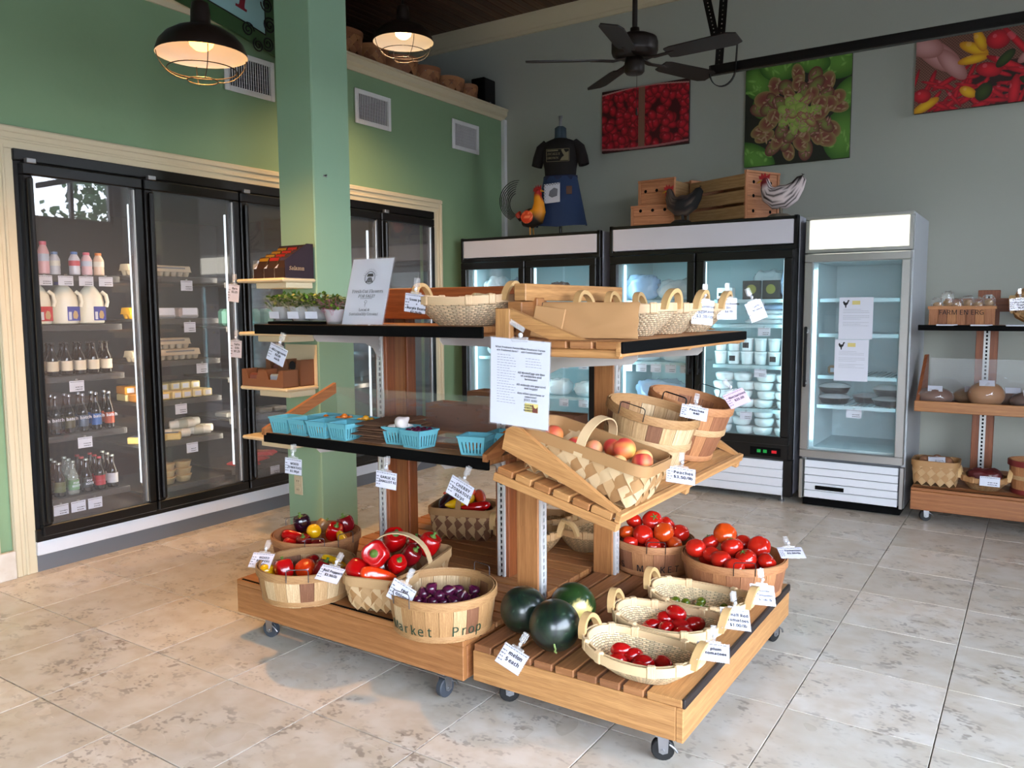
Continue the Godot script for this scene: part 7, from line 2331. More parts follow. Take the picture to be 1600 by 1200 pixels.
# ---------------------------------------------------------------- cream shelves on the column
func column_goods() -> void:
	var ys := [1.595, 1.285, 0.965, 0.665]
	var names := ["top cream shelf on the column under the purple box of bars", "second cream shelf on the column behind the microgreens", "third cream shelf on the column under the brown boxes", "lowest cream shelf on the column beside the blue berry boxes"]
	var cream := mat("shelf_cream", Color(0.86, 0.80, 0.66), 0.5)
	for k in 4:
		var o := thing("column_shelf", names[k], "shelf", Vector3(-3.785, ys[k], -3.235))
		part(o, "board", G.new().box(Vector3(0, -0.011, 0), Vector3(0.41, 0.022, 0.25), 0.008), cream)
		part(o, "support", G.new().box(Vector3(0.06, -0.040, -0.01), Vector3(0.26, 0.034, 0.20), 0.003), cream)
	# seed packet display
	var o := thing("wrapped_bar_box", "dark purple counter box with three rows of wrapped bars", "box", Vector3(-3.725, 1.5955, -3.235), 0.0)
	var purple := mat("box_purple", Color(0.16, 0.10, 0.15), 0.6)
	part(o, "back", G.new().box(Vector3(0, 0.10, -0.105), Vector3(0.285, 0.20, 0.006)), purple)
	for x in [0.142]:
		part(o, "side", G.new().prism(PackedVector2Array([Vector2(-0.105, 0.0), Vector2(0.105, 0.0), Vector2(0.105, 0.10), Vector2(-0.06, 0.20), Vector2(-0.105, 0.20)]), 0.005, Transform3D(Basis(Vector3(0, 0, 1), Vector3(0, 1, 0), Vector3(-1, 0, 0)), Vector3(x, 0, 0))), purple)
	lettering(o, "Salazon", 0.03, Transform3D(Basis(Vector3.UP, PI / 2), Vector3(0.1435, 0.055, 0.02)), mat("print_tan", Color(0.75, 0.66, 0.52), 0.7), true, false, HORIZONTAL_ALIGNMENT_CENTER, 0.2).name = "side_print"
	for k in 3:
		var x := -0.09 + k * 0.09
		part(o, "tray_front", G.new().box(Vector3(x, 0.028, 0.10), Vector3(0.082, 0.056, 0.005)), mat("box_brown", Color(0.17, 0.10, 0.075), 0.6))
		part(o, "divider", G.new().prism(PackedVector2Array([Vector2(-0.10, 0.0), Vector2(0.10, 0.0), Vector2(0.10, 0.055), Vector2(0.02, 0.12), Vector2(-0.10, 0.14)]), 0.003, Transform3D(Basis(Vector3(0, 0, 1), Vector3(0, 1, 0), Vector3(-1, 0, 0)), Vector3(x - 0.042, 0, 0))), M.paper)
		for j in 4:
			var pk := part(o, "wrapped_bar", G.new().box(Vector3.ZERO, Vector3(0.078, 0.115, 0.004), 0.001), mat("packet_brown", Color(0.20, 0.12, 0.08), 0.5))
			pk.position = Vector3(x, 0.072 + (3 - j) * 0.022, 0.075 - (3 - j) * 0.045)
			pk.rotation.x = -0.45
			part(pk, "bar_band", G.new().box(Vector3(0, 0.040, 0.0022), Vector3(0.076, 0.020, 0.001)), [mat("band_yellow", Color(0.55, 0.42, 0.10), 0.5), mat("band_red", Color(0.55, 0.10, 0.10), 0.5), mat("band_violet", Color(0.22, 0.18, 0.28), 0.5)][k])
	o = thing("glass_jar", "clear jar with a blue label at the left end of the top column shelf", "jar", Vector3(-3.93, 1.5955, -3.235))
	part(o, "jar", G.new().lathe([Vector2(0, 0.002), Vector2(0.035, 0.002), Vector2(0.038, 0.01), Vector2(0.038, 0.085), Vector2(0.03, 0.095)], 20), M.tub_plastic)
	part(o, "contents", G.new().lathe([Vector2(0, 0.006), Vector2(0.033, 0.006), Vector2(0.033, 0.07), Vector2(0, 0.07)], 16), mat("jar_fill", Color(0.72, 0.76, 0.80), 0.6))
	part(o, "label", G.new().lathe([Vector2(0.0385, 0.025), Vector2(0.0385, 0.06)], 20), mat("label_blue", Color(0.36, 0.50, 0.68), 0.6))
	part(o, "lid", G.new().lathe_hard([Vector2(0.034, 0.09), Vector2(0.034, 0.11), Vector2(0, 0.11)], 20), M.steel)
	# brown display cartons on the third shelf
	for b in [[-3.79, 0.9655, -3.17, 0.36, 0.10, "low brown carton of packaged bars on the third column shelf"], [-3.76, 0.9655, -3.30, 0.30, 0.155, "taller brown carton with a round black mark on the third column shelf"]]:
		o = thing("display_carton", b[5], "box", Vector3(b[0], b[1], b[2]))
		var w: float = b[3]
		var h: float = b[4]
		var g := G.new()
		g.box(Vector3(0, h / 2, -0.055), Vector3(w, h, 0.004))
		for s in [-1, 0, 1]:
			g.box(Vector3(s * (w / 2 - 0.002), h / 2, 0), Vector3(0.004, h, 0.11))
		g.box(Vector3(0, 0.002, 0), Vector3(w, 0.004, 0.11))
		part(o, "carton", g, M.cardboard)
		for s in [-1, 1]:
			var x0: float = s * w / 4 - w / 4
			part(o, "cut_front", G.new().prism(PackedVector2Array([Vector2(x0, 0), Vector2(x0 + w / 2, 0), Vector2(x0 + w / 2, h), Vector2(x0 + w / 2 - 0.03, h), Vector2(x0 + w / 2 - 0.055, h * 0.45), Vector2(x0 + 0.055, h * 0.45), Vector2(x0 + 0.03, h), Vector2(x0, h)]), 0.004, Transform3D(Basis.IDENTITY, Vector3(0, 0, 0.053))), M.cardboard)
			part(o, "wrapped_bar", G.new().box(Vector3(x0 + w / 4, h * 0.4, 0.02), Vector3(w / 4, h * 0.72, 0.05), 0.01), mat("bar_wrap_%d" % s, Color(0.46, 0.28, 0.24) if s < 0 else Color(0.50, 0.58, 0.68), 0.4))
	var mk := part(o, "round_mark", G.new().lathe_hard([Vector2(0, 0), Vector2(0.028, 0)], 20), M.ink)
	mk.position = Vector3(0.085, 0.12, 0.0585)
	mk.rotation.x = PI / 2
	o = thing("paper_board", "cream cardboard sheet standing behind the brown cartons", "board", Vector3(-3.72, 0.9655, -3.352))
	part(o, "sheet", G.new().box(Vector3(0, 0.12, 0), Vector3(0.27, 0.24, 0.004)), cream)
	# tags on the shelf ends
	price_tag("tilted price tag hanging from the left end of the top column shelf", Vector3(-3.995, 1.565, -3.10), Vector3(0, 0.2, -0.12), ["Bars", "$3.25"], 0.085, 0.105, true, 0.018)
	price_tag("price tag hanging from the left end of the second column shelf", Vector3(-3.995, 1.235, -3.10), Vector3(0, 0.2, -0.06), ["Salts", "Oils", "$1.25"], 0.085, 0.105, true, 0.018)

# ---------------------------------------------------------------- goods in the cooler
func bottle(o: Node3D, h: float, r: float, glass_m: Material, label_m: Material, cap_m: Material) -> void:
	var key := "bt%.3f%.3f" % [h, r]
	if not cache.has(key):
		cache[key] = [
			G.new().lathe([Vector2(0, 0.001), Vector2(r * 0.92, 0.001), Vector2(r, 0.006), Vector2(r, h * 0.50), Vector2(r * 0.9, h * 0.57), Vector2(r * 0.5, h * 0.72), Vector2(r * 0.40, h * 0.80), Vector2(r * 0.38, h * 0.955), Vector2(0, h * 0.955)], 14).mesh(),
			G.new().lathe([Vector2(r * 1.01, h * 0.14), Vector2(r * 1.01, h * 0.44)], 14).mesh(),
			G.new().lathe_hard([Vector2(r * 0.46, h * 0.945), Vector2(r * 0.42, h), Vector2(0, h)], 10).mesh()]
	put(o, "glass_body", cache[key][0], glass_m)
	put(o, "paper_label", cache[key][1], label_m)
	put(o, "cap", cache[key][2], cap_m)

func cooler_shelf(label: String, y: float, z0: float, z1: float) -> void:
	var o := thing("cooler_shelf", label, "shelf", Vector3(-4.93, y, (z0 + z1) / 2))
	part(o, "deck", G.new().box(Vector3(0, -0.008, 0), Vector3(0.50, 0.014, z0 - z1), 0.002), mat("shelf_grey", Color(0.20, 0.20, 0.20), 0.5))
	part(o, "front_lip", G.new().box(Vector3(0.252, -0.018, 0), Vector3(0.008, 0.036, z0 - z1), 0.002), mat("lip_grey", Color(0.26, 0.26, 0.26), 0.45))

func cooler_goods() -> void:
	var d1 := [[1.62, "of plastic juice bottles"], [1.335, "of milk jugs"], [1.04, "of brown cream-labelled bottles"], [0.70, "of slim dark soda bottles"], [0.335, "of mixed soda bottles, lowest"]]
	for s in d1:
		cooler_shelf("grey shelf %s behind the leftmost cooler door" % s[1], s[0], -2.19, -2.80)
	var d2 := [[1.63, "of grey egg cartons, topmost"], [1.36, "with the yellow egg carton"], [1.09, "of stacked egg cartons"], [0.835, "of cheese blocks"], [0.57, "of cheese rolls"], [0.275, "of clear tubs, lowest"]]
	for s in d2:
		cooler_shelf("grey shelf %s behind the second cooler door" % s[1], s[0], -2.87, -3.49)
	for s in [[1.60, "topmost"], [1.30, "second"], [0.95, "third"], [0.66, "fourth"], [0.30, "lowest"]]:
		cooler_shelf("%s grey shelf behind the third cooler door by the column" % s[1], s[0], -3.55, -4.18)
	for s in [[1.60, "topmost"], [1.20, "middle"], [0.80, "lower"], [0.30, "lowest"]]:
		cooler_shelf("%s grey shelf in the cooler right of the column" % s[1], s[0], -4.24, -5.55)
	var FX := -4.735
	# juice bottles
	var caps := [Color(0.75, 0.10, 0.12), Color(0.87, 0.74, 0.30), Color(0.86, 0.42, 0.50), Color(0.42, 0.52, 0.68), Color(0.30, 0.46, 0.72), Color(0.84, 0.38, 0.46), Color(0.90, 0.52, 0.25)]
	var bodies := [Color(0.80, 0.74, 0.62), Color(0.88, 0.84, 0.66), Color(0.86, 0.68, 0.70), Color(0.78, 0.78, 0.80), Color(0.80, 0.80, 0.84), Color(0.84, 0.70, 0.72), Color(0.88, 0.76, 0.66)]
	var cn := ["red", "yellow", "pink", "dusty blue", "bright blue", "rose", "orange"]
	for k in 7:
		var tall := k < 3
		var o := thing("juice_bottle", "%s plastic drink bottle with a %s cap on the top cooler shelf" % ["tall" if tall else "short", cn[k]], "bottle", Vector3(FX + (0.0 if k != 3 else -0.08), 1.621, -2.245 - k * 0.072 - (0.03 if k > 2 else 0.0)), 0.3 * k, "drink bottles on the top cooler shelf")
		var h := 0.185 if tall else 0.135
		part(o, "body", G.new().lathe([Vector2(0, 0.001), Vector2(0.027, 0.001), Vector2(0.030, 0.008), Vector2(0.030, h * 0.30), Vector2(0.0285, h * 0.34), Vector2(0.030, h * 0.38), Vector2(0.030, h * 0.68), Vector2(0.020, h * 0.84), Vector2(0.0165, h * 0.88), Vector2(0.0165, h * 0.94), Vector2(0, h * 0.94)], 16), mat("juice_%d" % k, bodies[k], 0.35))
		part(o, "cap", G.new().lathe_hard([Vector2(0.0185, h * 0.89), Vector2(0.0185, h), Vector2(0, h)], 14), mat("juice_cap_%d" % k, caps[k], 0.4))
		part(o, "label", G.new().lathe([Vector2(0.0306, h * 0.40), Vector2(0.0306, h * 0.62)], 16), mat("juice_label_%d" % (k % 3), [Color(0.88, 0.86, 0.80), Color(0.78, 0.32, 0.36), Color(0.72, 0.76, 0.82)][k % 3], 0.5))
	# milk jugs
	for k in 5:
		var back := k > 2
		var col: Color = [Color(0.72, 0.10, 0.12), Color(0.22, 0.24, 0.58), Color(0.22, 0.24, 0.58), Color(0.72, 0.10, 0.12), Color(0.22, 0.32, 0.62)][k]
		var o := thing("milk_jug", ["white milk jug with a red label and red cap", "white milk jug with a blue label, middle of the row", "white milk jug with a blue label, nearest the door edge", "white milk jug with a red cap half hidden at the far left", "white milk jug with a blue cap behind the front row"][k], "milk jug", Vector3(FX - (0.18 if back else 0.0) - 0.02, 1.336, [-2.345, -2.50, -2.655, -2.225, -2.565][k]), PI / 2, "milk jugs on the second shelf")
		var rows := []
		for s in [[0.0, 0.0, 0.0], [0.002, 0.068, 0.06], [0.01, 0.074, 0.068], [0.13, 0.074, 0.068], [0.17, 0.066, 0.06], [0.205, 0.042, 0.04], [0.228, 0.022, 0.022], [0.24, 0.019, 0.019], [0.24, 0.0, 0.0]]:
			rows.append(Vector3(s[0], s[1], s[2]))
		part(o, "jug", stack(rows, 24), mat("milk_plastic", Color(0.90, 0.88, 0.80), 0.4))
		part(o, "cap", G.new().lathe_hard([Vector2(0.022, 0.232), Vector2(0.022, 0.25), Vector2(0, 0.25)], 16), mat("jug_cap_%d" % int(col.r * 10), col, 0.4))
		part(o, "handle", G.new().tube([Vector3(0.052, 0.19, 0.035), Vector3(0.07, 0.17, 0.05), Vector3(0.075, 0.13, 0.055), Vector3(0.066, 0.10, 0.055)], 0.011, 8), M.milk_plastic)
		var lb := part(o, "label", G.new().box(Vector3(0.018, 0.062, 0.069), Vector3(0.072, 0.082, 0.003), 0.001), mat("jug_label_%d" % int(col.r * 10), col, 0.5))
		part(lb, "label_emblem", G.new().prism(PackedVector2Array([Vector2(0.014, 0.035), Vector2(0.034, 0.03), Vector2(0.042, 0.05), Vector2(0.036, 0.075), Vector2(0.022, 0.08), Vector2(0.012, 0.06)]), 0.001, Transform3D(Basis.IDENTITY, Vector3(0, 0, 0.0708))), mat("emblem_tan", Color(0.72, 0.60, 0.42), 0.5))
		part(lb, "label_text_block", G.new().box(Vector3(-0.004, 0.05, 0.0712), Vector3(0.016, 0.045, 0.001)), M.paper)
	# three shelves of bottles
	var brown := gloss("brown_glass", Color(0.09, 0.045, 0.03), 0.08)
	var dark := gloss("dark_glass", Color(0.035, 0.035, 0.035), 0.08)
	var clr := clear("clear_glass", Color(0.80, 0.84, 0.80), 0.25, 0.05)
	var cream := mat("bottle_cream", Color(0.85, 0.80, 0.70), 0.6)
	for row in 2:
		for k in 7:
			var o := thing("soda_bottle", "brown bottle with a cream label in the %s row of the third shelf" % ["front", "rear"][row], "bottle", Vector3(FX - row * 0.085, 1.041, -2.245 - k * 0.080 - row * 0.02), 1.57, "cream-labelled bottles on the third shelf")
			bottle(o, 0.19, 0.031, brown, cream, M.black_metal)
	var tints := [[Color(0.16, 0.25, 0.55), "blue"], [Color(0.70, 0.60, 0.16), "yellow"], [Color(0.20, 0.20, 0.20), "charcoal"], [Color(0.30, 0.28, 0.16), "olive"], [Color(0.28, 0.34, 0.42), "slate"], [Color(0.16, 0.36, 0.62), "bright blue"], [Color(0.66, 0.26, 0.12), "orange"]]
	for row in 2:
		for k in 7:
			var o := thing("soda_bottle", ("slim dark soda bottle with a %s label on the fourth cooler shelf" % tints[k][1]) if row == 0 else "slim dark soda bottle in the rear row of the fourth cooler shelf", "bottle", Vector3(FX - row * 0.085, 0.701, -2.245 - k * 0.080 - row * 0.02), 1.57, "slim soda bottles on the fourth shelf")
			bottle(o, 0.225, 0.028, dark, mat("soda_tint_%d" % k, tints[k][0], 0.4), M.steel)
			if row == 0:
				lettering(o, "batch", 0.026, Transform3D(Basis.IDENTITY, Vector3(0, 0.085, 0.0288)), M.paper, false, true)
	tints = [[Color(0.55, 0.72, 0.68), "mint"], [Color(0.62, 0.36, 0.12), "amber"], [Color(0.36, 0.38, 0.24), "khaki"], [Color(0.42, 0.58, 0.42), "pale green"], [Color(0.16, 0.20, 0.20), "black and white"], [Color(0.62, 0.08, 0.14), "bright red"], [Color(0.70, 0.70, 0.72), "silver"]]
	for row in 3:
		for k in 7:
			var o := thing("soda_bottle", ("soda bottle with a %s label on the lowest shelf of the leftmost door" % tints[k][1]) if row == 0 else "capped soda bottle behind the front row of the lowest shelf", "bottle", Vector3(FX - row * 0.085, 0.336, -2.245 - k * 0.080 - row * 0.02), 1.57, "soda bottles on the lowest shelf")
			bottle(o, 0.20, 0.031, clr if k == 3 else dark, mat("low_tint_%d" % k, tints[k][0], 0.4), mat("cap_red", Color(0.62, 0.08, 0.10), 0.4) if k in [4, 5] and row > 0 or k == 5 else mat("cap_pale", Color(0.60, 0.62, 0.58), 0.35, 0.6))
			if row == 0 and k in [3, 4]:
				for j in 2:
					lettering(o, ["POP", "ROOT"][j], 0.018, Transform3D(Basis.IDENTITY, Vector3(0, 0.07 - j * 0.018, 0.0318)), M.paper, false, true)
	# price cards behind the first door
	for k in 5:
		price_card("white price card number %s in the row under the drink bottles" % ["one", "two", "three", "four", "five"][k], Vector3(-4.665, 1.613, -2.235 - k * 0.118), Vector3(0, PI / 2, 0), 0.085, 0.055, "cards under the drink bottles")
	for c in [[1.01, -2.50, "price card under the cream-labelled bottles"], [0.675, -2.53, "price card under the slim soda bottles"], [0.305, -2.37, "leftmost of three price cards at the bottom of the leftmost door"], [0.305, -2.47, "middle of three price cards at the bottom of the leftmost door"], [0.305, -2.57, "rightmost of three price cards at the bottom of the leftmost door"]]:
		price_card(c[2], Vector3(-4.665, c[0], c[1]), Vector3(0, PI / 2, 0), 0.085, 0.062)
	for c in [[1.605, -2.94, "left price card under the grey egg cartons"], [1.605, -3.25, "right price card under the grey egg cartons"], [1.335, -2.93, "left price card under the yellow egg carton"], [1.335, -3.26, "right price card under the clear egg packs"], [1.06, -2.92, "left price card above the cheese blocks"], [1.06, -3.34, "right price card above the cheese blocks"], [0.805, -3.17, "price card above the cheese rolls"], [0.54, -3.24, "price card above the clear tubs"], [1.57, -3.72, "price card behind the third door above the microgreens"], [1.28, -3.93, "price card behind the third door under the green bundles"], [0.92, -3.86, "price card behind the third door above the brown cartons"], [0.27, -3.92, "price card in front of the pink packages"]]:
		price_card(c[2], Vector3(-4.665, c[0], c[1]), Vector3(0, PI / 2, 0), 0.085, 0.065)
	# eggs
	var pulp := mat("egg_pulp", Color(0.66, 0.61, 0.53), 0.85)
	for e in [[-2.955, 1.631, 0.14, "small grey egg carton at the left of the top shelf"], [-3.18, 1.631, 0.28, "long grey egg carton on the top shelf of the second door"], [-2.96, 1.091, 0.15, "white labelled egg carton at the left of the stacked cartons"], [-3.22, 1.091, 0.29, "grey egg carton with blue print at the front of the stack"], [-3.15, 1.163, 0.29, "grey egg carton lying on top of the stack"]]:
		egg_carton(e[3], Vector3(FX - 0.03, e[1], e[0]), e[2], pulp)
	egg_carton("bright yellow egg carton with a smiling print", Vector3(FX - 0.03, 1.361, -2.955), 0.15, mat("egg_yellow", Color(0.84, 0.62, 0.10), 0.7))
	for k in 2:
		var o := thing("egg_pack", ["clear egg pack with a brown label beside the yellow carton", "clear egg pack with a pale label nearest the light tube"][k], "egg carton", Vector3(FX - 0.03, 1.361, -3.13 - k * 0.17), PI / 2)
		part(o, "shell", G.new().box(Vector3(0, 0.035, 0), Vector3(0.15, 0.068, 0.10), 0.012), M.tub_plastic)
		part(o, "label", G.new().box(Vector3(0, 0.045, 0.052), Vector3(0.11, 0.045, 0.002)), M.paper)
		for j in 6:
			part(o, "egg", G.new().ball(func(a, p): return Vector3(cos(p) * cos(a) * 0.02, sin(p) * 0.026, cos(p) * sin(a) * 0.02), 10, 8, Vector3(-0.048 + (j % 3) * 0.048, 0.032, -0.022 + (j / 3) * 0.044)), mat("egg_brown", Color(0.68, 0.44, 0.30), 0.5))
	# cheese blocks and rolls
	var r := RandomNumberGenerator.new()
	r.seed = 17
	for k in 14:
		var row := k / 7
		var c: Color = [Color(0.86, 0.56, 0.16), Color(0.88, 0.80, 0.56), Color(0.86, 0.74, 0.40)][0 if (k % 7) == 0 else (1 if (k % 7) > 2 else 2)]
		var o := thing("cheese_block", ("orange cheese block at the left of the %s cheese row" if k % 7 == 0 else "wrapped pale cheese block in the %s cheese row") % ["front", "raised rear"][row], "cheese", Vector3(FX - 0.02 - row * 0.13, 0.836 + row * 0.045, -2.93 - (k % 7) * 0.078), r.randf_range(-0.15, 0.15), "cheese blocks behind the second door")
		part(o, "block", G.new().box(Vector3(0, 0.026, 0), Vector3(0.12, 0.05, 0.07), 0.006), mat("cheese_%d" % int(c.g * 100), c, 0.4))
		part(o, "label", G.new().box(Vector3(0.0605, 0.026, 0), Vector3(0.001, 0.03, 0.045)), M.paper)
		if row == 1:
			part(o, "lower_block", G.new().box(Vector3(0, -0.022, 0), Vector3(0.12, 0.044, 0.07), 0.006), M.cheese_80 if M.has("cheese_80") else M.paper)
	for k in 6:
		var o := thing("cheese_roll", "white wrapped cheese roll in the pile on the fifth shelf", "cheese", Vector3(FX - 0.03 - (k % 2) * 0.06, 0.571 + 0.032 + (0.055 if k > 3 else 0.0), [-3.20, -3.28, -3.36, -3.42, -3.24, -3.32][k]), 0.9 + 0.1 * k, "cheese rolls on the fifth shelf")
		part(o, "roll", G.new().loft([Vector3(-0.085, 0, 0), Vector3(-0.08, 0, 0), Vector3(0, 0, 0), Vector3(0.08, 0, 0), Vector3(0.085, 0, 0)], [Vector2(0.004, 0.004), Vector2(0.026, 0.026), Vector2(0.031, 0.031), Vector2(0.026, 0.026), Vector2(0.004, 0.004)], 14), mat("roll_white", Color(0.85, 0.83, 0.78), 0.5))
		part(o, "band", G.new().loft([Vector3(-0.03, 0, 0), Vector3(0.03, 0, 0)], [Vector2(0.032, 0.032), Vector2(0.032, 0.032)], 14), mat("roll_band", Color(0.72, 0.70, 0.62), 0.5))
	for k in 3:
		var o := thing("butter_pack", ["yellow pack at the left of the fifth shelf", "pack with a blue and yellow label on the fifth shelf", "second pack with a blue label lying before the rolls"][k], "package", Vector3(FX - 0.02 + 0.01 * k, 0.571, -2.93 - k * 0.10), 0.5 + 0.2 * k)
		part(o, "pack", G.new().box(Vector3(0, 0.022, 0), Vector3(0.13, 0.044, 0.085), 0.006), mat("pack_yellow", Color(0.80, 0.70, 0.42), 0.5))
		part(o, "label", G.new().box(Vector3(0, 0.0445, 0), Vector3(0.10, 0.001, 0.06)), mat("pack_blue", Color(0.36, 0.44, 0.58), 0.5))
	# clear tubs
	for k in 9:
		var col := k % 3
		var o := thing("clear_tub", "clear plastic tub with tan contents in the %s stack of the bottom shelf" % ["left", "middle", "right"][col], "tub", Vector3(FX - 0.03, 0.276 + (k / 3) * 0.046, -2.99 - col * 0.12), 0.2 * k, "clear tubs on the bottom shelf")
		part(o, "tub", G.new().lathe([Vector2(0, 0.001), Vector2(0.044, 0.001), Vector2(0.054, 0.04), Vector2(0.057, 0.042), Vector2(0.057, 0.045), Vector2(0, 0.045)], 18), mat("tub_tan", Color(0.76, 0.66, 0.48), 0.3))
	# third door: bundles, cartons, pink packages
	for k in 3:
		var o := thing("pink_package", "flat pink package of fish stacked behind the third cooler door", "package", Vector3(FX - 0.03, 0.301 + k * 0.026, -3.72 - k * 0.08), 0.3 * k, "pink packages behind the third door")
		part(o, "pack", crumple(0.20, 0.14, 0.024, 30 + k), mat("pack_pink", Color(0.72, 0.20, 0.24), 0.4))
		part(o, "label", G.new().box(Vector3(0, 0.028, 0), Vector3(0.10, 0.002, 0.06)), mat("pack_salmon", Color(0.80, 0.46, 0.34), 0.5))
	for k in 4:
		var o := thing("wrapped_tray", "clear wrapped tray behind the third cooler door, in the row above the pink packages", "package", Vector3(FX - 0.05, 0.661, -3.62 - k * 0.14), 0.0, "wrapped trays behind the third door")
		part(o, "tray", G.new().box(Vector3(0, 0.018, 0), Vector3(0.14, 0.034, 0.12), 0.008), mat("tray_grey", Color(0.48, 0.48, 0.46), 0.3))
	for k in 5:
		var o := thing("greens_bundle", "teal green bagged bundle hanging behind the third cooler door", "package", Vector3(FX - 0.03, 1.301, -3.62 - k * 0.115), 0.1 * k, "bagged bundles behind the third door")
		part(o, "bag", G.new().box(Vector3(0, 0.06, 0), Vector3(0.08, 0.12, 0.10), 0.02), mat("bundle_teal", Color(0.30, 0.50, 0.46), 0.5))
	# tall goods right of the column
	var o2 := thing("brown_carton", "narrow brown carton in the cooler right of the column", "box", Vector3(FX - 0.03, 1.201, -4.44), 0.2)
	part(o2, "carton", G.new().box(Vector3(0, 0.11, 0), Vector3(0.07, 0.22, 0.10), 0.003), M.kraft_dark)
	part(o2, "flap", G.new().box(Vector3(0, 0.222, 0), Vector3(0.06, 0.004, 0.09), 0.001), M.kraft_dark)
	o2 = thing("yellow_bottle", "yellow bottle on the shelf right of the column", "bottle", Vector3(FX - 0.03, 0.801, -4.46))
	bottle(o2, 0.2, 0.032, mat("yellow_glass", Color(0.72, 0.66, 0.20), 0.3), M.paper, M.cap_pale)

func egg_carton(label: String, at: Vector3, w: float, m: Material) -> void:
	var o := thing("egg_carton", label, "egg carton", at, PI / 2, "egg cartons behind the second door")
	var key := "egg%.2f" % w
	if not cache.has(key):
		var g := G.new()
		var b := G.new()
		var n := int(round(w / 0.048))
		g.prism(PackedVector2Array([Vector2(-0.052, 0.034), Vector2(0.052, 0.034), Vector2(0.042, 0.066), Vector2(0.034, 0.071), Vector2(-0.034, 0.071), Vector2(-0.042, 0.066)]), w, Transform3D(Basis(Vector3(0, 0, 1), Vector3(0, 1, 0), Vector3(-1, 0, 0)), Vector3(w / 2, 0, 0)))
		for k in n:
			for z in [-0.025, 0.025]:
				b.lathe([Vector2(0.012, 0.0), Vector2(0.017, 0.004), Vector2(0.0255, 0.034)], 8, Vector3((k + 0.5 - n / 2.0) * w / n, 0, z))
		b.box(Vector3(0, 0.032, 0), Vector3(w + 0.006, 0.005, 0.108), 0.001)
		cache[key] = [g.mesh(), b.mesh()]
	put(o, "lid", cache[key][0], m)
	put(o, "cups", cache[key][1], m)
	part(o, "print", G.new().box(Vector3(0, 0.052, 0.0475), Vector3(w * 0.72, 0.014, 0.001)), M.grey_ink).rotation.x = -0.02

# ---------------------------------------------------------------- goods in the fridges
func bag(label: String, at: Vector3, s: Vector3, m: Material, seed_: int, group := "") -> void:
	var nz := FastNoiseLite.new()
	nz.seed = seed_
	nz.frequency = 1.6
	var o := thing("plastic_bag", label, "bag", at, 0.0, group)
	part(o, "film", G.new().ball(func(a, p):
		var d := Vector3(signf(cos(a)) * pow(absf(cos(a)), 0.7) * pow(cos(p), 0.6), signf(sin(p)) * pow(absf(sin(p)), 0.75), signf(sin(a)) * pow(absf(sin(a)), 0.7) * pow(cos(p), 0.6))
		var w := 1.0 + 0.22 * nz.get_noise_3d(d.x * 1.5, d.y * 1.5, d.z * 1.5)
		return Vector3(d.x * s.x / 2 * w, (d.y * 0.5 + 0.5) * s.y * w, d.z * s.z / 2 * w), 22, 14), m)

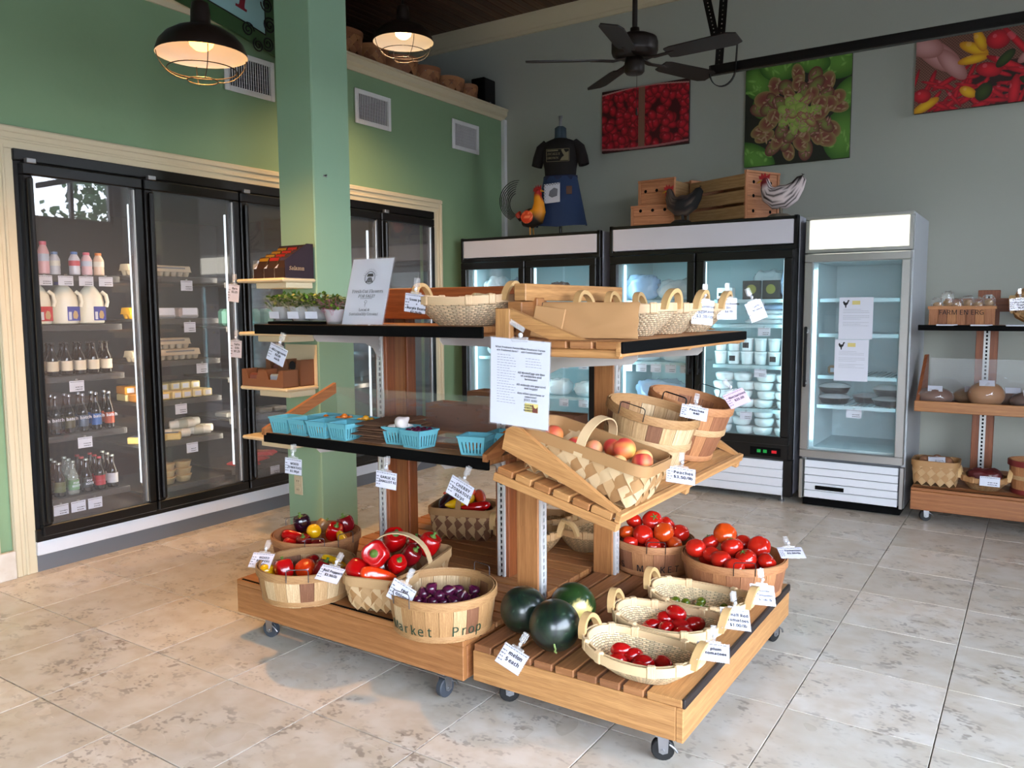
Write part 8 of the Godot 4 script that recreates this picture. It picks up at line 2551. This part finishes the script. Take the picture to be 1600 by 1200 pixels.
func fridge_goods() -> void:
	var white := mat("wrap_white", Color(0.86, 0.90, 0.90), 0.25)
	var filmb := clear("film_blue", Color(0.66, 0.76, 0.88), 0.55, 0.15)
	var filmw := clear("film_white", Color(0.90, 0.93, 0.94), 0.6, 0.15)
	var Z := -6.09
	# right-hand black fridge, right door: boxes, tubs, wrapped packages
	for k in 2:
		var o := thing("label_box", ["dark carton with a round yellow label, left of the pair in the fridge", "dark carton with a round yellow label, right of the pair in the fridge"][k], "box", Vector3(-1.83 + k * 0.15, 1.471, Z), 0.1 - 0.2 * k)
		part(o, "carton", G.new().box(Vector3(0, 0.07, 0), Vector3(0.13, 0.14, 0.06), 0.003), mat("carton_dark", Color(0.14, 0.15, 0.14), 0.5))
		var rl := part(o, "round_label", G.new().lathe_hard([Vector2(0, 0), Vector2(0.036, 0)], 18), mat("label_lime", Color(0.52, 0.52, 0.18), 0.5))
		rl.position = Vector3(0, 0.075, 0.0312)
		rl.rotation.x = PI / 2
	var o := thing("white_carton", "white carton with black print on the fridge's upper shelf", "box", Vector3(-2.03, 1.471, Z))
	part(o, "carton", G.new().box(Vector3(0, 0.045, 0), Vector3(0.12, 0.09, 0.08), 0.004), white)
	part(o, "print", G.new().box(Vector3(0, 0.04, 0.041), Vector3(0.09, 0.025, 0.001)), M.ink)
	bag("white bag standing behind the dark cartons", Vector3(-1.75, 1.471, -6.28), Vector3(0.26, 0.22, 0.14), filmw, 5)
	bag("clear bag at the right of the dark cartons", Vector3(-1.56, 1.471, Z), Vector3(0.11, 0.2, 0.1), filmb, 6)
	for k in 4:
		bag("flat bagged package in the small pile on the fridge's second shelf", Vector3(-1.72 + 0.03 * (k % 2), 1.286 + k * 0.035, Z), Vector3(0.30, 0.04, 0.16), [filmw, white, filmw, filmb][k], 20 + k, "flat bags on the second fridge shelf")
	for k in 12:
		var row := k / 6
		o = thing("deli_tub", "white lidded tub in the %s tub row of the black fridge" % ["lower", "upper"][row], "tub", Vector3(-2.06 + (k % 6) * 0.102, 0.981 + row * 0.101, Z), 0.0, "white tubs in the black fridge")
		part(o, "tub", G.new().lathe([Vector2(0, 0.001), Vector2(0.038, 0.001), Vector2(0.046, 0.088), Vector2(0, 0.088)], 18), white)
		part(o, "lid", G.new().lathe_hard([Vector2(0.048, 0.084), Vector2(0.049, 0.096), Vector2(0.045, 0.099), Vector2(0, 0.097)], 18), white)
		if k in [1, 4, 8]:
			part(o, "label", G.new().box(Vector3(0, 0.045, 0.0435), Vector3(0.045, 0.04, 0.003)), M.ink)
	for k in 28:
		var low := k >= 16
		var q := k - 16 if low else k
		var col := q % 4
		var lev := q / 4
		o = thing("wrapped_package", "white plastic wrapped package stacked on the %s shelf of the black fridge" % ["bottom", "fourth"][0 if low else 1], "package", Vector3(-2.03 + col * 0.157 + 0.015 * sin(k * 2.3), (0.452 if low else 0.656) + lev * 0.066, Z + 0.015 * cos(k * 1.7)), 0.15 * sin(k * 3.1), "wrapped packages in the black fridge")
		if not cache.has("wrap"):
			var rows := []
			for s in [[0.0, 0.045, 0.05], [0.006, 0.062, 0.066], [0.03, 0.07, 0.075], [0.052, 0.074, 0.08], [0.062, 0.06, 0.066], [0.0645, 0.0, 0.0]]:
				rows.append(Vector3(s[0], s[1], s[2]))
			cache["wrap"] = stack(rows, 16).mesh()
			cache["wrapl"] = G.new().box(Vector3(0, 0.064, 0), Vector3(0.05, 0.001, 0.04)).mesh()
		put(o, "film_wrap", cache["wrap"], white)
		put(o, "sticker", cache["wrapl"], M.paper)
	for c in [[-1.75, 1.45, "price card under the dark cartons in the fridge"], [-1.70, 1.262, "price card under the flat bags in the fridge"], [-1.72, 0.955, "price card under the white tubs in the fridge"], [-1.82, 0.632, "price card between the wrapped packages in the fridge"]]:
		price_card(c[2], Vector3(c[0], c[1], -5.975), Vector3.ZERO, 0.09, 0.06)
	# left door of the right-hand fridge and the left-hand fridge: bags, cards, wire baskets
	for f in [[-2.73, 1.471, 0.30, 0.20, 0, "blue tinted bag on the upper shelf, left door of the fridge under the crates"], [-2.42, 1.471, 0.32, 0.16, 1, "white bag on the upper shelf, left door of the fridge under the crates"], [-2.70, 1.286, 0.30, 0.14, 1, "white bag on the second shelf behind the woven bowls"], [-2.40, 1.286, 0.30, 0.15, 0, "bluish bag on the second shelf behind the woven bowls"], [-2.70, 0.981, 0.28, 0.12, 1, "bag of sausages on the third shelf behind the rear post"], [-2.40, 0.981, 0.26, 0.12, 1, "bag on the third shelf right of the rear post"], [-2.55, 0.656, 0.40, 0.18, 0, "grey bag bulging from the wire basket behind the rear post"],
		[-4.15, 1.471, 0.22, 0.22, 1, "clear bag standing in the left door of the fridge under the mannequin"], [-3.90, 1.471, 0.24, 0.20, 0, "crumpled clear bag right of the first in the mannequin's fridge"], [-3.50, 1.471, 0.20, 0.16, 2, "dark meat package in the right door of the mannequin's fridge"], [-3.25, 1.471, 0.20, 0.12, 3, "pink package beside the dark one in the mannequin's fridge"], [-3.50, 0.981, 0.22, 0.12, 1, "bagged package on the third shelf of the mannequin's fridge"], [-3.22, 0.981, 0.22, 0.14, 0, "bagged package right on the third shelf of the mannequin's fridge"], [-3.50, 0.656, 0.22, 0.14, 1, "bagged package on the fourth shelf of the mannequin's fridge"], [-3.22, 0.656, 0.22, 0.13, 1, "bagged package right on the fourth shelf of the mannequin's fridge"], [-4.05, 0.981, 0.40, 0.2, 1, "wide bag on the third shelf of the mannequin's fridge"], [-3.36, 1.286, 0.40, 0.12, 1, "flat bag on the second shelf of the mannequin's fridge"]]:
		bag(f[5], Vector3(f[0], f[1], Z), Vector3(f[2], f[3], 0.2), [filmb, filmw, mat("meat_dark", Color(0.26, 0.14, 0.14), 0.35), mat("meat_pink", Color(0.72, 0.44, 0.56), 0.35)][f[4]], int(-f[0] * 100))
	for k in 5:
		price_card("white price card along the third shelf of the fridge behind the rear post", Vector3(-2.80 + k * 0.125, 0.965, -5.975), Vector3.ZERO, 0.09, 0.065, "cards on the third shelf")
	for k in 3:
		for y in [0.965, 0.64]:
			price_card("white price card on the shelf edge of the mannequin's fridge, seen between the posts", Vector3(-3.58 + k * 0.19, y, -5.975), Vector3.ZERO, 0.09, 0.065, "cards in the mannequin's fridge")
	for x in [-2.54, -4.02]:
		o = thing("wire_basket", "black wire basket in the %s black fridge" % ["right-hand" if x > -3 else "left-hand"], "basket", Vector3(x, 0.46, Z))
		var g := G.new()
		for k in 13:
			var u := -0.24 + k * 0.04
			g.box(Vector3(u, 0.08, 0.10), Vector3(0.004, 0.16, 0.004))
			g.box(Vector3(u, 0.08, -0.10), Vector3(0.004, 0.16, 0.004))
			g.box(Vector3(u, 0.002, 0), Vector3(0.004, 0.004, 0.2))
		for y in [0.04, 0.08, 0.12, 0.16]:
			for z in [-0.10, 0.10]:
				g.box(Vector3(0, y, z), Vector3(0.49, 0.004, 0.004))
			for q in [-0.243, 0.243]:
				g.box(Vector3(q, y, 0), Vector3(0.004, 0.004, 0.2))
		part(o, "wires", g, M.black_metal)
	# white fridge: two sheets on the glass, black trays with clear lids
	for k in 2:
		o = thing("menu_sheet", ["upper white printed sheet taped on the white fridge's door", "lower white printed sheet taped on the white fridge's door"][k], "notice", Vector3(-1.045 - k * 0.02, 1.335 - k * 0.285, -5.822), 0.0)
		part(o, "sheet", G.new().box(Vector3.ZERO, Vector3(0.215, 0.282, 0.001)), M.paper)
		var g := G.new()
		for j in 11:
			if j in [3, 7]:
				continue
			card_lines(g, 0.2, 0.058 - j * 0.011, 0.063 - j * 0.011, 1, j + k * 20, -0.40, 0.42 if j % 3 else 0.15)
		part(o, "print", g, M.grey_ink)
		part(o, "small_picture", G.new().box(Vector3(0.0, 0.105, 0.0008), Vector3(0.05, 0.026, 0.001)), M.picture_yellow if M.has("picture_yellow") else mat("picture_yellow", Color(0.80, 0.74, 0.46), 0.7))
		part(o, "rooster_mark", G.new().prism(PackedVector2Array([Vector2(-0.085, 0.108), Vector2(-0.078, 0.092), Vector2(-0.070, 0.085), Vector2(-0.070, 0.072), Vector2(-0.062, 0.072), Vector2(-0.062, 0.086), Vector2(-0.052, 0.098), Vector2(-0.046, 0.118), Vector2(-0.040, 0.114), Vector2(-0.046, 0.124), Vector2(-0.054, 0.122), Vector2(-0.058, 0.108), Vector2(-0.070, 0.106), Vector2(-0.078, 0.118)]), 0.0008, Transform3D(Basis.IDENTITY, Vector3(0, 0, 0.0006))), M.ink)
	for t in [[-1.22, 0.721, "lower left black tray with a clear lid in the white fridge"], [-1.22, 0.797, "upper left black tray with a clear domed lid in the white fridge"], [-1.02, 0.721, "middle black tray with a clear lid in the white fridge"], [-0.86, 0.721, "lower right black tray with a clear lid in the white fridge"], [-0.86, 0.797, "upper right black tray with a clear domed lid in the white fridge"]]:
		o = thing("black_tray", t[2], "tray", Vector3(t[0], t[1], -6.10 if t[0] != -1.02 else -6.26))
		part(o, "bowl", G.new().lathe([Vector2(0, 0.001), Vector2(0.085, 0.001), Vector2(0.105, 0.04), Vector2(0.112, 0.044), Vector2(0.0, 0.044)], 28), M.black_metal)
		part(o, "lid", G.new().lathe([Vector2(0.113, 0.045), Vector2(0.108, 0.054), Vector2(0.07, 0.072), Vector2(0, 0.075)], 28), M.tub_plastic)
	o = thing("snack_pack", "small tan package on the white fridge's third shelf", "package", Vector3(-1.22, 0.931, -6.12))
	part(o, "pack", G.new().box(Vector3(0, 0.03, 0), Vector3(0.10, 0.06, 0.08), 0.01), mat("pack_tan", Color(0.66, 0.52, 0.38), 0.4))
	part(o, "label", G.new().box(Vector3(0, 0.03, 0.041), Vector3(0.06, 0.03, 0.001)), M.paper)
	price_card("price card on the lowest shelf of the white fridge", Vector3(-1.06, 0.70, -5.955), Vector3.ZERO, 0.10, 0.06)

# ---------------------------------------------------------------- goods on the bread rack
func rack_goods() -> void:
	var o := thing("slat_basket", "flat-sided wooden basket lettered farm, full of bagged rolls on the top rack shelf", "basket", Vector3(-0.43, 1.289, -5.98), 0.02)
	for k in 7:
		for z in [-0.075, 0.075]:
			board(o, "side_slat", Vector3(-0.156 + k * 0.052, 0.062, z), Vector3(0.050, 0.124, 0.004), M["stave_dark_%d" % (k % 3)], Vector3(0.12 * signf(z), 0, 0), 0.001)
	for x in [-0.182, 0.182]:
		board(o, "end_board", Vector3(x, 0.06, 0), Vector3(0.006, 0.12, 0.15), M.stave_dark_2, Vector3.ZERO, 0.001)
	board(o, "bottom_board", Vector3(0, 0.004, 0), Vector3(0.36, 0.006, 0.14), M.stave_dark_0)
	for z in [-0.084, 0.086]:
		board(o, "rim", Vector3(0, 0.115, z), Vector3(0.385, 0.02, 0.006), M.stave_dark_2, Vector3(0.12 * signf(z), 0, 0), 0.001)
	lettering(o, "FARM EN ERG", 0.042, Transform3D(Basis(Vector3.RIGHT, 0.12), Vector3(0, 0.085, 0.083)), M.ink)
	var film: StandardMaterial3D = M.film
	for k in 6:
		bag("clear bag of tan rolls with a white label in the wooden rack basket", Vector3(-0.575 + k * 0.058, 1.38 + 0.015 * (k % 2), -5.985 - 0.02 * (k % 2)), Vector3(0.075, 0.085 + 0.03 * float(k == 1), 0.07), film, 300 + k, "bagged rolls in the rack basket")
		fruit("bread_roll", "tan roll inside a clear bag in the wooden rack basket", "bread", "rolls in the rack basket", "round", mat("roll_tan", Color(0.62, 0.46, 0.28), 0.8), Vector3(-0.575 + k * 0.058, 1.415 + 0.015 * (k % 2), -5.985 - 0.02 * (k % 2)), 0.028)
	for k in 3:
		var c := thing("shelf_card", ["white card lying at the front edge of the top rack shelf, leftmost", "white card lying at the front edge of the top rack shelf, middle", "white card lying at the front edge of the top rack shelf, rightmost"][k], "price tag", Vector3(-0.50 + k * 0.19, 1.29, -5.82), 0.1)
		part(c, "card", G.new().box(Vector3(0, 0.004, 0), Vector3(0.12, 0.008, 0.05), 0.001), M.paper)
		part(c, "print", G.new().box(Vector3(0, 0.0085, 0), Vector3(0.08, 0.001, 0.012)), M.grey_ink)
	o = thing("wicker_plate", "round wicker plate of dark sausages leaning at the picture's right edge", "basket", Vector3(0.0, 1.40, -6.0), 0.0)
	o.rotation.x = 1.0
	woven_bowl(o, 0.15, 0.13, 0.05, Color(0.72, 0.56, 0.38), "wicker_brown", 0.0)
	for k in 4:
		fruit("dark_sausage", "dark brown sausage lying in the leaning wicker plate", "sausage", "sausages in the wicker plate", "squash", mat("sausage_brown", Color(0.20, 0.10, 0.07), 0.4), Vector3(-0.04 + 0.03 * k, 1.39 + 0.015 * k, -5.97), 0.016, Vector3(0, 0.8, 0.4))
	price_tag("price tag in front of the leaning wicker plate", Vector3(-0.115, 1.46, -5.85), Vector3(0, 0.2, 0.05), ["Sourdough", "Bagels", "$6.50"], 0.11, 0.075, true, 0.014)
	# loaves on the middle shelf
	for l in [[-0.56, -5.92, 0.11, 0.06, 0, "dark crusted loaf at the left end of the middle rack shelf"], [-0.36, -6.08, 0.11, 0.055, 1, "pale loaf at the back of the middle rack shelf"], [-0.27, -5.93, 0.105, 0.085, 2, "big round golden loaf with a white label"], [-0.13, -6.02, 0.075, 0.06, 0, "small brown loaf between the round loaf and the dark one"], [-0.03, -5.92, 0.11, 0.058, 3, "dark brown loaf at the right edge of the middle rack shelf"]]:
		o = thing("bread_loaf", l[5], "bread", Vector3(l[0], 0.763, l[1]), 0.1)
		var w: float = l[2]
		var h: float = l[3]
		var mt := mat("crust_%d" % l[4], [Color(0.36, 0.21, 0.14), Color(0.56, 0.42, 0.27), Color(0.58, 0.38, 0.19), Color(0.28, 0.16, 0.11)][l[4]], 0.7)
		part(o, "loaf", G.new().ball(func(a, p): return Vector3(cos(p) * cos(a) * w, h + sin(p) * h, cos(p) * sin(a) * w * 0.75), 24, 14), mt)
		part(o, "plastic_wrap", G.new().ball(func(a, p): return Vector3(cos(p) * cos(a) * w * 1.04, h + sin(p) * h * 1.03 * (1.0 if p > 0 else 0.99), cos(p) * sin(a) * w * 0.80) * (1.0 + 0.015 * sin(a * 9.0 + p * 7.0)), 30, 16), film)
		var lb := part(o, "label", G.new().box(Vector3.ZERO, Vector3(0.085, 0.002, 0.055)), M.paper)
		lb.position = Vector3(0.0, h * 1.92, 0.035)
		lb.rotation.x = 0.6
	# bottom deck
	o = thing("splint_basket", "square splint basket of eggs on the bottom of the bread rack", "basket", Vector3(-0.535, 0.239, -5.93), 0.0)
	splint_basket(o, 0.135, 0.12, 0.165, 0.05, 16, [M.splint_1, M.splint_0], 0.86, M.splint_1, 0.90)
	for k in 7:
		fruit("bagged_roll", "round brown roll in the square splint basket of the rack", "bread", "rolls in the square basket", "round", mat("roll_brown", Color(0.50, 0.33, 0.22), 0.7), Vector3(-0.60 + (k % 3) * 0.065, 0.375 + 0.02 * (k % 2), -5.98 + (k / 3) * 0.06), 0.036)
	price_card("white card lying on the square splint basket of the rack", Vector3(-0.53, 0.425, -5.90), Vector3(-1.1, 0, 0.1), 0.10, 0.06)
	o = thing("woven_bowl", "low brown woven bowl of red bags on the bottom of the bread rack", "basket", Vector3(-0.255, 0.239, -5.92), 0.0)
	woven_bowl(o, 0.135, 0.11, 0.08, Color(0.70, 0.54, 0.36), "wicker_brown", 0.01)
	bag("dark red bag filling the low woven bowl of the rack", Vector3(-0.255, 0.25, -5.95), Vector3(0.20, 0.115, 0.14), mat("bag_red", Color(0.36, 0.14, 0.14), 0.4), 77)
	price_card("white card in front of the low brown woven bowl", Vector3(-0.22, 0.345, -5.80), Vector3(-0.25, 0, 0), 0.11, 0.06)
	o = thing("stave_basket", "tall stave basket with red painted rims at the right picture edge", "basket", Vector3(-0.0, 0.239, -5.95), 0.2)
	stave_basket(o, 0.125, 0.105, 0.21, 16, false, [0.5], 51)
	hoop(o, "red_rim", 0.131, 0.175, 0.212, 0.004, mat("rim_red", Color(0.45, 0.13, 0.12), 0.6))
	hoop(o, "red_foot", 0.112, 0.0, 0.03, 0.004, M.rim_red)
